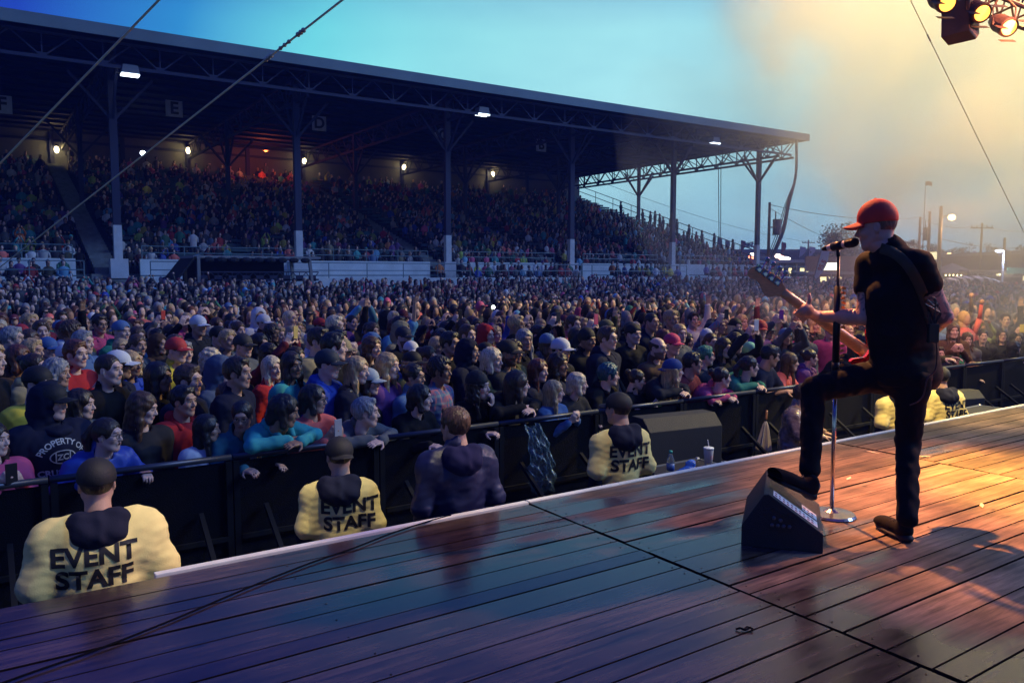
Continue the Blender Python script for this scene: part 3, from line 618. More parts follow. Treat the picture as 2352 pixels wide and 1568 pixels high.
POSES = {
 'down': P_(),
 'fold': P_(hd=(.36, 0, 1.435), nk=(.245, 0, 1.27), sh=(.20, .17, 1.245), hip=(-.06, 0, .93), ebL=(.33, .29, 1.185), wrL=(.50, .03, 1.19), ebR=(.35, -.29, 1.185), wrR=(.45, -.02, 1.205), dL=(.25, -1, 0), nL=(.4, 0, 1), dR=(.1, 1, 0), nR=(.4, 0, 1), curl=.25),
 'rail': P_(hd=(.26, 0, 1.50), nk=(.15, 0, 1.33), sh=(.12, .17, 1.29), hip=(-.05, 0, .94), ebL=(.14, .30, 1.12), wrL=(.37, .20, 1.19), ebR=(.14, -.30, 1.12), wrR=(.37, -.20, 1.19), dL=(1, -.2, -.1), nL=(0, 0, 1), dR=(1, .2, -.1), nR=(0, 0, 1), curl=1.0),
 'phone': P_(ebL=(.10, .23, 1.12), wrL=(.30, .07, 1.30), ebR=(.10, -.23, 1.12), wrR=(.30, -.07, 1.30), dL=(.5, -.35, .8), nL=(.8, .6, -.3), dR=(.5, .35, .8), nR=(.8, -.6, -.3), curl=.8),
 'up': P_(shz=.03, ebL=(.20, .24, 1.52), wrL=(.33, .09, 1.74), ebR=(.20, -.24, 1.52), wrR=(.33, -.09, 1.74), dL=(.2, -.4, .9), nL=(.7, .7, 0), dR=(.2, .4, .9), nR=(.7, -.7, 0), curl=.8),
 'wave': P_(ebL=(.06, .24, 1.60), wrL=(.13, .20, 1.86), dL=(.25, 0, 1), nL=(-1, 0, 0), ebR=(-.05, -.24, 1.10), wrR=(.10, -.20, .87), curl=.12),
 'reach': P_(shz=.04, ebL=(.10, .20, 1.66), wrL=(.22, .12, 1.93), dL=(.6, -.1, .9), nL=(-1, 0, .4), ebR=(-.05, -.24, 1.10), wrR=(.10, -.20, .87), curl=.2),
 'mouth': P_(hd=(.16, 0, 1.56), nk=(.08, 0, 1.38), sh=(.06, .17, 1.33), hip=(-.03, 0, .94), ebL=(.18, .25, 1.12), wrL=(.26, .075, 1.36), dL=(.25, -.25, 1), nL=(.9, .5, -.2), ebR=(.15, -.26, 1.08), wrR=(.36, -.12, 1.14), dR=(1, .3, .1), nR=(.1, -.2, 1), curl=1.0),
 'front': P_(hd=(.15, 0, 1.56), nk=(.07, 0, 1.38), sh=(.05, .17, 1.33), hip=(-.03, 0, .94), ebL=(.17, .26, 1.10), wrL=(.42, .14, 1.16), dL=(1, -.1, 0), nL=(0, .3, 1), ebR=(.17, -.26, 1.10), wrR=(.42, -.14, 1.16), dR=(1, .1, 0), nR=(0, -.3, 1), curl=.6),
}
for q in POSES.values(): q['hd'] = (q['hd'][0]-.002, 0, q['hd'][2]-.02)
def shifted(p, dz):
    q = dict(p)
    for k, v in p.items():
        if k in ('hd', 'nk', 'sh', 'eb', 'wr', 'hip', 'ebL', 'wrL', 'ebR', 'wrR'): q[k] = (v[0], v[1], v[2]-dz)
    q['low'] = dz; return q
POSES['slouch'] = shifted(POSES['down'], .20)
POSES['crouch'] = shifted(P_(hd=(.12, 0, 1.56), nk=(.05, 0, 1.39), sh=(.03, .17, 1.33), ebL=(.12, .27, 1.13), wrL=(.36, .12, 1.10), ebR=(.12, -.27, 1.13), wrR=(.36, -.12, 1.10), dL=(1, -.2, -.2), nL=(0, 0, 1), dR=(1, .2, -.2), nR=(0, 0, 1)), .30)
def arms(p):
    out = []
    for sd, y in (('L', 1), ('R', -1)):
        S = (p['sh'][0], y*p['sh'][1], p['sh'][2]+p.get('shz', 0)); E = p.get('eb'+sd) or (p['eb'][0], y*p['eb'][1], p['eb'][2]); W = p.get('wr'+sd) or (p['wr'][0], y*p['wr'][1], p['wr'][2])
        out.append((S, E, W, p.get('d'+sd) or p['hd_'], p.get('n'+sd) or (0, y, 0), y))
    return out
def body_mesh(pose, sex, hy, mouth=0, beard=False, hpitch=0.0):
    p = POSES[pose]; nk = p['nk']; hd = p['hd']
    pts = [a[i] for a in arms(p) for i in (0, 1, 2)]+[hd, nk, p['hip']]
    lo = [min(q[i] for q in pts)-.16 for i in range(3)]; hi = [max(q[i] for q in pts)+.16 for i in range(3)]; hi[2] = max(hi[2], nk[2]+.05); lo[2] = min(p['hip'][2]-.02, lo[2]); 
    s = SDF(lo, hi, .0095)
    ch = lerp(p['hip'], nk, .72)
    s.cap(p['hip'], lerp(p['hip'], nk, .5), .06, .06, .03); s.cap(lerp(p['hip'], nk, .5), ch, .06, .07, .03)
    s.cap(ch, (nk[0]-.01, 0, nk[2]-.02), .065, .050 if sex == 'f' else .060, .03); s.cap((nk[0], 0, nk[2]-.04), (hd[0]-.045, 0, hd[2]-.13), .047 if sex == 'f' else .056, k=.02)
    for S, E, W, d_, n_, y in arms(p):
        s.cap((nk[0]-.01, y*.03, nk[2]-.06), S, .030, .034, .02); s.cap(S, E, .034, .034, .02); s.cap(E, W, .030, .024, .012)
        hand(s, W, d_, n_, y if False else (1 if y < 0 else -1), p['curl'], .3, .005, .93 if sex == 'f' else 1.0)
    V, F = s.mesh()
    M = rotz(R_(hy))@roty(R_(hpitch)); hp = xf(head_parts(sex, .0058, .05, mouth, beard), M, hd)
    return mk_mesh('body', [(V, F, 0)]+hp, SKINM)
def jacket_mesh(pose, sex, style, bulk=1.0, seed=0, m=None):
    p = POSES[pose]; nk = p['nk']; hip = p['hip']
    pts = [a[i] for a in arms(p) for i in (0, 1, 2)]+[nk, hip]
    lo = [min(q[i] for q in pts)-.22 for i in range(3)]; hi = [max(q[i] for q in pts)+.20 for i in range(3)]; lo[2] = hip[2]-.26
    s = SDF(lo, hi, .0125); b = bulk*(1.0 if sex == 'm' else .92); T = lambda t: lerp(hip, nk, t)
    q = T(0.0); s.ell((q[0]+.005, 0, q[2]-.05), (.140*b, .190*b, .22), .03); s.ell(T(.35), (.138*b, .170*b, .20), .05); s.ell(T(.68), (.138*b, .190*b, .17), .05)
    q = T(.86); s.cap((p['sh'][0]-.005, -.115, p['sh'][2]-.02), (p['sh'][0]-.005, .115, p['sh'][2]-.02), .080*b, k=.05); s.cap((nk[0]-.015, 0, nk[2]-.08), (nk[0]+.0, 0, nk[2]+.0), .085, .062, .04)
    wf = b**.6 if b > 1.05 else 1.0
    for y in (-1, 1): s.cap((nk[0]-.015, y*.03, nk[2]-.035), (p['sh'][0]-.005, y*p['sh'][1]*wf, p['sh'][2]-.025), .058*b**.5, .080*b**.7, .045)
    if sex == 'f':
        for y in (-1, 1): q = T(.66); s.ell((q[0]+.085, y*.065, q[2]), (.05, .058, .058), .04)
    for S, E, W, d_, n_, y in arms(p):
        S = (S[0], S[1]*wf, S[2]-.02); E = (E[0], E[1]*wf, E[2]); sl = .078*b**.8; s.cap(lerp(S, (nk[0], 0, nk[2]-.05), .12), E if style != 'tee' else lerp(S, E, .78), sl, .064*b**.8 if style != 'tee' else .078*b**.8, .055)
        if style != 'tee':
            We = lerp(E, W, .92); s.cap(E, We, .060*b, .046, .015)
    if style in ('jacket', 'poncho'): # stand-up collar
        s.cap((nk[0]-.012, 0, nk[2]), (nk[0]+.005, 0, nk[2]+.055), .070, .072, .015)
    hd = p['hd']; s.cap((nk[0]+.01, 0, nk[2]-.03), (hd[0]-.02, 0, hd[2]-.02), .060, .060, .012, 's')
    s.noise(.006 if style != 'poncho' else .011, 4.5, seed); s.noise(.003, 11, seed+5)
    V, F = s.mesh(); me = mk_mesh({'tee': 'tee_shirt', 'jacket': 'jacket', 'hoodie': 'hoodie', 'poncho': 'rain_poncho'}[style], [(V, F, 0)], [m or cloth_m]); return me
def legs_mesh(pose):
    hip = POSES[pose]['hip']; s = SDF((-.25, -.22, -.01), (.5, .22, hip[2]+.05), .018)
    for y in (-1, 1): kx = -.01+(.95-hip[2])*1.1; s.cap((hip[0], y*.085, hip[2]-.05), (kx, y*.095, .47), .085, .066, .03); s.cap((kx, y*.095, .47), (-.02, y*.10, .08), .062, .052, .02); s.cap((-.02, y*.10, .05), (.12, y*.115, .04), .045, .040, .02)
    V, F = s.mesh(); return mk_mesh('trousers', [(V, F, 0)], [cloth_m])
CACHE = {}
def cached(key, fn, *a, **k):
    if key not in CACHE: CACHE[key] = fn(*a, **k)
    return CACHE[key]
def glasses_mesh():
    mb = MB()
    for y in (-1, 1):
        c = Vector((.1, y*.031, .004)); pts = [c+Vector((-.003*abs(math.cos(t)), .024*math.cos(t), .017*math.sin(t))) for t in [2*math.pi*i/12 for i in range(13)]]; mb.path(pts, .0022, 5)
        mb.path([(.096, y*.055, .010), (.05, y*.075, .012), (-.012, y*.082, .008)], .002, 5)
    mb.path([(.1, -.009, .006), (.103, 0, .009), (.1, .009, .006)], .002, 5)
    V, F, m = mbparts(mb); return mk_mesh('glasses', [(V, F, 0)], [mat('glasses_frame', (.015, .012, .012), .3)])
def addmesh(name, me, parent, color=None, loc=None, rot=None):
    o = bpy.data.objects.new(name, me); COL.objects.link(o); o.parent = parent
    if color: o.color = (*color, 1)
    if loc is not None: o.location = loc
    if rot is not None: o.rotation_euler = rot
    return o
HAIRC = dict(black=(.012, .010, .012), dark=(.030, .018, .013), brown=(.075, .040, .022), auburn=(.11, .035, .018), blond=(.46, .31, .15), pale=(.62, .50, .32), grey=(.24, .24, .25), white=(.5, .5, .5), green=(.03, .20, .13), teal=(.02, .09, .12))
SK = dict(l=(.64, .43, .35), m=(.48, .29, .21), t=(.30, .17, .11), d=(.12, .06, .04))
CC = dict(black=(.006, .006, .009), navy=(.010, .013, .035), grey=(.11, .12, .13), charcoal=(.022, .023, .028), teal=(.05, .34, .34), coral=(.75, .16, .13), green=(.04, .22, .14), lime=(.45, .62, .10), denim=(.09, .17, .33), blue=(.03, .07, .38), maroon=(.12, .015, .03), pink=(.55, .09, .20), white=(.62, .64, .66), red=(.42, .025, .03), yellow=(.60, .50, .06), purple=(.13, .05, .22), brown=(.09, .05, .03), olive=(.09, .09, .04), orange=(.65, .20, .04), sky=(.15, .40, .60), khaki=(.28, .24, .14), mint=(.20, .55, .40))
def person(loc, az, pose='down', sex='f', hy=0, skin='l', hair='long', hc='dark', hat=None, hatc='black', style='jacket', cc='black', cm=None, mouth=0, beard=False, glasses=False, scale=1.0, label='', group='people in the crowd', bulk=1.0, hp=0, hood=False, legs=True, seed=0, parent_only=False):
    """az: direction the chest faces (world azimuth); hy: head turn; loc: point on the ground below the hips"""
    root = thing('person', label, 'person', loc, az, group); root.scale = (scale,)*3
    addmesh('body', cached(('b', pose, sex, hy, mouth, beard, hp), body_mesh, pose, sex, hy, mouth, beard, hp), root, SK[skin] if isinstance(skin, str) else skin)
    cm = cm or (shell_m if style in ('poncho',) else cloth_m)
    sd = seed % 3
    nm = {'tee': 'tee_shirt', 'jacket': 'jacket', 'hoodie': 'hoodie', 'poncho': 'rain_poncho'}[style]
    addmesh(nm, cached(('j', pose, sex, style, bulk, sd, cm.name), jacket_mesh, pose, sex, style, bulk, sd, cm), root, CC[cc] if isinstance(cc, str) else cc)
    if legs: addmesh('trousers', cached(('l', pose if pose in ('fold', 'rail', 'mouth', 'front', 'slouch', 'crouch') else 'down'), legs_mesh, pose), root, (.012, .014, .024))
    p = POSES[pose]; hd = p['hd']; M = Matrix.Rotation(R_(hy), 4, 'Z') @ Matrix.Rotation(R_(hp), 4, 'Y'); rot = M.to_euler()
    if hair != 'none':
        k = hair; 
        addmesh('hair', cached(('h', k, sd, bool(hat)), lambda: mk_mesh('hair', hair_parts(k, sd, hat=bool(hat)), [hair_m])), root, HAIRC[hc], hd, rot)
    if hat: addmesh('cap' if 'cap' in hat else hat, cached(('t', hat), lambda: mk_mesh(hat, hat_parts(hat), [cap_m if hat != 'hood' else cloth_m])), root, CC[hatc] if isinstance(hatc, str) else hatc, hd, rot)
    if style == 'hoodie' and hat != 'hood':
        o = addmesh('hood', cached(('t', 'hood_down'), lambda: mk_mesh('hood', hat_parts('hood_down'), [cloth_m])), root, CC[cc] if isinstance(cc, str) else cc, (hd[0]*.4+(p['nk'][0]+.045)*.6, 0, p['nk'][2]+.19))
    if glasses: addmesh('glasses', cached(('g',), glasses_mesh), root, None, hd, rot)
    return root
def at_head(px, py, head_h=None, Y=None):
    """world point of a head whose centre is seen at (px, py): on the given depth line Y, or at the given height above ground"""
    return aty(px, py, Y) if Y else atz(px, py, GZ+head_h)
def place(px, py, az=None, Y=None, hh=1.6, pose='down', face=None, **k):
    """scale stays adult; small differences in standing height are taken up by the legs, feet on the ground"""
    H = at_head(px, py, hh, Y); p = POSES[pose]; hz = p['hd'][2]; g = GZ if H.y < 20 else gz(H.y)
    s_ = (1.08 if k.get('sex', 'f') == 'm' else 1.04); s_ = min(s_, (H.z-g)/hz*1.10); s_ = max(s_, (H.z-g)/hz*.95); az = az if az is not None else math.atan2(1.5-H.y, 7.5-H.x)
    off = Vector((p['hd'][0]*s_, 0, 0)); off.rotate(Matrix.Rotation(az, 3, 'Z')); dz = (H.z-g)-hz*s_; loc = Vector((H.x, H.y, g+dz))-off
    k.setdefault('seed', int(px*3+py)); r = person(loc, az, pose, scale=s_, **k)
    for c in r.children:
        if c.name.startswith('trousers'): hp_ = p['hip'][2]; c.scale = (1, 1, (hp_*s_+dz)/(hp_*s_)); c.location = (0, 0, -dz/s_)
    return r
# ================================================================== the singer
def pd(px, py, d): q = ray(px, py); h = q.x*VF0.x+q.y*VF0.y; return CAM+q*(d/h)
O = Vector((4.25, 2.55, 0)); loc_ = lambda px, py, d: np.array(pd(px, py, d)-O)
singer = thing('person', 'singer in red cap and black shirt playing bass, one foot on a wedge', 'person', O)
def gp(px, py, z): return np.array(atz(px, py, z)-O)
rh = gp(2083, 1222, .05); rt = gp(2022, 1197, .035); rk = loc_(2085, 1015, 4.50); rhip = loc_(2098, 862, 4.46); lhip = loc_(2030, 858, 4.62)
lk = loc_(1868, 895, 4.50); la = loc_(1860, 1100, 4.34)
pel = (rhip+lhip)/2; ch = loc_(2058, 680, 4.52); nb = loc_(2046, 572, 4.50); hd = loc_(2011, 524, 4.55)
Ls = loc_(2000, 608, 4.64); Rs = loc_(2110, 608, 4.38); Le = loc_(1986, 728, 4.58); Lw = loc_(1880, 727, 4.80); Re = loc_(2168, 728, 4.42); Rw = loc_(2085, 800, 4.80)
fc = (-VR*.89+VF0*.46); faz = math.atan2(fc.y, fc.x)
s = SDF(np.minimum.reduce([Ls, Rs, Le, Lw, Re, Rw, pel])-.2, np.maximum.reduce([Ls, Rs, Le, Lw, Re, Rw, hd])+.12, .0075)
s.cap(pel, ch, .09, .11, .03); s.cap(ch, nb, .10, .062, .03); s.cap(nb, hd+(0, 0, -.08), .062, .058, k=.02)
for S, E, W in ((Ls, Le, Lw), (Rs, Re, Rw)):
    s.cap(nb-(0, 0, .06), S, .05, .058, .02); s.cap(S, lerp(S, E, .5), .056, .052, .02); s.cap(lerp(S, E, .5), E,   .054, .047, .012); s.cap(E, lerp(E, W, .35), .047, .047, .012); s.cap(lerp(E, W, .35), W, .047, .031, .012)
dn = np.array(-VR*.75+Vector((0, 0, .45))); 
# left hand closes round the neck of the bass: palm behind, thumb up over the edge, fingers wrapping from below
nut = loc_(1800, 672, 4.74); joi = loc_(1972, 797, 4.84); nd = (joi-nut)/np.linalg.norm(joi-nut)
hc = nut+nd*.17; back = np.array(-VF0); upn = np.cross(nd, back); upn /= np.linalg.norm(upn)
if upn[2] < 0: upn = -upn
pc = hc+back*.045+(-upn)*.012; s.cap(Lw, pc+nd*.02, .029, .026, .02); s.ell(pc, (.052, .034, .042), .012)
for i in range(4):
    b = pc+nd*(.033-.022*i)-upn*.022; q1 = b-upn*.030-back*.028; q2 = q1-back*.034+upn*.004; q3 = q2-back*.006+upn*.026; s.cap(b, q1, .0105, .0100, .006); s.cap(q1, q2, .0098, .009, .004); s.cap(q2, q3, .009, .0082, .004)
b = pc-nd*.005+upn*.020; q1 = b+upn*.038-nd*.018+back*.006; q2 = q1+upn*.026-nd*.020-back*.012; s.cap(b, q1, .014, .0125, .008); s.cap(q1, q2, .0125, .0105, .004)
hand(s, Rw, np.array(-VR*.6+Vector((0, 0, -.8))), np.array(-VF0), 1, .8, .25, .005)
V, F = s.mesh(); Mh = rotz(faz)@roty(R_(8)); hp = xf(head_parts('m', .0042, .06, .5), Mh, hd)
def tattoo(m, t, p):
    n, l = t.nodes, t.links; s_ = p.inputs['Base Color'].links[0].from_socket; co = n.new('ShaderNodeTexCoord').outputs['Object']
    z = n.new('ShaderNodeTexNoise'); z.inputs['Scale'].default_value = 19; z.inputs['Detail'].default_value = 2; z.inputs['Distortion'].default_value = 1.6; l.new(co, z.inputs['Vector'])
    r = n.new('ShaderNodeMapRange'); r.inputs['From Min'].default_value = .50; r.inputs['From Max'].default_value = .56; r.inputs['To Max'].default_value = .72; l.new(z.outputs[0], r.inputs[0])
    x = n.new('ShaderNodeMix'); x.data_type = 'RGBA'; x.inputs[7].default_value = (.045, .055, .06, 1); l.new(r.outputs[0], x.inputs[0]); l.new(s_, x.inputs[6]); l.new(x.outputs[2], p.inputs['Base Color'])
tat_m = mat('tattooed_skin', objcol=True, rough=.42, extra=tattoo)
C_ = V[F].mean(1); mi = np.zeros(len(F), int)
for a, b in ((Ls, Le), (Rs, Rw)):
    pass
dL = np.linalg.norm(np.cross(C_-Ls, (Le-Ls)/np.linalg.norm(Le-Ls)), axis=1); tL = (C_-Ls)@(Le-Ls)/((Le-Ls)@(Le-Ls)); mi[(dL < .10) & (tL > .2) & (tL < 1.0)] = 6
dR = np.linalg.norm(np.cross(C_-Rs, (Re-Rs)/np.linalg.norm(Re-Rs)), axis=1); tR = (C_-Rs)@(Re-Rs)/((Re-Rs)@(Re-Rs)); mi[(dR < .12) & (tR > .2) & (tR < 1.3)] = 6
addmesh('body', mk_mesh('body', [(V, F, mi)]+hp, SKINM+[tat_m]), singer, (.52, .30, .22))
addmesh('cap', mk_mesh('cap', hat_parts('cap', .0042), [cap_m]), singer, (.55, .035, .018), tuple(hd+(0, 0, .004)), (0, R_(8), faz)); singer.children[-1].scale = (.97, .95, 1.13)
hb = SDF((-.14, -.11, -.12), (.12, .11, .10), .006); hb.ell((-.019, 0, .031), (.0975, .0765, .090), .01); hb.ell((.075, 0, -.02), (.095, .12, .2), .01, 's'); hb.ell((0, 0, -.46), (.6, .6, .395), .006, 's')
V, F = hb.mesh(); addmesh('hair', mk_mesh('hair', [(V, F, 0)], [hair_m]), singer, (.16, .09, .06), tuple(hd), (0, R_(8), faz))
# shirt
s = SDF(np.minimum.reduce([Ls, Rs, pel])-.30, np.maximum.reduce([Ls, Rs, nb])+.25, .0085)
sx_ = np.array(VR); wst = pel+(0, 0, .05)
s.ell(ch-(0, 0, .02), (.155, .155, .20), .05); s.cap(Ls+(0, 0, -.015), Rs+(0, 0, -.015), .078, .078, .06); s.cap(nb-(0, 0, .035), Ls, .070, .072, .03); s.cap(nb-(0, 0, .035), Rs, .070, .072, .03); s.ell((ch+wst)/2+sx_*.015, (.165, .165, .19), .06); s.ell(wst+sx_*.025+(0, 0, -.03), (.175, .175, .15), .05)
s.cap(ch+sx_*.075, wst+sx_*.125-(0, 0, .04), .10, .115, .05); s.cap(ch-sx_*.05, wst-sx_*.04-(0, 0, .02), .11, .11, .05)
s.cap(nb-(0, 0, .07), nb+(0, 0, .012), .095, .070, .03); s.cap(nb-(0, 0, .005), lerp(nb, hd, .30), .072, .066, .01)
s.cap(Ls, lerp(Ls, Le, .42), .078, .080, .02); s.cap(Rs, lerp(Rs, Re, .36), .076, .076, .02)
s.cap(nb+(0, 0, .0), hd-(0, 0, .03), .060, .060, .01, 's'); q = lerp(Ls, Le, .50); s.cap(q, Le, .060, .05, .008, 's'); q = lerp(Rs, Re, .44); s.cap(q, Re, .058, .05, .008, 's')
s.ell(pel-(0, 0, .36), (.5, .5, .31), .01, 's'); s.noise(.0035, 3.6, 11); s.noise(.0018, 11, 4)
V, F = s.mesh(); shirt = addmesh('shirt', mk_mesh('shirt', [(V, F, 0)], [cloth_m]), singer, (.006, .006, .006)); bvS = BVHTree.FromPolygons([Vector(v) for v in V], [list(f) for f in F])
# trousers
s = SDF(np.minimum.reduce([rh, lk, la, rt, rhip, lhip])-.15, np.maximum.reduce([rhip, lhip, lk, la, rh])+.16, .009)
s.ell(pel+(0, 0, .0), (.150, .150, .12), .03); s.cap(rhip, rk, .098, .066, .05); s.cap(rk, rh+(0, 0, .08), .062, .054, .02); s.cap(lhip, lk, .100, .072, .05); s.cap(lk, la+(0, 0, .05), .068, .052, .012)
s.noise(.005, 6, 3); s.noise(.0025, 15, 8)
V, F = s.mesh(); addmesh('trousers', mk_mesh('trousers', [(V, F, 0)], [cloth_m]), singer, (.004, .004, .005))
def shoe(heel, toe, up, name='shoe'):
    d = toe-heel; Ln = np.linalg.norm(d); d /= Ln; up = np.array(up, float); up -= d*(up@d); up /= np.linalg.norm(up); sd = np.cross(up, d); M = np.stack([d, sd, up], 1)
    s = SDF(heel-.16, toe+.16, .006); m_ = heel+d*.10
    s.ell(heel+d*.03+up*.030, (.055, .040, .045), .02, M=M); s.ell(heel+d*.14+up*.022, (.11, .046, .038), .03, M=M); s.ell(heel+d*.215+up*.016, (.06, .048, .030), .02, M=M); s.cap(heel+d*.02+up*.03, heel+d*.02+up*.065, .043, .040, .015)
    V, F = s.mesh(); q = SDF(heel-.16, toe+.16, .006); q.ell(heel+d*.12-up*.010, (.155, .053, .016), .01, M=M); q.cap(heel+d*.0-up*.008, heel+d*.02-up*.008, .030, k=.02); V2, F2 = q.mesh()
    mb = MB()
    for i in range(4): c = heel+d*(.085+.03*i)+up*(.066-.009*i); mb.path([Vector(c-sd*.028-up*.006), Vector(c+up*.004), Vector(c+sd*.028-up*.006)], .003, 5)
    return mk_mesh(name, [(V, F, 0), (V2, F2, 1), mbparts(mb, 2)], [cloth_m, mat('shoe_sole', (.010, .007, .006), .7), mat('shoelace', (.03, .02, .02), .7)])
addmesh('shoe', shoe(rh+(0, 0, -.022), rt+(0, 0, -.008), (0, 0, 1)), singer, (.006, .004, .0035))
lh = loc_(1866, 1133, 4.27); lt2 = loc_(1774, 1092, 4.30); addmesh('shoe', shoe(lh, lt2, np.array((0, 0, 1))+np.array(VR)*.25), singer, (.012, .006, .005))
s = MB(); s.path([Vector(la+(0, 0, .07)), Vector(la), Vector(lh+np.array((0, 0, .04)))], [.042, .040, .042], 12); s.build('sock', mat('grey_sock', (.10, .10, .13), .9, bump=.4, bscale=200), singer, smooth=True)
# strap over the back, laid on the shirt
a = loc_(2003, 568, 4.3); b = loc_(2142, 752, 4.2); vs = []; n_ = 26; vd = Vector(VF)
pts = [(2022, 570), (2050, 580), (2078, 602), (2100, 634), (2117, 670), (2130, 708), (2140, 745)]
def spl(P, t):
    k = min(int(t*(len(P)-1)), len(P)-2); f = t*(len(P)-1)-k; p0, p1, p2, p3 = P[max(k-1, 0)], P[k], P[k+1], P[min(k+2, len(P)-1)]
    return [.5*((2*p1[i])+(-p0[i]+p2[i])*f+(2*p0[i]-5*p1[i]+4*p2[i]-p3[i])*f*f+(-p0[i]+3*p1[i]-3*p2[i]+p3[i])*f**3) for i in range(len(p1))]
def onshirt(px, py):
    o = CAM-O; d = ray(px, py).normalized(); h = bvS.ray_cast(o, d)
    return h[0] if h[0] is not None else Vector(loc_(px, py, 4.45))
for i in range(n_+1):
    c = spl(pts, i/n_); c2 = spl(pts, min(1, i/n_+.02)); c0 = spl(pts, max(0, i/n_-.02)); t_ = Vector((c2[0]-c0[0], c2[1]-c0[1])).normalized(); nn = Vector((-t_.y, t_.x))
    for k in (-1, -.33, .33, 1): p = onshirt(c[0]+nn.x*k*12, c[1]+nn.y*k*12); vs.append(p-vd*.006)
    for k in (1, -1): p = onshirt(c[0]+nn.x*k*12, c[1]+nn.y*k*12); vs.append(p+vd*.004)
mb = MB(); fs = []
for i in range(n_):
    for k in range(6): fs.append((i*6+k, i*6+(k+1) % 6, i*6+6+(k+1) % 6, i*6+6+k))
mb.add(vs, fs); 
# ---- bass guitar: held by the singer, a thing of its own
bass = thing('bass_guitar', 'dark red bass guitar with a pale wooden headstock held by the singer', 'bass guitar', O)
mb.build('strap', mat('olive_strap', (.055, .045, .022), .8, bump=.3, bscale=300), bass, smooth=True)
maple = mat('maple_wood', (.68, .38, .17), .32, bump=.1, bscale=30, var=.15, vscale=30, stretch=(1, 1, 6))
t_ = nd; fr = -back  # away from the camera: playing side
def bp(u, v, w_): return Vector(nut+t_*u+upn*v+fr*w_)     # u down the neck, v up across, w towards the strings
Ln = np.linalg.norm(joi-nut)
mb = MB(); n = 12; prev = []
for i in range(13):
    u = -0.01+(Ln+.06)*i/12; hw = .026+.011*i/12; ring = [bp(u, hw*math.cos(a), -.002+.021*math.sin(a)) for a in [math.pi+math.pi*k/6 for k in range(7)]]+[bp(u, hw, .004), bp(u, -hw, .004)]; prev += ring
fs = [(i*9+k, i*9+(k+1) % 9, i*9+9+(k+1) % 9, i*9+9+k) for i in range(12) for k in range(9)]; mb.add(prev, fs+[tuple(range(9)), tuple(range(12*9+8, 12*9-1, -1))]); mb.build('neck', maple, bass, smooth=True)
mb = MB(); hw = .0; mb.prism([(-.012, .0275), (-.012, -.0275), (Ln, -.037), (Ln, .037)], .0045, .009, fn=lambda u, d, v: bp(u, v, d)); mb.build('fretboard', mat('fretboard', (.06, .03, .018), .5), bass)
mb = MB(); 
for k, v in enumerate((-.015, -.005, .005, .015)): mb.tube(bp(-.03, v, .013), bp(Ln+.2, v*1.3, .018), .0012-.0001*k, 5)
mb.build('string', mat('string_steel', (.5, .5, .5), .3, 1), bass); bass.children[-1]['label'] = 'the four steel strings'
hs = [(-.005, .022), (-.035, .030), (-.050, .047), (-.075, .049), (-.110, .046), (-.150, .042), (-.185, .040), (-.215, .030), (-.238, .006), (-.243, -.018), (-.232, -.036), (-.210, -.040), (-.185, -.034), (-.165, -.030), (-.140, -.038), (-.110, -.056), (-.080, -.066), (-.055, -.060), (-.030, -.038), (-.005, -.022)]
mb = MB(); mb.prism([(u*1.10, v*1.18) for u, v in hs], -.012, .002, fn=lambda u, d, v: bp(u, v, d)); mb.build('headstock', maple, bass, bevel=.002)
chrome = mat('chrome', (.62, .62, .60), .16, 1)
for k in range(4):
    u = -.075-.047*k; mb = MB(); mb.prism([(u-.020, .006), (u+.020, .006), (u+.020, .045), (u-.020, .045)], -.019, -.0125, fn=lambda a, d, v: bp(a, v, d))
    mb.tube(bp(u, .020, -.017), bp(u, .020, -.029), .0105, 12); mb.tube(bp(u+.008, .016, -.024), bp(u+.006, .086, -.024), .0034, 8); mb.tube(bp(u, .012, .0), bp(u, .012, .022), .006, 8)
    M = Matrix([list(t_), list(upn), list(fr)]).transposed(); ax_ = bp(u+.006, .094, -.024)
    mb.lathe([(.0, -.003), (.012, -.003), (.017, 0), (.012, .003), (0, .003)], ax_, 10, M=M); mb.build('tuner', chrome, bass, smooth=False)
# body of the bass: double cutaway slab
out = [(.0, .05), (-.07, .115), (-.085, .15), (-.06, .165), (.02, .150), (.10, .125), (.17, .140), (.27, .165), (.36, .150), (.41, .09), (.42, 0), (.40, -.10), (.33, -.165), (.24, -.17), (.16, -.135), (.09, -.115), (.03, -.125), (-.02, -.14), (-.05, -.13), (-.045, -.10), (.0, -.06), (.03, -.035), (.03, .035)]
mb = MB(); mb.prism([(Ln+.045+u*.86, v*.80) for u, v in out], -.022, .020, fn=lambda u, d, v: bp(u, v, d)); mb.build('bass_body', mat('red_lacquer', (.30, .012, .010), .12), bass, bevel=.006)
# wireless pack and hanging cable
pk = thing('wireless_pack', 'black wireless pack tangled in cable on the strap at the singer’s hip', 'wireless pack', O)
mb = MB(); c = Vector(loc_(2143, 765, 4.30)); mb.box(c, (.055, .030, .105), YAW*-1); mb.build('pack', mat('black_plastic', (.012, .012, .012), .4), pk, bevel=.005)
mb = MB(); r = random.Random(4)
for k in range(6):
    ps = [(2128+r.uniform(-8, 8), 695+r.uniform(-12, 12)), (2150+r.uniform(-6, 8), 700+r.uniform(-20, 20)), (2152+r.uniform(-8, 8), 735+r.uniform(-15, 15)), (2138+r.uniform(-10, 10), 755+r.uniform(-20, 10)), (2128+r.uniform(-6, 8), 725+r.uniform(-15, 15))]
    mb.path([Vector(loc_(*spl(ps, i/20), 4.29+.012*k)) for i in range(21)], .0028, 5)
ps = [(2150, 780), (2152, 812), (2148, 850), (2130, 870), (2122, 905), (2108, 922), (2090, 930)]
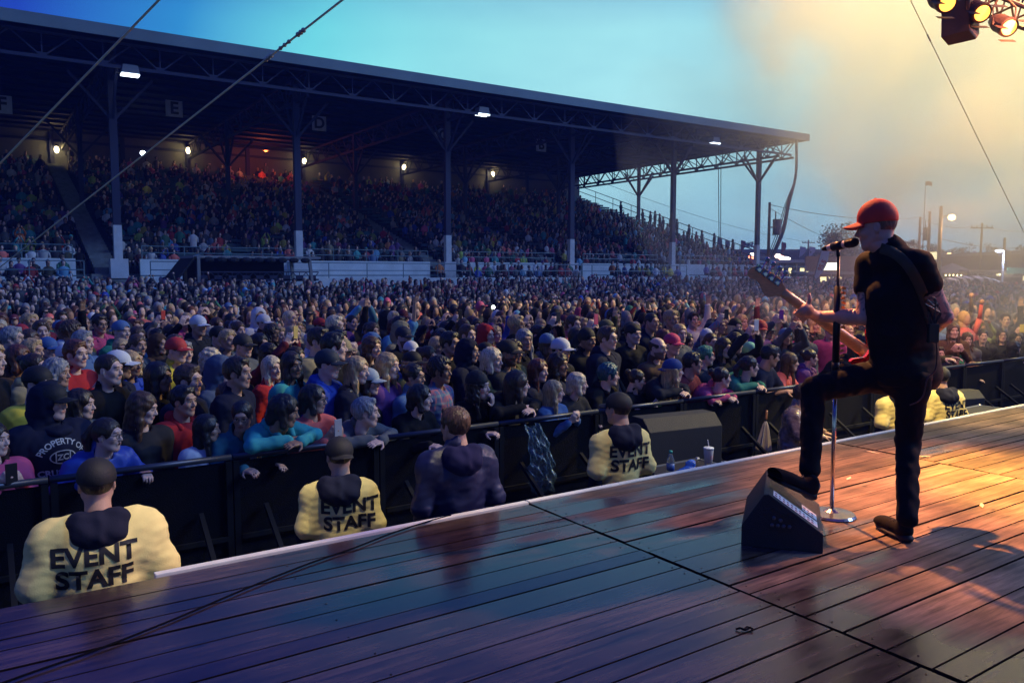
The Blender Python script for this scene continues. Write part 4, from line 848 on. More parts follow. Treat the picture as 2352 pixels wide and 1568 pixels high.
mb.path([Vector(loc_(*spl(ps, i/24), 4.30)) for i in range(25)], .004, 6); mb.build('cable', mat('cable_black', (.01, .01, .011), .5), pk)
# ---- microphone stand, microphone, pick holder
blk = mat('black_metal', (.014, .014, .015), .4, .5)
b0 = atz(1910, 1184, 0); top = pd(1926, 590, 4.70); ms_ = thing('microphone_stand', 'chrome and black microphone stand with a round base in front of the singer', 'microphone stand', b0)
mb = MB(); mb.lathe([(.0, .0), (.135, .0), (.14, .008), (.13, .020), (.05, .030), (.02, .045), (.0, .045)], (0, 0, 0), 28); mb.build('base', mat('base_chrome', (.30, .30, .31), .25, .9), ms_, smooth=False)
T = top-b0; mb = MB(); mb.tube((0, 0, .03), T*.62, .0125, 12); mb.build('lower_tube', chrome, ms_, smooth=True)
mb = MB(); mb.tube(T*.56, T*.60, .022, 12); mb.tube(T*.60, T*.70, .017, 12); mb.build('clutch', blk, ms_, smooth=True)
mb = MB(); mb.tube(T*.62, T, .0085, 12); mb.build('upper_tube', blk, ms_, smooth=True)
mic = thing('microphone', 'silver microphone with a black head held in a clip at the singer’s mouth', 'microphone', O)
m0 = loc_(1890, 572, 4.80); m1 = loc_(1963, 556, 4.62); md = (m1-m0)/np.linalg.norm(m1-m0); A = lambda t: Vector(m0+(m1-m0)*t)
def along(mb, prof, n=14):
    q = Vector(m1-m0); M = q.to_track_quat('Z', 'Y').to_matrix(); mb.lathe([(r_, z*q.length) for r_, z in prof], Vector(m0), n, M=M); return mb
along(MB(), [(0, -.0), (.012, .0), (.015, .08), (.0175, .17)]).build('antenna_end', blk, mic, smooth=True)
along(MB(), [(.0175, .17), (.018, .2), (.0205, .72), (.021, .73)]).build('grip', mat('silver_body', (.62, .60, .58), .3, .25), mic, smooth=True)
along(MB(), [(.021, .73), (.0265, .78), (.028, .84), (.0285, .95), (.026, 1.03), (.017, 1.09), (0, 1.11)]).build('grille', mat('black_grille', (.015, .015, .015), .5, .4, bump=1, bscale=400), mic, smooth=True)
tl = Vector(pd(1926, 590, 4.70)-b0); mb = MB(); tq = Vector(A(.48))+O-b0; mb.tube(tl, tq-Vector((0, 0, .02)), .011, 8); mb.tube(tq-Vector(md)*.035, tq+Vector(md)*.035, .026, 12); mb.build('clip', blk, ms_, smooth=True)
ph = thing('pick_holder', 'row of orange guitar picks in a black holder clamped on the microphone stand', 'pick holder', b0)
mb = MB(); f0 = (755-0)/1.0; zz = lambda py: T*((1184-py)/(1184-590.)); mb.tube(zz(850), zz(655), .021, 10); mb.build('holder', blk, ph, smooth=True)
r = random.Random(3); n_=0
for y in list(range(660, 752, 11))+list(range(790, 846, 11)):
    c = zz(y)+VR*.033; mb = MB(); a = r.uniform(-.3, .3); w9 = r.uniform(.6, 1.0); q = [(-.014, -.006), (.0, -.009), (.013*w9, -.006), (.015*w9, .002), (.0, .010), (-.013, .005)]
    mb.prism(q, -.0012, .0012, fn=lambda u, d, v: c+VR*u+Vector((0, 0, v*1.0+u*a))+VF0*d*2-VF0*.01); mb.build('pick', mat('orange_pick', (.85, .30, .06), .35), ph)
# ================================================================== wedge monitor on the deck, with set lists
wm = Vector((3.80, 2.66, 0)); wdg = thing('wedge_monitor', 'black wedge monitor on the deck under the singer’s raised foot', 'wedge monitor', wm)
fl = atz(1702, 1252, 0); fr_ = atz(1890, 1272, 0); bk = atz(1925, 1204, 0); ux = (fr_-fl); W_ = ux.length; ux.normalize(); uy = Vector((-ux.y, ux.x, 0)); D_ = .58
# side profile (depth, height): low back, sloped grille facing the singer's side, top edge
def wp(u, d, v): return fl-wm+ux*u+uy*d+Vector((0, 0, v))
SC_ = W_
mb = MB(); prof = [(0, 0), (W_, 0), (W_, .115), (W_-.285, .36), (.175, .36) , (.0, .105)]
prof = [(0.0, 0.0), (W_, 0.0), (W_*1.0, .105), (W_*.33, .292), (W_*.27, .288), (0, .11)]
mb.prism(prof, 0, D_, fn=wp); wb = mb.build('cabinet', mat('wedge_carpet', (.013, .013, .015), .55, bump=.7, bscale=160), wdg, bevel=.006)
mb = MB(); mb.prism([(W_*.36, .10), (W_*.62, .10), (W_*.62, .17), (W_*.36, .22)], -.004, .004, fn=wp); mb.build('jack_plate', mat('plate', (.03, .03, .035), .4, .6), wdg)
mb = MB(); 
for q in ((.38, .13), (.45, .13), (.52, .13), (.59, .13), (.40, .17), (.48, .16)): c = wp(W_*q[0], -.008, q[1]); mb.ball(c, .011, 8, 5)
mb.build('knob', mat('knob_grey', (.08, .08, .09), .4), wdg)
def topslope(u, d): # point on the sloping upper face, u 0..1 along it
    x = W_*(.33+.67*u); return wp(x, d, .292-(.187)*u)+Vector((0, 0, .002))
paper = mat('paper', (.92, .86, .74), .7)
for i, (u0, u1, d0, d1, lab) in enumerate(((.08, .90, .035, .135, 'long taped set list sheet along the near top edge of the wedge'), (.62, .90, .165, .27, 'smaller set list sheet partly under the singer’s shoe'))):
    sh = thing('set_list', lab, 'paper', wm); mb = MB(); n = 1
    vs = [topslope(u0, d0), topslope(u1, d0), topslope(u1, d1), topslope(u0, d1)]; up = Vector((0, 0, .0015)); mb.add([v for v in vs]+[v+up for v in vs], [(0, 1, 2, 3), (7, 6, 5, 4), (0, 4, 5, 1), (1, 5, 6, 2), (2, 6, 7, 3), (3, 7, 4, 0)]); mb.build('sheet', paper, sh)
    mb = MB(); r = random.Random(i); k = 0
    u = u0+.03
    while u < u1-.05:
        for row in range(2):
            dd = d0+.012+row*(d1-d0-.02)*.5; w2 = r.uniform(.025, .045)
            a = [topslope(u, dd), topslope(u+w2, dd), topslope(u+w2, dd+.022), topslope(u, dd+.022)]; mb.add([v+Vector((0, 0, .0022)) for v in a], [(0, 1, 2, 3)])
        u += .075
    mb.build('print', mat('red_print', (.35, .10, .07), .7), sh)
# ================================================================== cable and debris on the deck
mb = MB(); ps = [(-40, 1585), (60, 1548), (220, 1492), (400, 1421), (560, 1353), (700, 1297), (812, 1258), (905, 1222), (1000, 1192), (1035, 1183)]; mb.path([atz(*spl(ps, i/60), .009) for i in range(61)]+[atz(1040, 1180, .01)+Vector((.0, .03, -.01)), atz(1042, 1182, 0)+Vector((0, .05, -.4))], 0.0045, 7)
tag(mb.build('stage_cable', mat('rubber_black', (.004, .004, .005), .9, spec=.1)), 'thin black cable running diagonally over the wet boards to the stage edge', 'cable')
mb = MB(); ps = [(2015, 1215), (2005, 1222)]
mb = MB(); c = atz(1712, 1440, .008); mb.path([atz(1690, 1444, .006), atz(1700, 1441, .012), atz(1712, 1446, .008), atz(1724, 1440, .012), atz(1728, 1448, .006)], .0045, 6); mb.path([atz(1706, 1446, .006), atz(1716, 1438, .014), atz(1730, 1443, .01)], .0035, 5); tag(mb.build('debris', MATS['rubber_black']), 'small black scrap of crumpled tape lying on the wet boards', 'debris')
for i, (x, y, lab) in enumerate(((2255, 1160, 'torn bit of pale tape glowing on the yellow lit boards'), (2005, 1038, 'pale tape mark on the boards behind the singer’s standing leg'), (2125, 1048, 'small tape scrap right of the singer’s standing leg'), (1950, 1098, 'scrap of pale tape near the microphone stand'))):
    mb = MB(); c = atz(x, y, .004); a = .4+i; mb.prism([(-.06, -.008), (.02, -.012), (.06, .006), (-.01, .012)], 0, .0016, fn=lambda u, d, v: c+Vector((u*math.cos(a)-v*math.sin(a), u*math.sin(a)+v*math.cos(a), d))); tag(mb.build('tape_mark', mat('pale_tape', (.7, .62, .4), .5)), lab, 'tape', 'bits of tape on the deck')
# ================================================================== guy wires
def wire(pts, r, lab, fit=(), n=40, m='wire_grey'):
    w_ = thing('guy_wire', lab, 'guy wire', pts[0]); P = [Vector(p) for p in pts]; P0, P1 = P
    sag = lambda t: P0.lerp(P1, t)-P0-Vector((0, 0, .0))
    mb = MB(); mb.path([sag(i/n) for i in range(n+1)], r, 7); mb.build('wire', mat(m, (.80, .82, .50), .5, 0), w_)
    for a, b, rr in fit:
        mb = MB(); mb.path([sag(a+(b-a)*i/6) for i in range(7)], [rr*.6, rr, rr*.8, rr*.55, rr*.8, rr, rr*.6], 8)
        for k in (.15, .5, .85): c = sag(a+(b-a)*k); mb.ball(c, rr*1.5, 8, 5)
        mb.build('turnbuckle', mat('galvanised', (.45, .45, .36), .4, .7), w_)
    return w_
wire((pd(-60, 437, 7.0), pd(420, -56, 5.0)), .0075, 'plain guy wire crossing the top left corner')
a0 = pd(-70, 668, 12.0); a1 = pd(860, -57, 5.0)
def tof(px): # fraction along the second wire seen at px
    lo, hi = 0., 1.
    for _ in range(40):
        m = (lo+hi)/2
        if proj(Vector(a0).lerp(Vector(a1), m))[0] < px: lo = m
        else: hi = m
    return lo
wire((a0, a1), .0075, 'long guy wire with turnbuckles running down over the grandstand', ((tof(608), tof(625), .012), (tof(640), tof(668), .010), (tof(682), tof(700), .012)))
wire((pd(2080, -22, 6.5), pd(2372, 575, 9.5)), .0035, 'thin guy wire in front of the smoke at the right', ((.12, .14, .006),))
# ================================================================== lighting truss with lamps, top right
tr = thing('lighting_truss', 'dark lighting truss seen at the top right corner', 'truss', (7.0, 4.9, 4.75))
mb = MB()
for y in (0, .42):
    for z in (0, .42): mb.tube((1.6, y, z), (12, y, z), .028, 8)
for k in range(24):
    x = 1.6+k*.44
    for y in (0, .42): mb.tube((x, y, 0), (x+.22, y, .42), .014, 6); mb.tube((x+.22, y, .42), (x+.44, y, 0), .014, 6)
    for z in (0, .42): mb.tube((x, 0, z), (x+.22, .42, z), .014, 6)
mb.build('truss_frame', mat('truss_brown', (.10, .05, .03), .55, .4), tr)
lens = mat('lamp_lens', (1, .8, .4), .3, emit=(1.0, .40, .05), estr=2.6)
pars = [(2176, 8), (2256, 31), (2318, 64)]
LABP = ['lit stage lamp at the left end of the truss', 'lit stage lamp in the middle of the three', 'lit stage lamp nearest the right edge']
tgt = Vector((5.6, 1.2, 0))
for i, (x, y) in enumerate(pars):
    p = aty(x, y, 4.72); q = thing('stage_lamp', LABP[i], 'stage lamp', p, 0, 'stage lamps on the truss')
    dr = (Vector((p.x-4.0, 1.0, 0))-p).normalized(); dr = Vector((-.45, -.72, -.50)).normalized(); M = dr.to_track_quat('-Z', 'Y').to_matrix()
    mb = MB(); mb.lathe([(.100, .0), (.112, .005), (.112, .06), (.105, .10), (.105, .22), (.07, .34), (.0, .36)], (0, 0, 0), 18, M=M); mb.build('can', mat('lamp_can', (.16, .07, .03), .5, .3), q, smooth=False)
    mb = MB(); mb.lathe([(.0, -.006), (.086, -.003), (.086, .03)], (0, 0, 0), 18, M=M); mb.build('lens', lens, q)
    mb = MB(); mb.path([M @ Vector((.13, 0, .12)), M @ Vector((.14, 0, .12))+Vector((0, 0, .2)), Vector((0, .1, .42)), M @ Vector((-.14, 0, .12))+Vector((0, 0, .2)), M @ Vector((-.13, 0, .12))], .012, 6); mb.build('yoke', MATS['lamp_can'], q)
    for k, (u, v, w2, h2) in enumerate(((-.15, .10, .16, .10), (.15, .02, .10, .14), (0, -.15, .18, .08))):
        mb = MB(); mb.box((0, 0, 0), (w2, .004, h2), M=M); vs = [Vector(a)+M @ Vector((u*.9, v*.9, -.05)) for a in mb.v]; mb.v = [tuple(a) for a in vs]; mb.build('barn_door', MATS['lamp_can'], q)
p = aty(2205, 62, 5.0); q = thing('hanging_speaker', 'brown speaker box hanging between the first two stage lamps', 'speaker', p)
mb = MB(); mb.prism([(-.13, .26), (.12, .26), (.13, -.10), (.06, -.17), (-.11, -.10)], -.16, .16, fn=lambda u, d, v: Vector((u, d, v))); mb.build('cabinet', mat('speaker_brown', (.22, .10, .045), .6, var=.1, vscale=6), q, bevel=.01)
mb = MB(); mb.prism([(-.10, .22), (.09, .22), (.09, -.06), (-.09, -.06)], -.17, -.163, fn=lambda u, d, v: Vector((u, d, v))); mb.build('grille', mat('speaker_grille', (.10, .05, .03), .8, bump=.6, bscale=250), q)
mb = MB(); mb.box((0, 0, .28), (.3, .05, .05)); mb.tube((0, 0, .2), (0, 0, .5), .014, 6); mb.build('bracket', MATS['lamp_can'], q)
# stage lamps' light, then added spots for the crowd and staff
spot('lamp_beam', (5.3, 5.3, 4.9), (5.6, 1.9, 0), 5200, (1.0, .38, .12), 46, .9, .07)
spot('lamp_beam', (7.6, 5.0, 4.6), (6.2, 2.3, 0), 5200, (1.0, .55, .06), 26, .9, .07)
spot('lamp_beam', (9.2, 4.3, 4.6), (6.9, 1.1, 0), 11000, (1.0, .04, .03), 34, .9, .07)
spot('lamp_beam', (9.5, 1.6, 4.9), (4.3, 2.5, 1.7), 2000, (1.0, .40, .18), 27, .9, .07)
spot('lamp_beam', (9.2, 2.6, 5.6), (15.5, 12, -1), 2600, (1.0, .45, .35), 46, 1.0, .12)  # unseen spot added to warm the crowd at the right
spot('lamp_beam', (7.6, 3.2, 5.0), (8.9, 4.8, -.2), 2200, (1.0, .72, .26), 40, 1.0, .1)  # added spot that brightens the guard behind the singer
for x_, e_ in ((.9, 620), (2.5, 620), (3.4, 420), (5.6, 620)): spot('lamp_beam', (x_+1.0, 2.6, 5.2), (x_, 4.95, -.3), e_, (1.0, .84, .50), 23, .7, .08)  # added fill spots over the deck for the staff shirts, no lamps there

q = thing('phone', 'phone with its torch shining white in the middle of the crowd', 'phone', atz(1132, 709, GZ+1.85), 0, 'phones held up in the crowd'); mb = MB(); mb.box((0, 0, 0), (.075, .01, .145)); mb.build('phone_case', mat('ph_t', (.02, .02, .02), .3), q); mb = MB(); mb.ball((0, -.02, .03), (.032, .02, .032), 16, 10); mb.build('torch', mat('torch', (1, 1, 1), .3, emit=(.85, 1, .9), estr=25), q)
# ================================================================== crowd barrier
RY, RT = 6.2, .07
bar_m = mat('barrier_steel', (.006, .007, .010), .8, 0, spec=.2); pan_m = mat('barrier_mesh', (.004, .0045, .007), .9, 0, bump=.8, bscale=160, spec=.15)
proto = thing('barrier_section', 'black crowd barrier section with mesh panel', 'barrier', (0, RY, GZ), 0, 'black barrier sections along the front row')
W1 = 1.22; H1 = RT-GZ
mb = MB(); mb.tube((0, 0, H1-.02), (W1-.012, 0, H1-.02), .024, 12); mb.build('top_rail', mat('rail_worn', (.05, .06, .09), .42, .6), proto, smooth=True)
mb = MB(); mb.box((W1/2, .012, H1/2+.02), (W1-.09, .006, H1-.16)); mb.build('mesh_panel', pan_m, proto)
for x in (.022, W1-.034):
    mb = MB(); mb.box((x, 0, (H1-.05)/2), (.045, .045, H1-.05)); mb.build('post', bar_m, proto)
for x in (.24, W1-.25):
    mb = MB(); mb.beam((x, -.02, H1*.62), (x, -.95, .05), .035); mb.box((x, -.5, .025), (.05, 1.0, .04)); mb.build('brace', bar_m, proto)
mb = MB(); mb.box((W1/2, -.55, .006), (W1-.02, 1.05, .010)); mb.box((W1/2, -.02, H1*.42), (W1-.1, .03, .035)); mb.build('foot_plate', bar_m, proto)
ordn = ['first', 'second', 'third', 'fourth', 'fifth', 'sixth', 'seventh', 'eighth', 'ninth', 'tenth', 'eleventh', 'twelfth', 'thirteenth', 'fourteenth', 'fifteenth', 'sixteenth']
for i in range(16):
    o = proto if i == 0 else copy_tree(proto); o.location.x = -.85+W1*i
    o['label'] = 'black mesh crowd barrier section, '+ordn[i]+' from the left end of the row'
# ================================================================== people in the pit
def back_text(root, lines, size, z0, color='sign_black', dx=0, front=False, step=None, mesh_name='tee_shirt', name='lettering', tilt=0):
    sh = [c for c in root.children if c.name.startswith(mesh_name)][0]; me = sh.data; bv = BVHTree.FromPolygons([v.co for v in me.vertices], [list(p.vertices) for p in me.polygons])
    for i, ln in enumerate(lines):
        tm = text_mesh(ln, size, 0, size*.035, spacing=1.02) if isinstance(ln, str) else ln; bm = bmesh.new(); bm.from_mesh(tm); bmesh.ops.triangulate(bm, faces=bm.faces)
        for _ in range(4):
            es = [e for e in bm.edges if e.calc_length() > size*.16]
            if not es: break
            bmesh.ops.subdivide_edges(bm, edges=es, cuts=1); bmesh.ops.triangulate(bm, faces=bm.faces)
        for v in bm.verts:
            u, w_ = v.co.x, v.co.y; ct, st = math.cos(tilt), math.sin(tilt); u, w_ = u*ct-w_*st, u*st+w_*ct; y = (u if front else -u)+dx; z = z0+w_-i*(step or size*1.02)
            o = Vector((1.2 if front else -1.2, y, z)); h = bv.ray_cast(o, Vector((-1 if front else 1, 0, 0)))
            v.co = (h[0]+Vector((.0035 if front else -.0035, 0, 0))) if h[0] is not None else Vector((0, y, z))
        bm.to_mesh(tm); bm.free(); tm.name = name; tm.materials.clear(); tm.materials.append(MATS[color]); o = bpy.data.objects.new(name, tm); COL.objects.link(o); o.parent = root
mat('print_pale', (.45, .48, .50), .7)
yel = (.84, .71, .27)
G2 = 'event staff in the pit'
def staff(px, py, Y, az, lab, hat='cap', hy=0, bulk=1.2, pose='slouch', scale=None, text=True, dx=0, z0=None, hp=0, skin='m'):
    H = at_head(px, py, None, Y); p = POSES[pose]; sc = (H.z-GZ)/p['hd'][2]; off = Vector((p['hd'][0]*sc, 0, 0)); off.rotate(Matrix.Rotation(R_(az), 3, 'Z'))
    r = person(Vector((H.x, H.y, GZ))-off, R_(az), pose, 'm', hy, skin, 'buzz', 'dark', hat, 'black', 'tee', yel, scale=sc, label=lab, group=G2, bulk=bulk, hp=hp)
    addmesh('hood', cached(('t', 'hood_down2'), lambda: mk_mesh('hood', [(np.asarray(V)*1.12, F, m) for V, F, m in hat_parts('hood_down')], [cloth_m])), r, (.010, .012, .030), (p['hd'][0]-.01, 0, p['hd'][2]+.015))
    mb = MB()
    for S, E, W, d_, n_, y in arms(p): E = (E[0], E[1]*bulk**.6, E[2]); mb.path([Vector(lerp(S, E, .6)), Vector(E), Vector(lerp(E, W, .95))], [.058, .054, .040], 12)
    mb.build('sleeve', cloth_m, r, smooth=True, color=(.010, .012, .030))
    if text: back_text(r, ['EVENT', 'STAFF'], .125, z0 or p['nk'][2]-.13, dx=dx, step=.112)
    return r
staff(222, 1112, 4.52, 86, 'broad event staff man in the left foreground with black cap and dark hood', 'cap', 0, 1.38, dx=.03)
staff(778, 1048, 4.80, 70, 'event staff man with backward black cap left of the navy jacket', 'cap_back', 14, 1.02, dx=-.06)
staff(1418, 940, 4.75, 80, 'event staff man with black cap beside the bottle, facing the front row', 'cap', 20, 1.02, dx=-.03)
staff(2158, 868, 4.70, 70, 'event staff person partly hidden behind the singer, brightly lit by the lamps', 'cap', 0, 1.2, dx=-.10)
staff(2045, 882, 4.95, 84, 'event staff person seen in a gap between the singer’s legs', 'cap', 0, 1.1, text=False)
r = person((0, 0, 0), R_(84), 'down', 'm', 22, 'm', 'short', 'brown', None, 'black', 'poncho', (.010, .012, .055), label='man in a bulky dark navy jacket standing between two event staff', group='people in the pit', bulk=1.22)
H = at_head(1047, 980, None, 4.40); sc_ = (H.z-GZ)/POSES['down']['hd'][2]; r.scale = (sc_,)*3; r.location = (H.x, H.y, GZ)
addmesh('hood', CACHE[('t', 'hood_down2')], r, (.009, .010, .05), (.0, 0, POSES['down']['hd'][2]+.01)); r.children[-1].data = mk_mesh('hood', [(np.asarray(V)*1.3, F, m) for V, F, m in hat_parts('hood_down')], [shell_m])
clear = mat('clear_plastic', (.35, .5, .5), .12, spec=.7, alpha=.38, bump=1.0, bscale=18)
r = person((0, 0, 0), R_(-60), 'crouch', 'f', 30, 'm', 'short', 'dark', None, 'black', 'poncho', (.35, .22, .16), label='crouching person in a crinkled clear poncho at the barrier left of the singer', group='people in the pit', bulk=1.3, cm=mat('crinkled_clear', (.30, .20, .15), .15, bump=1.0, bscale=30, var=.5, vscale=14))
H = at_head(1822, 905, None, 5.55); sc_ = (H.z-GZ)/POSES['crouch']['hd'][2]; r.scale = (sc_,)*3; r.location = (H.x, H.y, GZ)
# ================================================================== cases, wedges, bottle, cup, bags, umbrellas
alu = mat('aluminium', (.42, .44, .46), .35, .9); caseb = mat('case_black', (.015, .016, .02), .5, bump=.2, bscale=80)
def case(c, dx, dy, h, lab):
    q = thing('road_case', lab, 'road case', (c.x, c.y, GZ), 0, 'road cases in the pit')
    mb = MB(); mb.box((0, 0, h/2), (dx-.02, dy-.02, h-.01)); mb.build('panel', caseb, q)
    mb = MB()
    for z in (0.012, h-.012, h*.72):
        for y in (-dy/2, dy/2): mb.box((0, y, z), (dx+.004, .028, .026))
        for x in (-dx/2, dx/2): mb.box((x, 0, z), (.027, dy-.03, .025))
    for x in (-dx/2, dx/2):
        for y in (-dy/2, dy/2): mb.box((x, y, h/2), (.031, .031, h-.02))
    mb.build('edge_trim', alu, q)
    mb = MB()
    for x in (-dx/2, dx/2):
        for y in (-dy/2, dy/2): mb.ball((x, y, h-.01), .026, 8, 5)
    mb.build('corner_ball', alu, q); mb = MB(); mb.box((0, -dy/2-.018, h*.5), (.16, .012, .09)); mb.build('handle', alu, q)
    return q
def bottle(p, lab, cap=(.03, .35, .28)):
    q = thing('bottle', lab, 'bottle', p, 0, 'water bottles in the pit')
    mb = MB(); mb.lathe([(.0, .0), (.028, .0), (.032, .012), (.031, .05), (.033, .06), (.033, .13), (.031, .14), (.030, .155), (.018, .192), (.0125, .205), (.0125, .215)], (0, 0, 0), 16); mb.build('bottle_body', mat('bottle_plastic', (.5, .62, .70), .08, trans=.85, spec=.6), q, smooth=True)
    mb = MB(); mb.lathe([(.0336, .065), (.0336, .125)], (0, 0, 0), 16); mb.build('paper_label', mat('bottle_label', (.05, .12, .36), .4, var=.4, vscale=40), q, smooth=True)
    mb = MB(); mb.lathe([(.0145, .212), (.0145, .232), (0, .233)], (0, 0, 0), 14); mb.build('bottle_cap', mat('bottle_cap', cap, .4), q, smooth=True)
def pwedge(c, rz, lab, s=1.0):
    q = thing('floor_monitor', lab, 'floor monitor', c, rz, 'floor monitors in the pit')
    pr = [(0, 0), (.42*s, 0), (.46*s, .16*s), (.26*s, .44*s), (.10*s, .44*s), (0, .34*s)]
    mb = MB(); mb.prism(pr, -.38*s, .38*s, fn=lambda u, d, v: (u, d, v)); mb.build('cabinet', mat('monitor_grey', (.010, .011, .016), .7, bump=.6, bscale=140), q, bevel=.008)
    mb = MB()
    for y in (-.27, .27):
        for u, v in ((.02, .375), (.08, .42)): pass
        for f in (.25, .8): mb.ball((.46*s-.2*s*f+.004, y*s, .16*s+.28*s*f), .013*s, 8, 5)
    mb.build('bolt', mat('bolt_black', (.008, .008, .009), .3, .5), q)
    mb = MB(); mb.prism([(.463*s, .20*s), (.30*s, .43*s), (.296*s, .426*s), (.457*s, .196*s)], -.34*s, .34*s, fn=lambda u, d, v: (u+.006, d, v)); mb.build('grille', mat('monitor_grille', (.012, .012, .016), .8, bump=.8, bscale=260), q)
    return q
c1 = aty(1572, 1082, 4.80); H_ = c1.z-GZ
case(Vector((c1.x, 4.78, 0)), .92, .60, H_, 'black road case with aluminium edges carrying the cup and bottle')
zt = c1.z+.003
b_ = aty(1540, 1072, 4.70); bottle(Vector((b_.x, b_.y, zt)), 'half full water bottle with a green cap on the nearer road case')
cu = Vector((aty(1627, 1062, 4.78).x, 4.78, zt)); q = thing('paper_cup', 'white paper cup with lid and straw on the nearer road case', 'cup', cu)
mb = MB(); mb.lathe([(0, 0), (.031, 0), (.044, .165), (.044, .168)], (0, 0, 0), 20); mb.build('cup_body', mat('cup_white', (.72, .70, .66), .5), q, smooth=True)
mb = MB(); mb.lathe([(.047, .163), (.047, .176), (.040, .180), (0, .181)], (0, 0, 0), 20); mb.build('cup_lid', mat('lid_white', (.75, .78, .78), .2), q, smooth=True)
mb = MB(); mb.tube((.004, 0, .175), (-.004, .01, .245), .004, 8); mb.build('straw', mat('straw_white', (.8, .8, .8), .3), q)
mb = MB(); mb.prism([(math.pi*1.42, .075), (math.pi*1.72, .075), (math.pi*1.72, .112), (math.pi*1.42, .112)], 0, .001, fn=lambda a, d, v: (( .0315+.0765*v+d)*math.cos(a), (.0315+.0765*v+d)*math.sin(a), v)); mb.build('cup_mark', mat('cup_red', (.55, .03, .03), .5), q)
s = SDF((-.20, -.14, -.01), (.20, .14, .20), .009); s.ell((0, 0, .03), (.13, .09, .045), .03); s.cap((-.02, 0, .03), (.07, .02, .13), .05, .025, .04); s.noise(.014, 8, 3); s.noise(.006, 20, 5); s.box((0, 0, -.05), (.4, .4, .052), k=.002, op='s')
V, F = s.mesh(); o = bpy.data.objects.new('plastic_bag', mk_mesh('plastic_bag', [(V, F, 0)], [mat('blue_bag', (.03, .12, .55), .22, bump=.7, bscale=40)])); COL.objects.link(o); t_ = aty(1575, 1085, 4.62); o.location = (t_.x, 4.60, zt); tag(o, 'crumpled blue plastic bag lying between the bottle and the cup', 'plastic bag')
w0 = aty(1548, 1065, 5.40); case(Vector((w0.x, 5.45, 0)), 1.0, .5, .66, 'low black road case under the bigger floor monitor')
pwedge(Vector((w0.x-.02, 5.22, GZ+.665)), R_(82), 'dark grey floor monitor tilted toward the crowd behind the staff man', 1.12)
# its sloped face looks back at the stage
bpy.context.view_layer.update()
c2 = aty(2245, 948, 4.75); case(Vector((c2.x+.1, 4.75, 0)), 1.05, .55, c2.z-GZ, 'road case at the right, behind the warm lit edging strip'); b2 = aty(2208, 940, 4.70); bottle(Vector((b2.x, 4.7, c2.z+.003)), 'dark bottle on the right hand road case beside the lit staff shirt', (.1, .5, .12))
w2 = aty(2215, 930, 5.3); case(Vector((w2.x, 5.50, 0)), .9, .45, .52, 'low road case under the right hand floor monitor'); pwedge(Vector((w2.x, 5.30, GZ+.525)), R_(75), 'brownish lit floor monitor at the right of the singer', .95)
def sheet(name, px, py, w_, h_, lab, m, Y=None, seed=1):
    Y = Y or RY-.06; p = aty(px, py, Y); r = np.random.RandomState(seed); nu, nv = 26, 40; V = []; F = []
    for j in range(nv+1):
        v = j/nv; ww = w_*(.55+.75*v-.55*v*v*v) ; cx = .10*v
        for i in range(nu+1):
            u = i/nu-.5; V.append((cx+u*ww, -.03-.05*math.sin(v*3)+.020*math.sin(u*21+5*math.sin(v*4+seed)+2.5*math.sin(v*9+u*7))+.014*math.sin(v*23+u*29+3*math.sin(u*8))+.010*math.sin(v*47-u*33)+r.normal()*.002-.05*math.cos(u*3.14)*v, -v*h_+.02*math.sin(u*9)))
    for j in range(nv):
        for i in range(nu): a = j*(nu+1)+i; F.append((a, a+1, a+nu+2, a+nu+1))
    me = mk_mesh(name, [(np.array(V), F, 0)], [m]); o = bpy.data.objects.new(name, me); COL.objects.link(o); o.location = p; tag(o, lab, 'plastic poncho'); md_ = o.modifiers.new('s', 'SOLIDIFY'); md_.thickness = .002; return o
def clearx(m, t, p):
    n, l = t.nodes, t.links; lw = n.new('ShaderNodeLayerWeight'); lw.inputs['Blend'].default_value = .35; z = n.new('ShaderNodeTexNoise'); z.inputs['Scale'].default_value = 16; z.inputs['Detail'].default_value = 5; z.inputs['Distortion'].default_value = 2
    l.new(n.new('ShaderNodeTexCoord').outputs['Object'], z.inputs['Vector']); r = n.new('ShaderNodeMapRange'); r.inputs['From Min'].default_value = .42; r.inputs['From Max'].default_value = .62; r.inputs['To Min'].default_value = .10; r.inputs['To Max'].default_value = .55; l.new(z.outputs[0], r.inputs[0])
    a = n.new('ShaderNodeMath'); a.operation = 'ADD'; a.use_clamp = True; l.new(lw.outputs['Facing'], a.inputs[0]); l.new(r.outputs[0], a.inputs[1]); ml = n.new('ShaderNodeMath'); ml.operation = 'MULTIPLY'; ml.inputs[1].default_value = .45; l.new(a.outputs[0], ml.inputs[0]); l.new(ml.outputs[0], p.inputs['Alpha'])
cp = mat('clear_poncho', (.35, .55, .62), .14, spec=.8, bump=.9, bscale=26, extra=clearx)
sheet('plastic_poncho', 1222, 975, .34, .66, 'crinkled clear plastic poncho hanging over the barrier in the middle', cp)
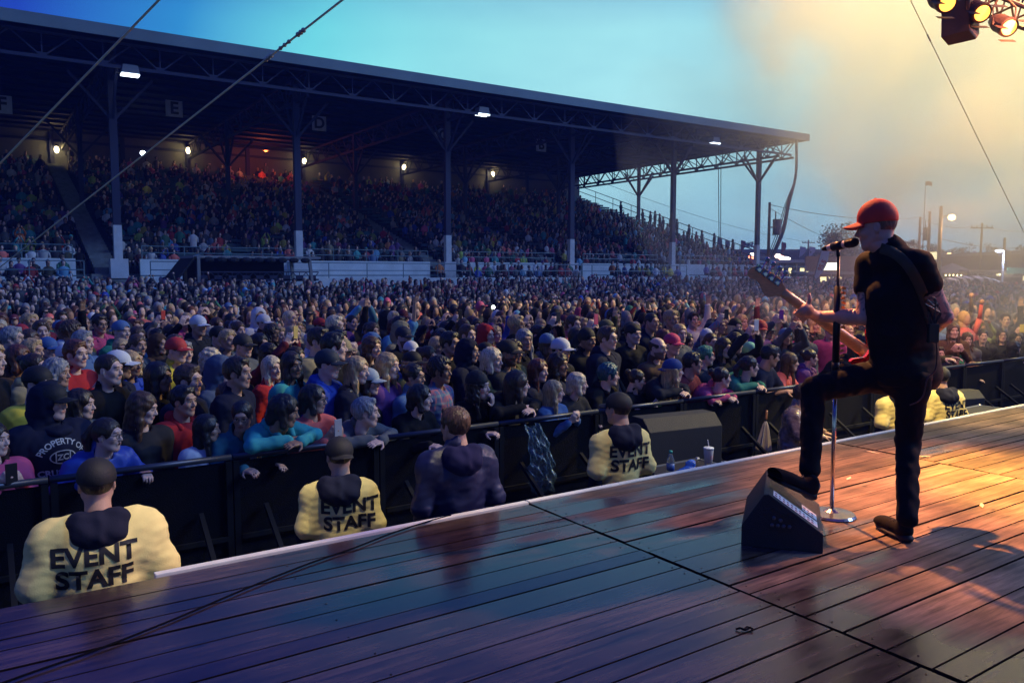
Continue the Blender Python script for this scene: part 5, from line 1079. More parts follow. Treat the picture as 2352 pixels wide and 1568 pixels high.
def umbrella(p, lab, rot, hsz=.11):
    q = thing('umbrella', lab, 'umbrella', p, 0, 'umbrellas at the barrier'); q.rotation_euler = rot
    mb = MB(); mb.lathe([(.012, 0), (.014, .02), (.0125, .05), (.014, .08), (.010, hsz)], (0, 0, .42), 10); mb.build('handle', mat('umbrella_wood', (.50, .22, .08), .4), q, smooth=True)
    mb = MB(); n = 16; vs = []
    for j, (rr, z) in enumerate(((.012, .40), (.03, .36), (.055, .20), (.075, .04), (.06, .02))):
        for k in range(n): a = 2*math.pi*k/n; f = 1+(.35 if k % 2 else -.25)*min(1, j/2); vs.append((rr*f*math.cos(a), rr*f*math.sin(a), z+(.03 if (k % 2 and j > 2) else 0)))
    mb.add(vs, [(j*n+k, j*n+(k+1) % n, (j+1)*n+(k+1) % n, (j+1)*n+k) for j in range(4) for k in range(n)]); mb.build('canopy', mat('umbrella_cloth', (.42, .36, .28), .8), q)
    mb = MB(); mb.tube((0, 0, 0), (0, 0, .45), .005, 6); mb.build('shaft', blk, q); return q
p = aty(1752, 1045, 5.95); umbrella(Vector((p.x, 5.95, p.z)), 'half folded beige umbrella with a wooden handle leaning at the barrier', (R_(-8), R_(16), 0))
p = aty(603, 1032, RY-.05); umbrella(Vector((p.x, RY+.13, p.z-.42)), 'umbrella stuck behind the barrier with only its ribbed wooden handle above the rail', (0, 0, .3))
# ================================================================== the crowd: people one can pick out
def phone(P, az, lab, col=(.015, .015, .018), screen=False, tiltx=0):
    q = thing('phone', lab, 'phone', P, az, 'phones held up in the crowd'); q.rotation_euler = (0, R_(tiltx), az)
    mb = MB(); mb.box((0, 0, 0), (.009, .072, .142)); mb.build('phone_case', mat('ph%02d%02d%02d' % tuple(int(c*99) for c in col), col, .35), q, bevel=.003)
    mb = MB(); mb.box((-.0055, 0, 0), (.001, .064, .120)); mb.build('screen', mat('phone_screen', (.5, .6, .8), .2, emit=(.5, .62, .9), estr=.9), q); return q
def held(root, pose, lab, col=(.015, .015, .018), lift=.10):
    p = POSES[pose]; A = arms(p); W = A[0][2]; bpy.context.view_layer.update()
    c = Vector((W[0]+.06, (0 if pose in ('phone', 'up') else W[1]-.03), W[2]+lift)); P = root.matrix_world @ c; return phone(P, root.rotation_euler.z, lab, col)
FR = 'people leaning on the barrier'
AZF = R_(-75)
def front(px, py, lab, pose='fold', Y=6.30, az=AZF, **k):
    Y -= .02; k.setdefault('hy', 45 if pose == 'fold' else 35); k.setdefault('group', FR); return place(px, py, az, Y, pose=pose, label=lab, **k)
front(118, 925, 'boy in a navy hooded sweatshirt printed with a football, cap under his hood', 'down', 6.75, sex='m', hy=30, hair='none', hat='hood', hatc='navy', style='hoodie', cc='navy', bulk=1.25)
r0 = [o for o in bpy.data.objects if o.get('label', '').startswith('boy in a navy')][0]; r0.rotation_euler.z = R_(-70)
addmesh('cap', cached(('t', 'cap'), lambda: mk_mesh('cap', hat_parts('cap'), [cap_m])), r0, CC['black'], (POSES['down']['hd'][0]+.012, 0, POSES['down']['hd'][2]+.004), (0, 0, R_(30)))
try:
    nz = POSES['down']['nk'][2]
    def arc(txt, rad, size, up=True):
        tm = text_mesh(txt, size, 0, size*.02)
        for v in tm.vertices:
            a = v.co.x/rad; rr = rad+v.co.y; v.co.x = rr*math.sin(a); v.co.y = rr*math.cos(a)-rad
        return tm
    back_text(r0, [arc('PROPERTY OF', .16, .055)], .055, nz-.085, 'print_pale', front=True, mesh_name='hoodie')
    back_text(r0, ['CRUSADERS'], .055, nz-.295, 'print_pale', front=True, mesh_name='hoodie')
    def ring_mesh():
        m = MB(); n = 28
        for k in range(n):
            a, b = 2*math.pi*k/n, 2*math.pi*(k+1)/n; m.add([(.085*math.cos(a), .048*math.sin(a), 0), (.085*math.cos(b), .048*math.sin(b), 0), (.077*math.cos(b), .041*math.sin(b), 0), (.077*math.cos(a), .041*math.sin(a), 0)], [(0, 1, 2, 3)])
        for s_ in (-1, 1): m.add([(s_*.05, -.035, 0), (s_*.042, -.038, 0), (s_*.042, .038, 0), (s_*.05, .035, 0)], [(0, 1, 2, 3)])
        me = bpy.data.meshes.new('e'); me.from_pydata(m.v, [], m.f); return me
    back_text(r0, [ring_mesh()], .055, nz-.19, 'print_pale', front=True, mesh_name='hoodie', name='football_print'); back_text(r0, ['ZC'], .055, nz-.193, 'print_pale', front=True, mesh_name='hoodie')
except ZeroDivisionError: pass
front(248, 1000, 'laughing woman with glasses in a blue rain poncho gripping the barrier rail', 'rail', 6.36, style='poncho', cc='blue', hair='pony', glasses=True, mouth=.6)
front(330, 938, 'brown haired woman in a dark jacket looking down behind the barrier', 'down', 6.75, hair='long', hc='brown', cc='charcoal', hp=10, hy=45, style='jacket')
front(187, 930, 'dark haired woman in a light grey jacket beside the navy football hoodie', 'down', 7.25, hair='long', cc='grey', hy=45)
front(90, 882, 'man in black cap and yellow jacket behind the navy football hoodie', 'down', 7.45, sex='m', hair='buzz', hat='cap', hatc='black', cc='yellow', hy=30, beard=True)
front(478, 985, 'girl with long straight black hair in a white top at the barrier', 'down', 6.55, hair='long', hc='black', cc='white', skin='m', hy=45)
front(424, 922, 'smiling boy with black hair and a red hood behind the barrier', 'down', 6.9, sex='m', hair='short', hc='black', cc='red', style='hoodie', skin='m', hy=20)
front(556, 957, 'person with a dark ponytail and glasses in a teal jacket, hands on the rail', 'front', 6.5, hair='pony', hc='black', cc=(.04, .16, .20), skin='m', hy=-40, glasses=True, hp=10)
front(530, 912, 'boy with short brown hair behind the teal jacket ponytail', 'down', 7.1, sex='m', hair='short', hc='brown', cc='navy', hy=45)
front(655, 945, 'girl with black bobbed hair in a bright teal hooded jacket leaning on the rail', 'fold', 6.30, hair='bob', hc='black', cc='teal', style='hoodie', skin='t', hp=10)
r1 = front(722, 918, 'woman with short black hair and glasses in a coral jacket holding a phone', 'phone', 6.5, hair='bob', hc='black', cc='coral', skin='m', glasses=True)
held(r1, 'phone', 'small silver phone held by the woman in the coral jacket', (.4, .4, .42))
front(798, 915, 'woman in a lime green hoodie with her hair tied back, facing the camera', 'down', 6.95, hair='pony', hc='brown', cc='lime', style='hoodie', hy=0, mouth=.4)
front(842, 948, 'older woman with short grey hair and grey shirt, arms folded on the rail', 'fold', 6.30, hair='short', hc='grey', cc='grey')
front(967, 915, 'young woman with smooth black hair and a bead necklace over a black jacket', 'front', 6.42, hair='bob', hc='black', cc='black', skin='l')
r1 = front(1100, 888, 'woman in a black beanie with her hand at her mouth, holding a phone', 'mouth', 6.45, hair='wavy', hc='dark', hat='beanie', hatc='black', cc='black', hy=20)
phone(r1.matrix_world @ Vector((.45, -.10, 1.22)), r1.rotation_euler.z, 'dark phone in the lowered hand of the beanie woman', tiltx=60)
front(1190, 883, 'woman with long dark hair and a black coat, arms over the barrier', 'fold', 6.36, hair='long', hc='dark', cc='black')
front(1274, 900, 'woman with long straight blond hair in a denim jacket at the rail', 'phone', 6.42, hair='long', hc='blond', cc='denim')
front(1328, 882, 'woman with wavy pale blond hair and a dark rain jacket, arms crossed', 'front', 6.6, hair='bob', hc='pale', cc='charcoal', seed=2)
front(1400, 862, 'person with short dark teal hair and a black hoodie beside the blond women', 'front', 6.7, sex='m', hair='curly', hc='teal', cc='black', style='hoodie')
r1 = front(1463, 872, 'woman with dark hair and glasses in black holding a small camera', 'phone', 6.6, hair='bun', hc='dark', cc='black', glasses=True, hp=10); held(r1, 'phone', 'compact camera with a green glint held by the woman in glasses', (.03, .08, .03), .05)
front(1547, 852, 'girl with long blond hair under a backward blue cap and dark grey jacket', 'fold', 6.40, hair='long', hc='blond', hat='cap_back', hatc=(.02, .05, .2), cc='charcoal')
front(1592, 835, 'person with black hair and glasses in a maroon shirt at the barrier', 'front', 6.6, sex='m', hair='short', hc='black', cc='maroon', skin='m', glasses=True)
front(1622, 818, 'person with short green hair beside the maroon shirt', 'down', 7.0, sex='m', hair='short', hc='green', cc='navy')
front(1658, 868, 'girl with tied dark hair in a pink jacket, arms folded on the rail', 'fold', 6.32, hair='bun', hc='dark', cc='pink')
front(1722, 842, 'dark haired girl in a green jacket leaning on the rail', 'fold', 6.40, hair='pony', hc='dark', cc='green')
front(1770, 818, 'man with black hair in a dark tee shirt with both forearms over the rail', 'front', 6.45, sex='m', hair='short', hc='black', cc='navy', style='tee', skin='m', hp=10)
front(1816, 832, 'woman with brown hair in a coral shirt beside the dark tee shirt man', 'front', 6.6, hair='long', hc='brown', cc='coral')
front(1862, 822, 'woman with dark hair in a purple hoodie just left of the singer', 'down', 6.8, hair='bun', hc='dark', cc='purple', style='hoodie')
G = 'people in the crowd behind the front row'
def mid(px, py, lab, hh=1.6, **k):
    k.setdefault('group', G); H = at_head(px, py, hh); return place(px, py, None, 6.95 if H.y < 6.95 else None, hh, label=lab, **k)
mid(755, 838, 'man in a black cap and blue hoodie standing behind the lime green hoodie', 1.66, sex='m', hair='buzz', hat='cap', hatc=(.01, .02, .04), cc='blue', style='hoodie')
mid(822, 852, 'woman with straight blond hair left of the patterned cap', 1.6, hair='long', hc='blond', cc='navy')
mid(848, 878, 'woman in a black and white patterned cap behind the grey haired woman', 1.5, hair='long', hc='dark', hat='cap', hatc=(.35, .42, .45), cc='black')
mid(893, 842, 'fair woman facing the camera with her eyes closed, singing', 1.6, hair='long', hc='blond', cc='purple', mouth=.5)
mid(952, 866, 'woman with hair in a bun and glasses in a grey jacket', 1.55, hair='bun', hc='black', cc='denim', glasses=True, skin='m')
mid(1013, 852, 'young man with thick black hair in a plaid shirt', 1.62, sex='m', hair='curly', hc='black', cc=(.05, .08, .22), cm=plaid_m, skin='t')
mid(1132, 828, 'blond woman with shoulder length hair behind the black beanie', 1.6, hair='bob', hc='pale', cc='olive')
mid(1168, 812, 'bearded man in a black cap next to the shoulder length blond', 1.68, sex='m', hair='buzz', hat='cap', hatc='black', beard=True, skin='t', cc='charcoal')
mid(1238, 852, 'woman with long auburn hair above the denim jacket', 1.6, hair='long', hc='auburn', cc='navy')
mid(1284, 838, 'dark curly haired woman smiling toward the camera', 1.6, hair='wavy', hc='dark', cc='navy', skin='t', mouth=.3)
mid(548, 858, 'man with dark hair and open collar standing behind the ponytail person', 1.68, sex='m', hair='short', hc='dark', cc='navy', skin='m')
mid(435, 875, 'short haired man with stubble above the red hooded boy', 1.58, sex='m', hair='short', hc='brown', cc='navy')
mid(367, 868, 'woman with long black hair seen from behind her cheek', 1.6, hair='long', hc='black', cc='black', skin='t')
mid(252, 850, 'man with receding dark hair in a black shirt left of the long haired woman', 1.68, sex='m', hair='buzz', hc='dark', cc='black')
mid(487, 830, 'woman with messy platinum blond hair in a dark top', 1.6, hair='wavy', hc='pale', cc='navy')
mid(407, 806, 'man in a red cap and pale yellow jacket', 1.68, sex='m', hair='buzz', hat='cap', hatc='red', cc='yellow')
mid(510, 852, 'person in a raised slate blue hood next to the platinum hair', 1.6, hair='none', hat='hood', hatc=(.07, .10, .17), cc=(.07, .10, .17), style='hoodie')
mid(720, 785, 'old man with white hair and glasses in a pale shirt', 1.68, sex='m', hair='bald_fringe', hc='white', cc='white', glasses=True)
mid(787, 806, 'man in a tan cap and glasses behind the blue hoodie', 1.64, sex='m', hair='buzz', hat='cap', hatc='khaki', cc='charcoal', glasses=True)
mid(928, 775, 'man in a dark blue cap with dark jacket below the raised arm', 1.66, sex='m', hair='buzz', hat='cap', hatc='navy', cc='black', beard=True)
mid(858, 790, 'person seen from behind in a grey blue hood', 1.6, hair='none', hat='hood', hatc='denim', cc='denim', style='hoodie', hy=0)
mid(1397, 778, 'tall young man with glasses and short brown hair in a navy hoodie', 1.78, sex='m', hair='short', hc='brown', cc='navy', style='hoodie', glasses=True)
mid(1455, 768, 'young man in a black backward cap right of the tall man with glasses', 1.7, sex='m', hair='buzz', hat='cap_back', hatc='black', cc='black')
mid(1350, 782, 'man in a black beanie behind the teal haired person', 1.66, sex='m', hair='buzz', hat='beanie', hatc='black', cc='black', skin='t')
mid(1512, 800, 'balding bearded man with glasses in a brown jacket', 1.66, sex='m', hair='bald_fringe', hc='dark', cc='brown', beard=True, glasses=True)
mid(1545, 792, 'person in a bright pink cap behind the balding man', 1.6, sex='m', hair='buzz', hat='cap', hatc=(.6, .04, .12), cc='navy')
mid(1664, 800, 'woman with very long dark hair behind the pink jacket', 1.6, hair='long', hc='dark', cc='black')
mid(1724, 812, 'person in a mint green beanie with a small patch', 1.6, sex='m', hair='buzz', hat='beanie', hatc='mint', cc='navy')
mid(1412, 730, 'tall man with thick dark hair and glasses high above his neighbours', 1.80, sex='m', hair='curly', hc='dark', cc='navy', glasses=True)
mid(1290, 805, 'person in a plain white cap among dark heads', 1.62, sex='m', hair='buzz', hat='cap', hatc='white', cc='navy')
mid(503, 775, 'man in a black cap with an orange mark and glasses', 1.68, sex='m', hair='buzz', hat='cap', hatc='black', cc='olive', glasses=True)
mid(157, 822, 'person in a white cap near the left edge', 1.62, sex='m', hair='buzz', hat='cap', hatc='white', cc='charcoal', skin='t')
mid(112, 802, 'man in a black cap with blue and yellow front', 1.6, sex='m', hair='buzz', hat='cap', hatc=(.05, .12, .3), cc='black')
mid(147, 760, 'man in a dark red cap near the left edge with his arm up', 1.68, sex='m', hair='buzz', hat='cap', hatc='maroon', cc='black', pose='wave', skin='t')
mid(300, 835, 'woman with round glasses looking up', 1.55, hair='bob', hc='blond', cc='black', glasses=True)
mid(225, 738, 'woman with long dark hair in the left part of the crowd', 1.6, hair='long', hc='dark', cc='navy')
mid(320, 752, 'girl with brown hair beside the black cap', 1.6, hair='bob', hc='brown', cc='grey')
mid(560, 795, 'man in a dark grey cap turned away', 1.66, sex='m', hair='buzz', hat='cap', hatc='charcoal', cc='grey')
mid(598, 790, 'long dark haired woman looking toward the stage', 1.6, hair='long', hc='black', cc='black', skin='m')
mid(675, 772, 'blond long haired man or woman left of the white haired man', 1.66, hair='long', hc='blond', cc='black')
mid(780, 785, 'man with black hair and glasses behind the tan cap', 1.68, sex='m', hair='short', hc='black', cc='navy', glasses=True, skin='m')
mid(1035, 790, 'young man with dark hair looking up to the right', 1.7, sex='m', hair='short', hc='black', cc='black', skin='m')
mid(985, 822, 'woman with tied hair right of the closed eyes singer', 1.55, hair='bun', hc='dark', cc='charcoal', skin='m')
mid(1075, 770, 'young man with brown hair smiling to the right', 1.7, sex='m', hair='short', hc='brown', cc='sky', mouth=.3)
mid(1120, 770, 'woman in a raised red hood', 1.64, hair='none', hat='hood', hatc='red', cc='red', style='hoodie')
r1 = mid(918, 748, 'young man in a light blue shirt with one bare arm stretched high overhead', 1.72, sex='m', hair='short', hc='dark', cc='sky', style='tee', pose='reach')
mid(1593, 735, 'person in white sleeves waving one hand high', 1.68, hair='short', sex='m', cc='white', pose='wave')
mid(790, 745, 'person raising an open hand beside the white haired man', 1.6, hair='bun', cc='navy', pose='wave')
for px, py, hh, lab, col, kw in ((1325, 775, 1.62, 'woman in dark clothes filming with a pink phone above her head', (.6, .1, .2), dict(hair='bob', hc='dark', cc='charcoal')),
    (1240, 770, 1.62, 'person in black filming with a dark phone near the white cap', (.02, .02, .03), dict(hair='short', sex='m', cc='black')),
    (1635, 760, 1.62, 'man in a blue plaid shirt filming overhead', (.02, .02, .03), dict(hair='short', sex='m', cc='denim', cm=plaid_m)),
    (1025, 758, 1.6, 'long haired woman holding up a black phone', (.02, .02, .02), dict(hair='long', hc='dark', cc='black')),
    (620, 815, 1.58, 'woman in a maroon jacket holding up a gold phone', (.5, .4, .15), dict(hair='long', hc='black', cc='maroon')),
    (1690, 790, 1.58, 'person with curly hair filming with a white phone', (.7, .7, .7), dict(hair='curly', cc='charcoal')),
    (345, 760, 1.58, 'girl in grey with a red phone', (.6, .06, .05), dict(hair='bob', hc='black', cc='grey')),
    (450, 735, 1.58, 'person in pink sleeves holding up a dark phone', (.03, .03, .03), dict(hair='bun', cc='pink')),
    (1470, 728, 1.6, 'person filming with a lit camera in the middle of the crowd', (.1, .1, .1), dict(hair='short', cc='navy', sex='m')),
    (1765, 760, 1.6, 'person in a pale cap filming with a purple phone near the bass neck', (.25, .05, .35), dict(hair='buzz', hat='cap', hatc='grey', cc='grey', sex='m'))):
    q = mid(px, py, lab, hh, pose='up', **kw); bpy.context.view_layer.update(); held(q, 'up', 'phone held overhead by the '+lab.split(' filming')[0].split(' holding')[0].split(' with a')[0], col, .12)
# right of the singer
RG = 'warm lit people at the right barrier'
mid(2258, 772, 'dark haired woman with striped hoodie cords, brightly lit, right of the singer', 1.56, hair='bun', hc='black', cc='charcoal', style='hoodie', mouth=.4, group=RG)
mid(2302, 770, 'woman in a black hood holding a pale paper at the right barrier', 1.56, hair='long', hc='black', cc='black', glasses=True, group=RG)
q = mid(2338, 778, 'person at the right edge holding up a yellow phone', 1.56, pose='up', hair='bob', hc='dark', cc='black', group=RG); held(q, 'up', 'yellow phone held up at the right edge of the crowd', (.7, .6, .1), .10)
q = mid(2200, 798, 'person with short brown hair holding a green lit phone near the singer', 1.55, pose='phone', hair='short', hc='brown', cc='charcoal', group=RG); held(q, 'phone', 'green phone in front of a short haired person right of the singer', (.1, .6, .25), .10)
mid(2222, 780, 'woman with curly hair behind the green phone', 1.62, hair='wavy', hc='brown', cc='grey', group=RG)
mid(2160, 812, 'person pressed against the barrier just right of the singer', 1.55, hair='short', cc='navy', group=RG)
mid(2310, 735, 'person with one bare hand raised, behind the black hood', 1.62, hair='short', cc='charcoal', pose='wave', group=RG)
mid(2340, 735, 'second waving person at the far right, in black', 1.62, hair='buzz', sex='m', cc='black', pose='wave', group=RG)
mid(2190, 760, 'woman raising a camera to her eye behind the green phone', 1.6, hair='long', hc='brown', cc='brown', pose='phone', group=RG)
front(2236, 846, 'woman in a maroon sweater leaning far over the right barrier', 'fold', 6.35, hair='wavy', hc='blond', cc='maroon', group=RG)
front(2330, 800, 'person in black with arms crossed on the right barrier', 'fold', 6.4, hair='long', hc='black', cc='black', group=RG)
for px, py, cc_ in ((1920, 810, 'purple'), (1975, 800, 'grey'), (2030, 795, 'charcoal'), (2085, 790, 'navy')): pass
q = front(-12, 1010, 'person at the left edge whose hands hold a phone above the rail', 'phone', 6.5, hair='long', cc='pink'); held(q, 'phone', 'phone held over the rail at the left edge', (.02, .02, .02))
# gaps at the rail
bpy.context.view_layer.update()
xs_ = [o.location.x for o in COL.objects if o.name.startswith('person') and o.type == 'EMPTY' and o is not singer and 6.2 < o.location.y < 7.1]
rg = random.Random(5); x = .0; kf = 0
FP = ['fold', 'front', 'fold', 'rail', 'phone', 'front']
while x < 15.5:
    if min(abs(x-a) for a in xs_) > .40:
        po = FP[kf % 6]; hk = ['long', 'short', 'bun', 'bob', 'wavy', 'curly', 'pony'][kf % 7]; hc = ['dark', 'black', 'brown', 'blond', 'auburn'][kf % 5]; cc = ['black', 'navy', 'charcoal', 'purple', 'grey', 'maroon', 'denim', 'olive'][(kf*3) % 8]
        px, py, _ = proj((x, 6.4, GZ+1.45)); o_ = min((a for a in COL.objects if a.get('group') == FR), key=lambda a: abs(a.location.x-x)); mk = ' '.join(o_['label'].split(' in a')[0].split(' with')[0].split()[:5])
        lab = ' '.join(('person with %s %s hair and %s top squeezed at the rail, %s the %s' % (hc, hk if hk not in ('bun', 'pony') else 'tied', cc, 'right of' if x > o_.location.x else 'left of', mk)).split()[:16])
        person((x, 6.72+rg.uniform(-.03, .08), GZ), R_(-75+rg.uniform(-8, 8)), po, 'f' if kf % 7 not in (1, 5) else 'm', 45 if po == 'fold' else 35, rg.choice('llmt'), hk, hc, None, 'black', rg.choice(['jacket', 'hoodie']), cc, label=lab, group=FR, seed=kf, scale=rg.uniform(.95, 1.05)); xs_.append(x); kf += 1
    x += .12
# ---- fill up to 300 individual people, nearest first, then the mass
heads = []
for o in COL.objects:
    if o.name.startswith('person') and o.type == 'EMPTY' and o is not singer:
        ps = None; h = [c for c in o.children if c.name.startswith('body')][0]; heads.append((o.location.x, o.location.y))
n_named = len(heads)
cand = []; rr = random.Random(21); yrow = 6.95; k = 0
while yrow < 39:
    step = .50 if yrow < 20 else .56; x = -.5+rr.uniform(0, .5)
    while x < min(2.42*yrow+2.5, 90):
        X, Y = x+rr.uniform(-.10, .10), yrow+rr.uniform(-.14, .14); x += step
        if Y > 36.9 and X < 53: continue
        if 33.2 < Y and 10.2 < X < 21.0 and Y > 33.2: continue
        px, py, dd = proj((X, Y, gz(Y)+1.6))
        if px < -60 or px > 2420 or dd > 56: continue
        cand.append((dd, X, Y, px, py))
    yrow += .56 if yrow < 20 else .64; k += 1
cand.sort(); rest = []; NP = 300-n_named-1; made = 0
grid = {}
for a in heads: grid.setdefault((int(a[0]*2), int(a[1]*2)), []).append(a)
def near(X, Y, r=.38):
    gx, gy = int(X*2), int(Y*2)
    return any((a[0]-X)**2+(a[1]-Y)**2 < r*r for i in (-1, 0, 1) for j in (-1, 0, 1) for a in grid.get((gx+i, gy+j), ()))
HK = {'f': ['long', 'wavy', 'bob', 'bun', 'pony', 'long', 'long'], 'm': ['short', 'short', 'curly', 'buzz', 'short']}
CLW = ['black']*6+['navy']*6+['charcoal']*4+['grey']*3+['denim', 'maroon', 'olive', 'purple', 'blue', 'brown', 'sky', 'teal', 'pink', 'white', 'red', 'green', 'khaki', 'coral']
used = {}; LM = []
for o in COL.objects:
    if o.name.startswith('person') and o.type == 'EMPTY' and o is not singer and 'label' in o: LM.append((proj(o.location+Vector((0, 0, 1.6)))[:2], o['label'], o))
SHORT = {}
HN = {'long': 'long %s hair', 'wavy': 'wavy %s hair', 'bob': 'bobbed %s hair', 'bun': '%s hair in a bun', 'pony': 'a %s ponytail', 'short': 'short %s hair', 'curly': 'curly %s hair', 'buzz': 'cropped %s hair'}
def nearest_mark(px, py):
    b = min(LM, key=lambda m: (m[0][0]-px)**2+4*(m[0][1]-py)**2); dx, dy = px-b[0][0], py-b[0][1]
    rel = 'right of' if dx > abs(dy)*1.3 else 'left of' if -dx > abs(dy)*1.3 else 'behind' if dy < 0 else 'in front of'
    w_ = b[1].split(); t = b[1]
    for s_ in (' beside ', ' behind ', ' looking ', ' standing ', ' leaning ', ' at ', ' above ', ' left ', ' right ', ' near ', ' facing ', ' seen ', ' with her ', ' holding ', ' filming ', ' gripping ', ' next ', ' high ', ' under ', ' whose ', ' just ', ', ', ' below ', ' toward ', ' between ', ' among ', ' turned ', ' printed ', ' pressed '): t = t.split(s_)[0]
    return rel, ' '.join(t.split()[:8])
mass = []
for dd, X, Y, px, py in cand:
    if near(X, Y): continue
    if 6.9 < Y and made < NP and -30 < px < 2385:
        # hidden straight behind the singer's torso: leave to the mass
        sx = rr.choice('fmf') if rr.random() < .5 else rr.choice('fm'); hk = rr.choice(HK[sx]); hc = rr.choice(['black', 'dark', 'dark', 'brown', 'brown', 'auburn', 'blond', 'blond', 'pale', 'grey']); hat = None; hatc = 'black'
        q = rr.random()
        if q < .16: hat = 'cap'
        elif q < .20: hat = 'cap_back'
        elif q < .25: hat = 'beanie'
        elif q < .31: hat = 'hood'
        cc = rr.choice(CLW); st = rr.choice(['jacket', 'hoodie', 'hoodie', 'jacket', 'tee'])
        if hat: hatc = rr.choice(['black', 'black', 'navy', 'grey', 'maroon', 'white', 'olive', 'red', 'denim'])
        if hat == 'hood': hatc = cc; st = 'hoodie'; hk = 'none'
        elif hat and sx == 'm': hk = 'buzz'
        pose = 'down'; q = rr.random()
        if dd > 9 and q < .07: pose = 'up'
        elif dd > 9 and q < .11: pose = 'wave'
        elif q < .18: pose = 'phone'
        gl = rr.random() < .16; sk = rr.choice('lllmmt'); az = math.atan2(1.5-Y, 8.0-X)+rr.uniform(-.22, .22); hy = rr.choice([0, 0, 20, 0, -20])
        sc = rr.uniform(.98, 1.13) if sx == 'm' else rr.uniform(.93, 1.06)
        hat_d = {'cap': '%s cap', 'cap_back': 'backward %s cap', 'beanie': '%s beanie', 'hood': 'raised %s hood'}.get(hat)
        rel, mk = nearest_mark(px, py)
        look = (hat_d % hatc) if hat_d else HN[hk] % hc
        base = ('person with ' if not hat_d else 'person in a ')+look+(', glasses' if gl else '')+' and '+cc+' '+{'tee': 'tee', 'jacket': 'jacket', 'hoodie': 'hoodie'}[st]+{'up': ' filming', 'wave': ' waving', 'phone': ' with raised hands', 'down': ''}[pose]
        lab = base+' '+rel+' '+mk; ws = lab.split(); lab = ' '.join(ws[:16])
        if lab in used: mass.append((dd, X, Y)); continue
        used[lab] = 1
        person((X, Y, gz(Y)), az, pose, sx, hy, sk, hk, hc, hat, hatc, st, cc, glasses=gl, scale=sc, label=lab, group=G, seed=made, mouth=(.4 if rr.random() < .12 else 0), legs=dd < 9)
        grid.setdefault((int(X*2), int(Y*2)), []).append((X, Y)); made += 1
    else: mass.append((dd, X, Y))
print('PEOPLE', n_named, made, 'mass', len(mass))
# ================================================================== the mass: everyone beyond, one object
r8 = np.random.RandomState(5)
def tpl(seated=False, arm=0, hat=0, lod=0):
    P = []; n, m = (8, 5) if lod == 0 else (6, 4)
    hz = 1.60 if not seated else 1.22; b = MB(); b.ball((.030, 0, hz-.012), (.074, .064, .104), n, m); P.append((b, 0))
    b = MB(); b.ball((-.028, 0, hz+.030), (.106, .094, .118), n, m); b.ball((.074, 0, hz+.012), (.024, .050, .010), 6, 4); b.ball((.090, 0, hz-.062), (.014, .022, .006), 6, 4)
    if arm != 1 and not hat: b.ball((-.05, 0, hz-.09), (.07, .080, .12), 6, 5)
    P.append((b, 1)) 
    b = MB(); h0 = hz-.30; b.tube((0, 0, h0+.05), (.0, 0, hz-.06), .05, 6, cap=False); P.append((b, 0))
    b = MB(); nn = 8 if lod == 0 else 6; rings = [(.05, .05, hz-.145), (.10, .17, hz-.20), (.125, .225, hz-.27), (.12, .215, hz-.42), (.12, .18, hz-.62), (.14, .19, hz-.78)]
    vs = [(a*math.cos(2*math.pi*k/nn), c*math.sin(2*math.pi*k/nn), z) for a, c, z in rings for k in range(nn)]; b.add(vs, [(i*nn+k, i*nn+(k+1) % nn, (i+1)*nn+(k+1) % nn, (i+1)*nn+k) for i in range(len(rings)-1) for k in range(nn)]); P.append((b, 2))
    b = MB()
    if not seated:
        for s_ in (-1, 1): b.tube((0, s_*.09, hz-.76), (0, s_*.09, .02), .09, 5, .06)
    else:
        for s_ in (-1, 1): b.tube((0, s_*.10, hz-.72), (.42, s_*.12, hz-.70), .085, 5, .065); b.tube((.42, s_*.12, hz-.70), (.40, s_*.12, .0), .06, 5, .05)
    P.append((b, 3))
    b = MB(); b2 = MB()
    if arm == 1:
        for s_ in (-1, 1): b.tube((.02, s_*.20, hz-.27), (.18, s_*.22, hz-.12), .05, 5); b.tube((.18, s_*.22, hz-.12), (.28, s_*.07, hz+.12), .042, 5, .03); b2.ball((.29, s_*.06, hz+.16), .04, 6, 4)
    elif arm == 2: b.tube((.02, .20, hz-.27), (.08, .24, hz), .05, 5); b.tube((.08, .24, hz), (.14, .20, hz+.25), .04, 5, .03); b2.ball((.15, .20, hz+.30), .045, 6, 4)
    else:
        for s_ in (-1, 1):
            if seated: b.tube((0, s_*.21, hz-.28), (.05, s_*.25, hz-.52), .055, 5); b.tube((.05, s_*.25, hz-.52), (.30, s_*.10, hz-.60), .045, 5, .035); b2.ball((.32, s_*.08, hz-.60), .045, 6, 4)
            else: b.tube((0, s_*.21, hz-.28), (-.02, s_*.25, hz-.55), .055, 5)
    P.append((b, 2)); P.append((b2, 0))
    if hat: b = MB(); b.prism([(.06, -.07), (.15, -.05), (.17, 0), (.15, .05), (.06, .07)], hz+.045, hz+.06, fn=lambda u, d, v: (u, v, d)); P.append((b, 1))
    V = []; F = []; K = []; o = 0
    for b, k in P:
        V += b.v; F += [tuple(i+o for i in f) for f in b.f]; K += [k]*len(b.f); o += len(b.v)
    V = np.array(V); keep = []
    return V, F, np.array(K), o
T_ = {}
for key in [(s_, a, h, l) for s_ in (False, True) for a in (0, 1, 2) for h in (0, 1) for l in (0, 1)]:
    V, F, K, o = tpl(*key); T_[key] = (V, np.array([i for f in F for i in f]), np.array([len(f) for f in F]), K)
AV = []; AL = []; AN = []; AC = []; off = 0
SKN = [SK['l']]*4+[SK['m']]*3+[SK['t']]; HRN = [HAIRC[k] for k in ('black', 'dark', 'dark', 'brown', 'black', 'auburn', 'blond', 'grey')]
CLN = [CC[k] for k in CLW]; BR = [CC[k] for k in ('orange', 'yellow', 'lime', 'sky', 'white', 'red', 'pink', 'teal', 'white', 'white', 'blue', 'coral')]
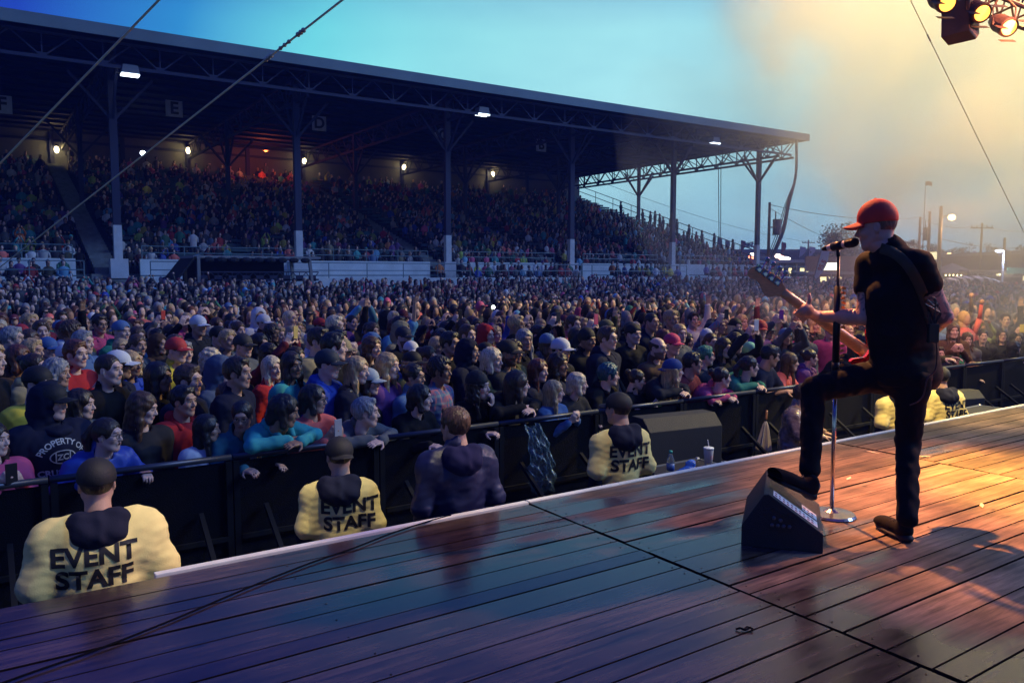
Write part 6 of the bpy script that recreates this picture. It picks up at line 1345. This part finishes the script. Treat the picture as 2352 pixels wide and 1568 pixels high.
def put(X, Y, Z, az, seated, arm, hat, lod, sc, cl=None, hc=None):
    global off
    V, L_, N_, K = T_[(seated, arm, hat, lod)]; c, s_ = math.cos(az), math.sin(az)
    tilt = r8.normal()*.05; W = V.copy()*sc; W[:, 0] += (W[:, 2])*tilt*.3; hs = r8.uniform(-.2, .2)
    x = W[:, 0]*c-W[:, 1]*s_+X; y = W[:, 0]*s_+W[:, 1]*c+Y; AV.append(np.stack([x, y, W[:, 2]+Z], 1)); AL.append(L_+off); AN.append(N_); off += len(V)
    sk = np.array(SKN[r8.randint(len(SKN))])*r8.uniform(.8, 1.1); hr = np.array(hc if hc is not None else (CLN[r8.randint(len(CLN))] if hat else HRN[r8.randint(len(HRN))])); cl = np.array(cl if cl is not None else (CLN[r8.randint(len(CLN))] if r8.rand() > .10 else BR[r8.randint(len(BR))]))*r8.uniform(.3, .95)
    tab = np.array([sk, hr, cl, (.012, .014, .022)]); AC.append(tab[K])
for dd, X, Y in mass:
    if dd > 40 and r8.rand() < .25: continue
    a = 0; q = r8.rand(); a = 1 if q < .08 else 2 if q < .12 else 0
    put(X, Y, gz(Y), math.atan2(0-Y, 9-X)+r8.uniform(-.5, .5), False, a, int(r8.rand() < .2), 0 if dd < 24 else 1, r8.uniform(.9, 1.1))
for i in range(NR):
    y = YR0+(i+.60)*RUN; z = rowz(i); x = 0.2
    while x < 52.6:
        x += r8.choice([.46, .52, .60, .60, 1.15, 2.2], p=[.28, .28, .22, .1, .08, .04])
        if any(abs(x-a) < .85 for a in aisles): continue
        if x > 52.6-1.0*max(0, i-4)*.10 and x > 51: continue
        if r8.rand() < (.06 if i < 17 else .25): continue
        if i > 22 and r8.rand() < .45: continue
        st = r8.rand() < .03; dark = .75
        put(x, y, z, -math.pi/2+r8.uniform(-.1, .45), not st, 0 if r8.rand() < .93 else 1, int(r8.rand() < .18), 0 if i < 8 else 1, r8.uniform(.88, 1.04), cl=(BR[r8.randint(len(BR))] if r8.rand() < (.13 if i < 9 else .04) else None))
for yb, zb in ((39.0, .72), (40.1, .92)):
    for a, b, pr in ((0, 4.0, .75), (22.6, 31.0, .75), (33.5, 40, .75), (42.6, 52.5, .85), (21.2, 22.5, .6)):
        x = a+.3
        while x < b-.2:
            x += r8.uniform(.45, .75)
            if r8.rand() < pr: put(x, yb, zb, -math.pi/2+r8.uniform(-.2, .4), True, 0, int(r8.rand() < .25), 0, r8.uniform(.9, 1.05), cl=(CC['yellow'] if 37 < x < 40 and r8.rand() < .6 else BR[r8.randint(len(BR))] if r8.rand() < .3 else None))
for i in range(26): y = YR0+3+i*.55; j = int((y-YR0)/RUN); put(52.2+r8.uniform(-.3, .2), y, rowz(j)+.25, -1.2, False, 0, 0, 0, 1.0, cl=CC['black']) if r8.rand() < .45 else None
V = np.concatenate(AV); Lp = np.concatenate(AL); Nn = np.concatenate(AN); Cc = np.concatenate(AC)
me = bpy.data.meshes.new('crowd'); me.vertices.add(len(V)); me.vertices.foreach_set('co', V.ravel()); me.loops.add(len(Lp)); me.loops.foreach_set('vertex_index', Lp.astype(np.int32)); me.polygons.add(len(Nn)); st = np.concatenate([[0], np.cumsum(Nn)[:-1]]); me.polygons.foreach_set('loop_start', st.astype(np.int32)); me.polygons.foreach_set('use_smooth', [True]*len(Nn)); me.update(calc_edges=True); me.validate()
at = me.attributes.new('col', 'FLOAT_COLOR', 'FACE'); at.data.foreach_set('color', np.concatenate([Cc, np.ones((len(Cc), 1))], 1).ravel().astype(np.float32))
me.materials.append(mat('crowd_surface', attr='col', rough=.7, var=.12, vscale=6))
o = bpy.data.objects.new('crowd', me); COL.objects.link(o); tag(o, 'dense mass of people filling the ground and the grandstand seats', 'crowd', None, 'stuff')
print('CROWD FACES', len(Nn))
# ================================================================== sound desk canopy in front of the stand
p0 = aty(388, 640, 35.2); p1 = aty(714, 640, 35.2); FG = gz(35)
q = thing('mixing_tent', 'black open canopy with a pale roof edge standing in front of the stand', 'canopy', ((p0.x+p1.x)/2, 35.2, FG)); wx = (p1.x-p0.x)/2; HT = 2.15-FG
mb = MB(); mb.box((.35, 0, HT), (wx*2-.7, 2.6, .10)); mb.build('roof', mat('canopy_roof', (.20, .23, .25), .6), q)
mb = MB(); mb.prism([(-wx-.0, -.95), (-wx+.75, 0), (-wx+.85, 0), (-wx+.1, -.95)], -1.3, 1.3, fn=lambda u, d, v: (u, d, HT+v)); mb.build('side_flap', mat('canopy_black', (.012, .013, .02), .9, bump=.4, bscale=9), q)
mb = MB(); truss_seg(mb, (-wx+.8, -1.25, HT-.1), (wx-.1, -1.25, HT-.1), HT-.62, HT-.95, 9, .05); mb.build('front_truss', dsteel, q)
for x, y in ((-wx+.9, -1.25), (wx-.25, -1.25), (-wx+.9, 1.2), (wx-.25, 1.2)): mb = MB(); mb.beam((x, y, 0), (x-(.25 if x > 0 else 0), y, HT-.05), .12); mb.build('leg', mat('tent_leg', (.20, .22, .23), .5), q)
mb = MB(); mb.box((0, 1.3, HT/2), (wx*2-1.6, .03, HT-.1)); mb.build('scrim', MATS['canopy_black'], q)
for k in range(9): mb = MB(); mb.ball((-wx+1.3+k*(wx*2-2)/8, -1.3, HT-.12), (.22, .12, .12), 8, 5); mb.build('hanging_light', MATS['canopy_black'], q)
# ================================================================== far side beyond the stand
def far(px, py, d): return pd(px, py, d)
def bld(name, lab, cat, x0, x1, ytop, d, dep, wallm, roofm=None, over=.5, grp=None, roofh=.35):
    a = far(x0, ytop, d); b = far(x1, ytop, d); g0 = gz(a.y); c = (a+b)/2; wd = (b-a); wd.z = 0; W = wd.length; rz = math.atan2(wd.y, wd.x); H = a.z-g0
    q = thing(name, lab, cat, (c.x, c.y, g0), rz, grp); q['W'] = W
    mb = MB(); mb.box((0, dep/2, (H-roofh)/2), (W, dep, H-roofh)); mb.build('wall', wallm, q)
    mb = MB(); mb.box((0, dep/2-over/2, H-roofh/2), (W+over, dep+over*2, roofh)); mb.build('roof', roofm or wallm, q)
    return q, W, H
warm = mat('lit_window', (1, .9, .5), .4, emit=(1, .86, .42), estr=1.5); warm2 = mat('bright_sign', (1, .95, .6), .4, emit=(1, .92, .55), estr=3.0)
def win(q, u0, u1, v0, v1, m=warm, name='window'): mb = MB(); mb.box(((u0+u1)/2, -.06, (v0+v1)/2), (u1-u0, .06, v1-v0)); return mb.build(name, m, q)
q, W, H = bld('warehouse', 'long low grey green warehouse behind the food stalls', 'warehouse', 1655, 1990, 573, 150, 25, mat('warehouse_wall', (.13, .17, .17), .8, var=.1, vscale=.3, bump=.3, bscale=.6), mat('warehouse_roof', (.18, .22, .22), .6), .8, roofh=.5)
for k in range(6): win(q, -W/2+2+k*4.5, -W/2+3.4+k*4.5, H*.45, H*.72, mat('dark_window', (.03, .04, .05), .2))
q, W, H = bld('food_stall', 'food stall with a pale metal roof and lit yellow windows', 'food stall', 1778, 1872, 597, 88, 6, mat('stall_wall', (.06, .07, .10), .8), mat('pale_roof', (.45, .55, .55), .4), 1.0, 'food stalls beyond the crowd', .3)
s_ = W/94.; L_ = lambda px: (px-1825)*s_
win(q, L_(1779), L_(1800), .4, H-.9); win(q, L_(1803), L_(1822), .4, H-.9); win(q, L_(1834), L_(1857), H*.45, H-.9)
for px in (1776, 1801, 1827, 1860): mb = MB(); mb.box((L_(px), -.9, H/2-.2), (.3, .3, H-.4)); mb.build('post', mat('stall_post', (.10, .11, .15), .7), q)
q, W, H = bld('food_stall', 'brown food stall with a bright slanted roof sign', 'food stall', 1880, 2000, 624, 76, 6, mat('brown_wall', (.20, .11, .09), .8), mat('stall_trim', (.35, .30, .28), .6), .6, 'food stalls beyond the crowd', .25)
s_ = W/120.; L_ = lambda px: (px-1940)*s_
win(q, L_(1884), L_(1906), .5, H-.5); win(q, L_(1914), L_(1932), .5, H-.5); win(q, L_(1936), L_(1944), .7, H-.8, mat('pale_panel', (.5, .45, .42), .6), 'panel')
mb = MB(); mb.prism([(L_(1887), H+.15), (L_(1925), H+.15), (L_(1925), H+.85), (L_(1891), H+.85)], .25, .42, fn=lambda u, d, v: (u, d-.3, v)); mb.build('roof_sign', warm2, q)
mb = MB(); mb.box((0, 3.6, H+.8), (W, .2, 1.5)); mb.build('upper_wall', MATS['brown_wall'], q)
def banner(px, yb, yt, d, w_, lab, m, txt=None, lean=.12):
    b = far(px, yb, d); t = far(px, yt, d); h = t.z-b.z; q = thing('feather_banner', lab, 'banner', (b.x, b.y, b.z-1.0), -YAW, 'feather banners beyond the crowd')
    out = []
    for i in range(15): v = i/14; out.append((lean*h*v, v*h))
    right = [(lean*h*v+w_*math.sin(min(1, v*1.25)*math.pi*.62)*(1 if v < .93 else (1-(v-.93)/.07)**.5 if v < 1 else 0), v*h) for v in [1-i/14 for i in range(15)]]
    mb = MB(); mb.prism(out+right, -.01, .01, fn=lambda u, d_, v: (u, d_, v+1.0)); mb.build('flag', m, q)
    mb = MB(); mb.path([(lean*h*v/10-.03, 0, 1.0+h*v/10) for v in range(-1, 11)]+[(lean*h+.2, 0, 1.03+h)], .03, 5); mb.build('pole', dsteel, q)
    if txt: lettering(txt, (lean*h*.5+w_*.50, -.02, 1.0+h*.52), w_*.72, mat('banner_red', (.45, .03, .03), .6), q, bold=.02, tilt=-1.12)
    return q
banner(1867, 650, 572, 55, .62, 'tall white feather banner reading 95.5 beside the food stall', mat('banner_white', (.55, .60, .62), .7), '95.5', .24)
for i, (px, w_) in enumerate(((1915, .7), (1941, .6), (1893, .65))): pass
for i, (px, yt, yb, lab) in enumerate(((1835, 566, 592, 'left of two small white teardrop flags over the stall roof'), (1857, 566, 592, 'right of two small white teardrop flags over the stall roof'), (1648, 546, 575, 'tall narrow pennant at the left end of the warehouse'), (1666, 552, 578, 'pennant between the stand rail and the last column'), (1702, 552, 578, 'dark reddish pennant left of the transformer pole'), (1795, 556, 582, 'dark red pennant on the warehouse front'))):
    m = MATS['banner_white'] if i < 2 else mat('pennant%d' % i, ((.25, .28, .2), (.22, .25, .18), (.20, .05, .05), (.30, .05, .05))[i-2], .7)
    banner(px, yb, yt, 120, .9 if i < 2 else .7, lab, m, None, .10 if i < 2 else 0)
woodp = mat('pole_wood', (.085, .055, .045), .85, bump=.4, bscale=12)
def pole(px, ytop, d, lab, r=.16, arms_=0, trans=0, lamp=0, rg=0):
    t = far(px, ytop, d); g0 = gz(t.y); q = thing('utility_pole', lab, 'utility pole', (t.x, t.y, g0), -YAW, 'utility poles beyond the crowd'); h = t.z-g0
    mb = MB(); mb.tube((0, 0, 0), (0, 0, h), r, 8, r*.75); mb.build('pole_shaft', woodp, q, smooth=True)
    if arms_:
        mb = MB()
        for k in range(arms_): mb.box((0, 0, h-.5-k*1.1), (2.2, .12, .12)); [mb.tube((x, 0, h-.44-k*1.1), (x, 0, h-.2-k*1.1), .05, 6) for x in (-1, -.5, .5, 1)]
        mb.build('crossarm', woodp, q)
    if trans: mb = MB(); mb.tube((.55, -.2, h-trans-.6), (.55, -.2, h-trans+.6), .34, 10); mb.box((.25, -.1, h-trans), (.3, .1, .1)); mb.tube((.45, -.1, h-trans+.6), (.45, -.1, h-trans+1.2), .05, 5); mb.build('transformer', mat('transformer_grey', (.12, .13, .14), .6), q)
    if lamp:
        mb = MB(); mb.path([(0, 0, h-.9), (.4, -.1, h-.7), (.62, -.15, h-.75)], .05, 6); mb.build('lamp_arm', dsteel, q); mb = MB(); mb.ball((.72, -.18, h-.85), (.28, .2, .2), 10, 6); mb.build('lamp_head', mat('street_glow', (1, .8, .4), .3, emit=(1, .74, .30), estr=16), q)
        spot('street_lamp_light', Vector(q.location)+Vector((.6, -.6, h-1.2)), (0, 0, 0), 900, (1, .62, .25), kind='POINT', radius=.2)
    return q, h
pole(1768, 465, 62, 'utility pole with a grey transformer right of the last stand column', .14, 0, 1.9)
pole(2114, 498, 75, 'short pole with a transformer just right of the singer’s shoulder', .15, 0, 1.6)
pole(2136, 486, 72, 'bare pole between the transformer pole and the street lamp', .16)
pole(2162, 473, 60, 'tall pole carrying the glowing street lamp', .17, 0, 0, 1)
pole(2256, 512, 80, 'thin pole with a crossarm in front of the hedge', .14, 1)
pole(2308, 546, 70, 'short pole beside the white lamp post at the right', .15)
pole(1857, 551, 140, 'distant pole with two crossarms above the warehouse', .18, 2)
t = far(2126, 416, 110); q = thing('flagpole', 'thin flagpole with a small flag above the singer', 'flagpole', (t.x, t.y, gz(t.y)), -YAW); h = t.z-gz(t.y)
mb = MB(); mb.tube((0, 0, 0), (0, 0, h), .09, 6, .05); mb.build('pole_shaft', mat('pale_pole', (.30, .28, .26), .6), q); mb = MB(); mb.prism([(0, h-.6), (.45, h-.55), (.9, h-.68), (.9, h-.15), (.45, h-.02), (0, h-.05)], -.02, .02, fn=lambda u, d, v: (u, d, v)); mb.build('flag', mat('small_flag', (.30, .10, .07), .7), q)
# overhead lines between the poles
def cat_wire(a, b, sag, lab):
    a = Vector(a); b = Vector(b); q = MB(); q.path([a.lerp(b, i/30)-a-Vector((0, 0, sag*4*(i/30)*(1-i/30))) for i in range(31)], .022, 4); o = q.build('power_line', dsteel); o.location = a; tag(o, lab, 'power line', 'power lines over the far lot')
cat_wire(far(1768, 470, 62), far(2114, 500, 75), .5, 'power line from the transformer pole toward the singer')
cat_wire(far(1768, 478, 62), far(1990, 566, 130), .8, 'power line sloping down toward the warehouse roof'); cat_wire(far(1335, 400, 86), far(1860, 556, 140), 1.0, 'long line running down behind the stand end')
cat_wire(far(2114, 500, 75), far(2256, 515, 80), .6, 'power line between the poles right of the singer'); cat_wire(far(2256, 516, 80), far(2400, 520, 90), .6, 'power line leaving the picture at the right'); cat_wire(far(2162, 548, 60), far(2420, 560, 64), .5, 'lower power line over the hedge')
# trees
leaf = mat('foliage', attr='shade', rough=.7); bark = mat('bark', (.05, .035, .025), .9)
def tree(px0, px1, ytop, d, lab, seed, n=2600, grp='trees beyond the crowd', ybase=None, hedge=False):
    r = np.random.RandomState(seed); a = far(px0, ytop, d); b = far(px1, ytop, d); c = (a+b)/2; W = (b-a).length; g0 = gz(c.y); H = a.z-g0
    q = thing('tree', lab, 'tree', (c.x, c.y, g0), -YAW, grp); cl = r.rand(26 if not hedge else 40, 3)*2-1
    cl /= np.maximum(1, np.linalg.norm(cl, axis=1))[:, None]; cz = H*.56; R3 = np.array([W*.40, min(W, H)*.40, H*.36]); cl = cl*R3; cr = r.uniform(.16, .30, len(cl))*min(W, H); P = []; S = []
    for i in range(n):
        k = r.randint(len(cl)); v = r.normal(size=3); v /= np.linalg.norm(v); rad = cr[k]*(r.rand()**.4)*(1.25 if r.rand() < .08 else 1); P.append(cl[k]+v*rad*[1, 1, .8]); S.append(.65+.5*(k % 5)/4)
    P = np.array(P); P[:, 2] += cz; P = P[P[:, 2] < H*1.03]; m = len(P); sz = r.uniform(.10, .24, m)*max(.8, H/9); u = r.normal(size=(m, 3)); u /= np.linalg.norm(u, axis=1)[:, None]; w_ = np.cross(u, r.normal(size=(m, 3))); w_ /= np.linalg.norm(w_, axis=1)[:, None]
    Q = np.stack([P-u*sz[:, None], P+w_*sz[:, None]*.5, P+u*sz[:, None], P-w_*sz[:, None]*.5], 1).reshape(-1, 3); F = np.arange(4*m).reshape(-1, 4)
    me = bpy.data.meshes.new('crown'); me.from_pydata(Q.tolist(), [], F.tolist()); me.materials.append(leaf); at = me.attributes.new('shade', 'FLOAT_COLOR', 'FACE'); s_ = (r.uniform(.7, 1.3, m)*np.array(S)[:m])[:, None]*np.array([[.040, .055, .025]]); at.data.foreach_set('color', np.concatenate([s_, np.ones((m, 1))], 1).ravel().astype(np.float32)); o = bpy.data.objects.new('crown', me); COL.objects.link(o); o.parent = q
    mb = MB(); mb.tube((0, 0, 0), (0, 0, H*.5), H*.035, 8, H*.02)
    for k in range(7): e = cl[k]; mb.tube((0, 0, H*(.25+.04*k)), (e[0]*.8, e[1]*.8, cz+e[2]*.8), H*.014, 5, H*.005)
    mb.build('trunk', bark, q, smooth=True)
tree(1885, 1990, 508, 95, 'big rounded tree behind the microphone', 1, 5200)
tree(1712, 1740, 538, 170, 'small round tree over the warehouse roof', 2, 900); tree(1640, 1662, 550, 175, 'low tree at the left end of the warehouse', 3, 600)
tree(2068, 2125, 541, 105, 'tree behind the singer’s right shoulder', 4, 2200); tree(2118, 2166, 548, 108, 'tree behind the street lamp pole', 5, 1800)
for i, (a, b, yt, lab) in enumerate(((2160, 2205, 562, 'dark hedge tree left of the white tent top'), (2198, 2250, 556, 'dark hedge tree behind the white tent top'), (2243, 2300, 557, 'dark hedge tree behind the dark screen board'), (2296, 2330, 568, 'low tree by the red building'), (2326, 2375, 552, 'dark tree at the right edge of the picture'))): tree(a, b, yt, 112, lab, 10+i, 1700)
tree(1990, 2070, 548, 118, 'tree hidden mostly behind the singer', 20, 1500)
# right hand cluster of stalls
q, W, H = bld('kiosk', 'white kiosk row with dark screen boards behind the pavilion', 'kiosk', 2110, 2300, 598, 92, 5, mat('kiosk_white', (.42, .42, .45), .7), None, .3, None, .2)
s_ = W/190.; L_ = lambda px: (px-2205)*s_
win(q, L_(2214), L_(2254), H*.55, H-.15, mat('dark_board', (.10, .05, .045), .5), 'screen_board'); win(q, L_(2262), L_(2298), H*.55, H-.2, mat('pale_board', (.45, .48, .52), .5), 'screen_board'); win(q, L_(2158), L_(2208), H*.5, H*.85, mat('blue_board', (.30, .42, .55), .5), 'screen_board'); win(q, L_(2134), L_(2152), H+.1, H+.95, warm, 'lit_box')
p = far(2239, 596, 90); q = thing('white_tent', 'small peaked white tent top above the kiosk boards', 'tent', p); mb = MB(); mb.add([(-1, -1, 0), (1, -1, 0), (1, 1, 0), (-1, 1, 0), (0, 0, 1.0)], [(0, 1, 4), (1, 2, 4), (2, 3, 4), (3, 0, 4), (3, 2, 1, 0)]); mb.build('canopy', mat('tent_white', (.6, .62, .66), .7), q); mb = MB(); [mb.tube((x, y, -3), (x, y, 0), .05, 5) for x in (-1, 1) for y in (-1, 1)]; mb.build('frame', dsteel, q)
p = far(2186, 630, 72); g0 = gz(p.y); q = thing('pavilion', 'wooden pavilion with a hipped tan roof and a string of small bulbs', 'pavilion', (p.x, p.y, g0), -YAW); s_ = 72/1829.; hw = 37*s_; ze = p.z-g0+.15; zp = far(2186, 610, 72).z-g0
mb = MB(); mb.add([(-hw, -hw, ze), (hw, -hw, ze), (hw, hw, ze), (-hw, hw, ze), (0, 0, zp+.25), (-hw, -hw, ze-.12), (hw, -hw, ze-.12), (hw, hw, ze-.12), (-hw, hw, ze-.12)], [(0, 1, 4), (1, 2, 4), (2, 3, 4), (3, 0, 4), (0, 5, 6, 1), (1, 6, 7, 2), (2, 7, 8, 3), (3, 8, 5, 0), (5, 8, 7, 6)]); mb.build('roof', mat('tan_roof', (.34, .24, .16), .7), q)
for x in (-1, 1):
    for y in (-1, 1): mb = MB(); mb.box((x*hw*.88, y*hw*.88, (ze-.1)/2), (.18, .18, ze-.12)); mb.build('post', woodp, q)
for k in range(9): mb = MB(); mb.ball((-hw+.1+k*(2*hw-.2)/8, -hw-.05, ze-.22), .07, 6, 4); mb.build('bulb', mat('string_bulb', (1, .9, .5), .3, emit=(1, .85, .4), estr=7), q)
q, W, H = bld('booth', 'booth with a long signboard reading BANK MACHINES', 'booth', 2222, 2298, 620, 70, 4, mat('booth_wall', (.20, .13, .11), .8), mat('booth_roof', (.36, .27, .20), .7), .5, None, .18)
s_ = W/76.; L_ = lambda px: (px-2260)*s_; win(q, L_(2227), L_(2286), H-.62, H-.24, mat('sign_face', (.62, .60, .55), .6), 'signboard'); lettering('BANK MACHINES', (L_(2256.5), -.10, H-.43), .36, mat('sign_brown', (.16, .07, .05), .6), q, bold=.008); win(q, L_(2289), L_(2298), .9, H-.3, warm2, 'lit_panel')
q, W, H = bld('booth', 'low booth with a small lit GRILL sign at the right', 'booth', 2300, 2332, 633, 68, 3, MATS['booth_wall'], MATS['booth_roof'], .3, None, .15)
win(q, -W*.42, W*.30, H-.05, H+.30, mat('grill_face', (.55, .50, .35), .5, emit=(.9, .8, .4), estr=.35), 'signboard'); lettering('GRILL', (-W*.06, -.10, H+.12), .34, mat('sign_brown', (.16, .07, .05), .6), q, bold=.008)
q, W, H = bld('building', 'dark red building with a pale roof band at the right edge', 'building', 2316, 2420, 577, 78, 12, mat('red_wall', (.12, .03, .025), .8, var=.1, vscale=.5), mat('red_roof', (.20, .17, .17), .6), .6, None, .3)
mb = MB(); mb.box((0, -1.6, H*.50), (W, 3.0, .32)); mb.build('awning', mat('awning_pale', (.55, .52, .45), .5), q); win(q, -W*.15, W*.2, .9, H*.42, warm, 'window')
# zebra striped canopy
p = far(2230, 650, 62); q = thing('striped_canopy', 'black and white zebra striped canopy over the far crowd', 'canopy', (p.x, p.y, gz(p.y)), -YAW); z0 = p.z-gz(p.y)
def zeb(m, t, p_):
    n, l = t.nodes, t.links; w_ = n.new('ShaderNodeTexWave'); w_.inputs['Scale'].default_value = .55; w_.inputs['Distortion'].default_value = 7; w_.inputs['Detail'].default_value = 1; w_.inputs['Detail Scale'].default_value = .6; mp = n.new('ShaderNodeMapping'); mp.inputs['Rotation'].default_value = (0, .6, 0); l.new(n.new('ShaderNodeTexCoord').outputs['Object'], mp.inputs[0]); l.new(mp.outputs[0], w_.inputs['Vector'])
    c = n.new('ShaderNodeValToRGB'); c.color_ramp.interpolation = 'CONSTANT'; c.color_ramp.elements[0].color = (.04, .03, .03, 1); c.color_ramp.elements[1].position = .5; c.color_ramp.elements[1].color = (.62, .62, .66, 1); l.new(w_.outputs['Fac'], c.inputs[0]); l.new(c.outputs[0], p_.inputs['Base Color'])
mb = MB(); s_ = 62/1829.; hw = 64*s_; mb.prism([(-hw, .28), (-hw*.4, .55), (hw*.5, .55), (hw, .28), (hw*.6, -.1), (.1, -.38), (-hw*.6, -.1)], -.05, .05, fn=lambda u, d, v: (u, d*8, z0+v-(.2 if d < 0 else 0))); mb.build('canopy_cloth', mat('zebra', extra=zeb), q)
mb = MB(); [mb.tube((x*hw*.9, 0, 0), (x*hw*.9, 0, z0+.25), .05, 6) for x in (-1, 1)]; mb.build('frame', dsteel, q)
p = far(2305, 577, 66); g0 = gz(p.y); q = thing('street_lamp', 'white lit lamp post near the right edge', 'street lamp', (p.x, p.y, g0), -YAW); h = p.z-g0
mb = MB(); mb.tube((0, 0, 0), (0, 0, h), .09, 8); mb.build('post', mat('white_post', (.5, .55, .65), .5), q); mb = MB(); mb.ball((-.35, -.05, h+.02), (.4, .14, .12), 8, 5); mb.build('lamp_head', mat('cold_glow', (.8, .9, 1), .3, emit=(.75, .85, 1), estr=7), q)
mb = MB(); mb.box((1.3, -.1, h-1.6), (2.0, .08, .5)); mb.build('street_sign', mat('green_sign', (.10, .30, .22), .5), q)
spot('street_lamp_light', Vector(q.location)+Vector((-.3, -.5, h-.5)), (0, 0, 0), 200, (.7, .8, 1), kind='POINT', radius=.15)
for i, (px, py, d, c) in enumerate(((1726, 590, 100, (1, .25, .12)), (1728, 586, 100, (1, .9, .7)), (1787, 588, 98, (1, .8, .6)), (1795, 592, 98, (1, .3, .2)), (1803, 594, 98, (1, .95, .8)), (2180, 586, 95, (1, .6, .2)))):
    p = far(px, py, d); q = thing('fairground_light', ('red light low beside the last stand column', 'white light low beside the last stand column', 'white light above the stall roof', 'red light above the stall roof', 'wide white light at the stall roof edge', 'orange light above the kiosk row')[i], 'light', p, 0, 'small lights of the fairground')
    mb = MB(); mb.ball((0, 0, 0), (.5, .3, .28) if i != 4 else (1.1, .3, .25), 8, 5); mb.build('bulb', mat('fl%d' % i, c, .3, emit=c, estr=6), q); mb = MB(); mb.tube((0, 0, -3.2), (0, 0, -.2), .06, 5); mb.build('post', dsteel, q)
# bundle of cables hanging from the stand's outer corner
for k in range(4):
    ps = [(1829, 318+k*2), (1828, 400), (1812-3*k, 470), (1800-5*k, 530), (1775-4*k, 590)]; mb = MB(); mb.path([far(*spl(ps, i/30), 62) for i in range(31)], (.11, .06, .04, .03)[k], 6); tag(mb.build('hanging_cable', dsteel if k else mat('cable_grey', (.12, .13, .17), .6)), ('thick grey cable sweeping down from the roof corner', 'dark cable beside the thick grey one at the roof corner', 'thin cable inside the bundle at the roof corner', 'thinnest cable of the bundle, nearest the column')[k], 'cable', 'cables hanging from the roof corner')
for k, px in enumerate((1650, 1656)): a = far(px, 375, 66); mb = MB(); b = far(px+2-k*3, 600, 66); mb.path([a.lerp(b, i/10) for i in range(11)], .03, 5); tag(mb.build('rope', dsteel), ('left rope hanging straight down inside the last bay', 'right rope hanging straight down inside the last bay')[k], 'rope')
# ================================================================== air: haze and stage smoke
hz = MB(); hz.box((100, 150, 6.8), (330, 350, 18.0)); ho = hz.build('haze', None); ho.data.materials.clear()
hm = bpy.data.materials.new('haze_air'); hm.use_nodes = True; n = hm.node_tree.nodes; l = hm.node_tree.links; n.remove(n['Principled BSDF']); pv = n.new('ShaderNodeVolumePrincipled'); pv.inputs['Color'].default_value = (.14, .26, 1, 1); pv.inputs['Density'].default_value = .0014; pv.inputs['Anisotropy'].default_value = .1; l.new(pv.outputs[0], n['Material Output'].inputs['Volume']); ho.data.materials.append(hm); tag(ho, kind='stuff')
sm = MB(); sm.ball((0, 0, 0), (6.7, 4.2, 6.6), 24, 16); so = sm.build('smoke', None); so.data.materials.clear(); c = pd(2235, 265, 15); so.location = c; so.rotation_euler = (0, 0, -YAW)
mm_ = bpy.data.materials.new('stage_smoke'); mm_.use_nodes = True; n = mm_.node_tree.nodes; l = mm_.node_tree.links; n.remove(n['Principled BSDF']); pv = n.new('ShaderNodeVolumePrincipled'); pv.inputs['Color'].default_value = (.95, .93, .9, 1); pv.inputs['Anisotropy'].default_value = .2
co = n.new('ShaderNodeTexCoord').outputs['Object']; mp = n.new('ShaderNodeMapping'); mp.inputs['Scale'].default_value = (1/6.7, 1/4.2, 1/6.6); l.new(co, mp.inputs[0]); ln = n.new('ShaderNodeVectorMath'); ln.operation = 'LENGTH'; l.new(mp.outputs[0], ln.inputs[0])
z = n.new('ShaderNodeTexNoise'); z.inputs['Scale'].default_value = .30; z.inputs['Detail'].default_value = 4; z.inputs['Roughness'].default_value = .55; z.inputs['Distortion'].default_value = .9; l.new(co, z.inputs['Vector'])
a1 = n.new('ShaderNodeMath'); a1.operation = 'MULTIPLY_ADD'; a1.inputs[1].default_value = 2.6; a1.inputs[2].default_value = -1.25; l.new(z.outputs[0], a1.inputs[0]); a2 = n.new('ShaderNodeMath'); a2.operation = 'ADD'; l.new(ln.outputs['Value'], a2.inputs[0]); l.new(a1.outputs[0], a2.inputs[1])
mr = n.new('ShaderNodeMapRange'); mr.interpolation_type = 'SMOOTHSTEP'; mr.inputs['From Min'].default_value = .95; mr.inputs['From Max'].default_value = .25; mr.inputs['To Min'].default_value = 0; mr.inputs['To Max'].default_value = .30; l.new(a2.outputs[0], mr.inputs[0]); l.new(mr.outputs[0], pv.inputs['Density']); l.new(pv.outputs[0], n['Material Output'].inputs['Volume']); so.data.materials.append(mm_); tag(so, 'warm lit stage smoke drifting over the crowd at the right', 'smoke', None, 'stuff')
spot('lamp_beam', (4.5, 6.0, 9.5), c+Vector((.3, 0, .8)), 24000, (1.0, .66, .24), 50, 1.0, .2)  # added spot in mid air, there only to light the smoke
spot('lamp_beam', (23, 3.5, 13), c+Vector((0, 0, .8)), 29000, (1.0, .74, .16), 50, 1.0, .2)  # second added smoke spot, high on the right with no lamp
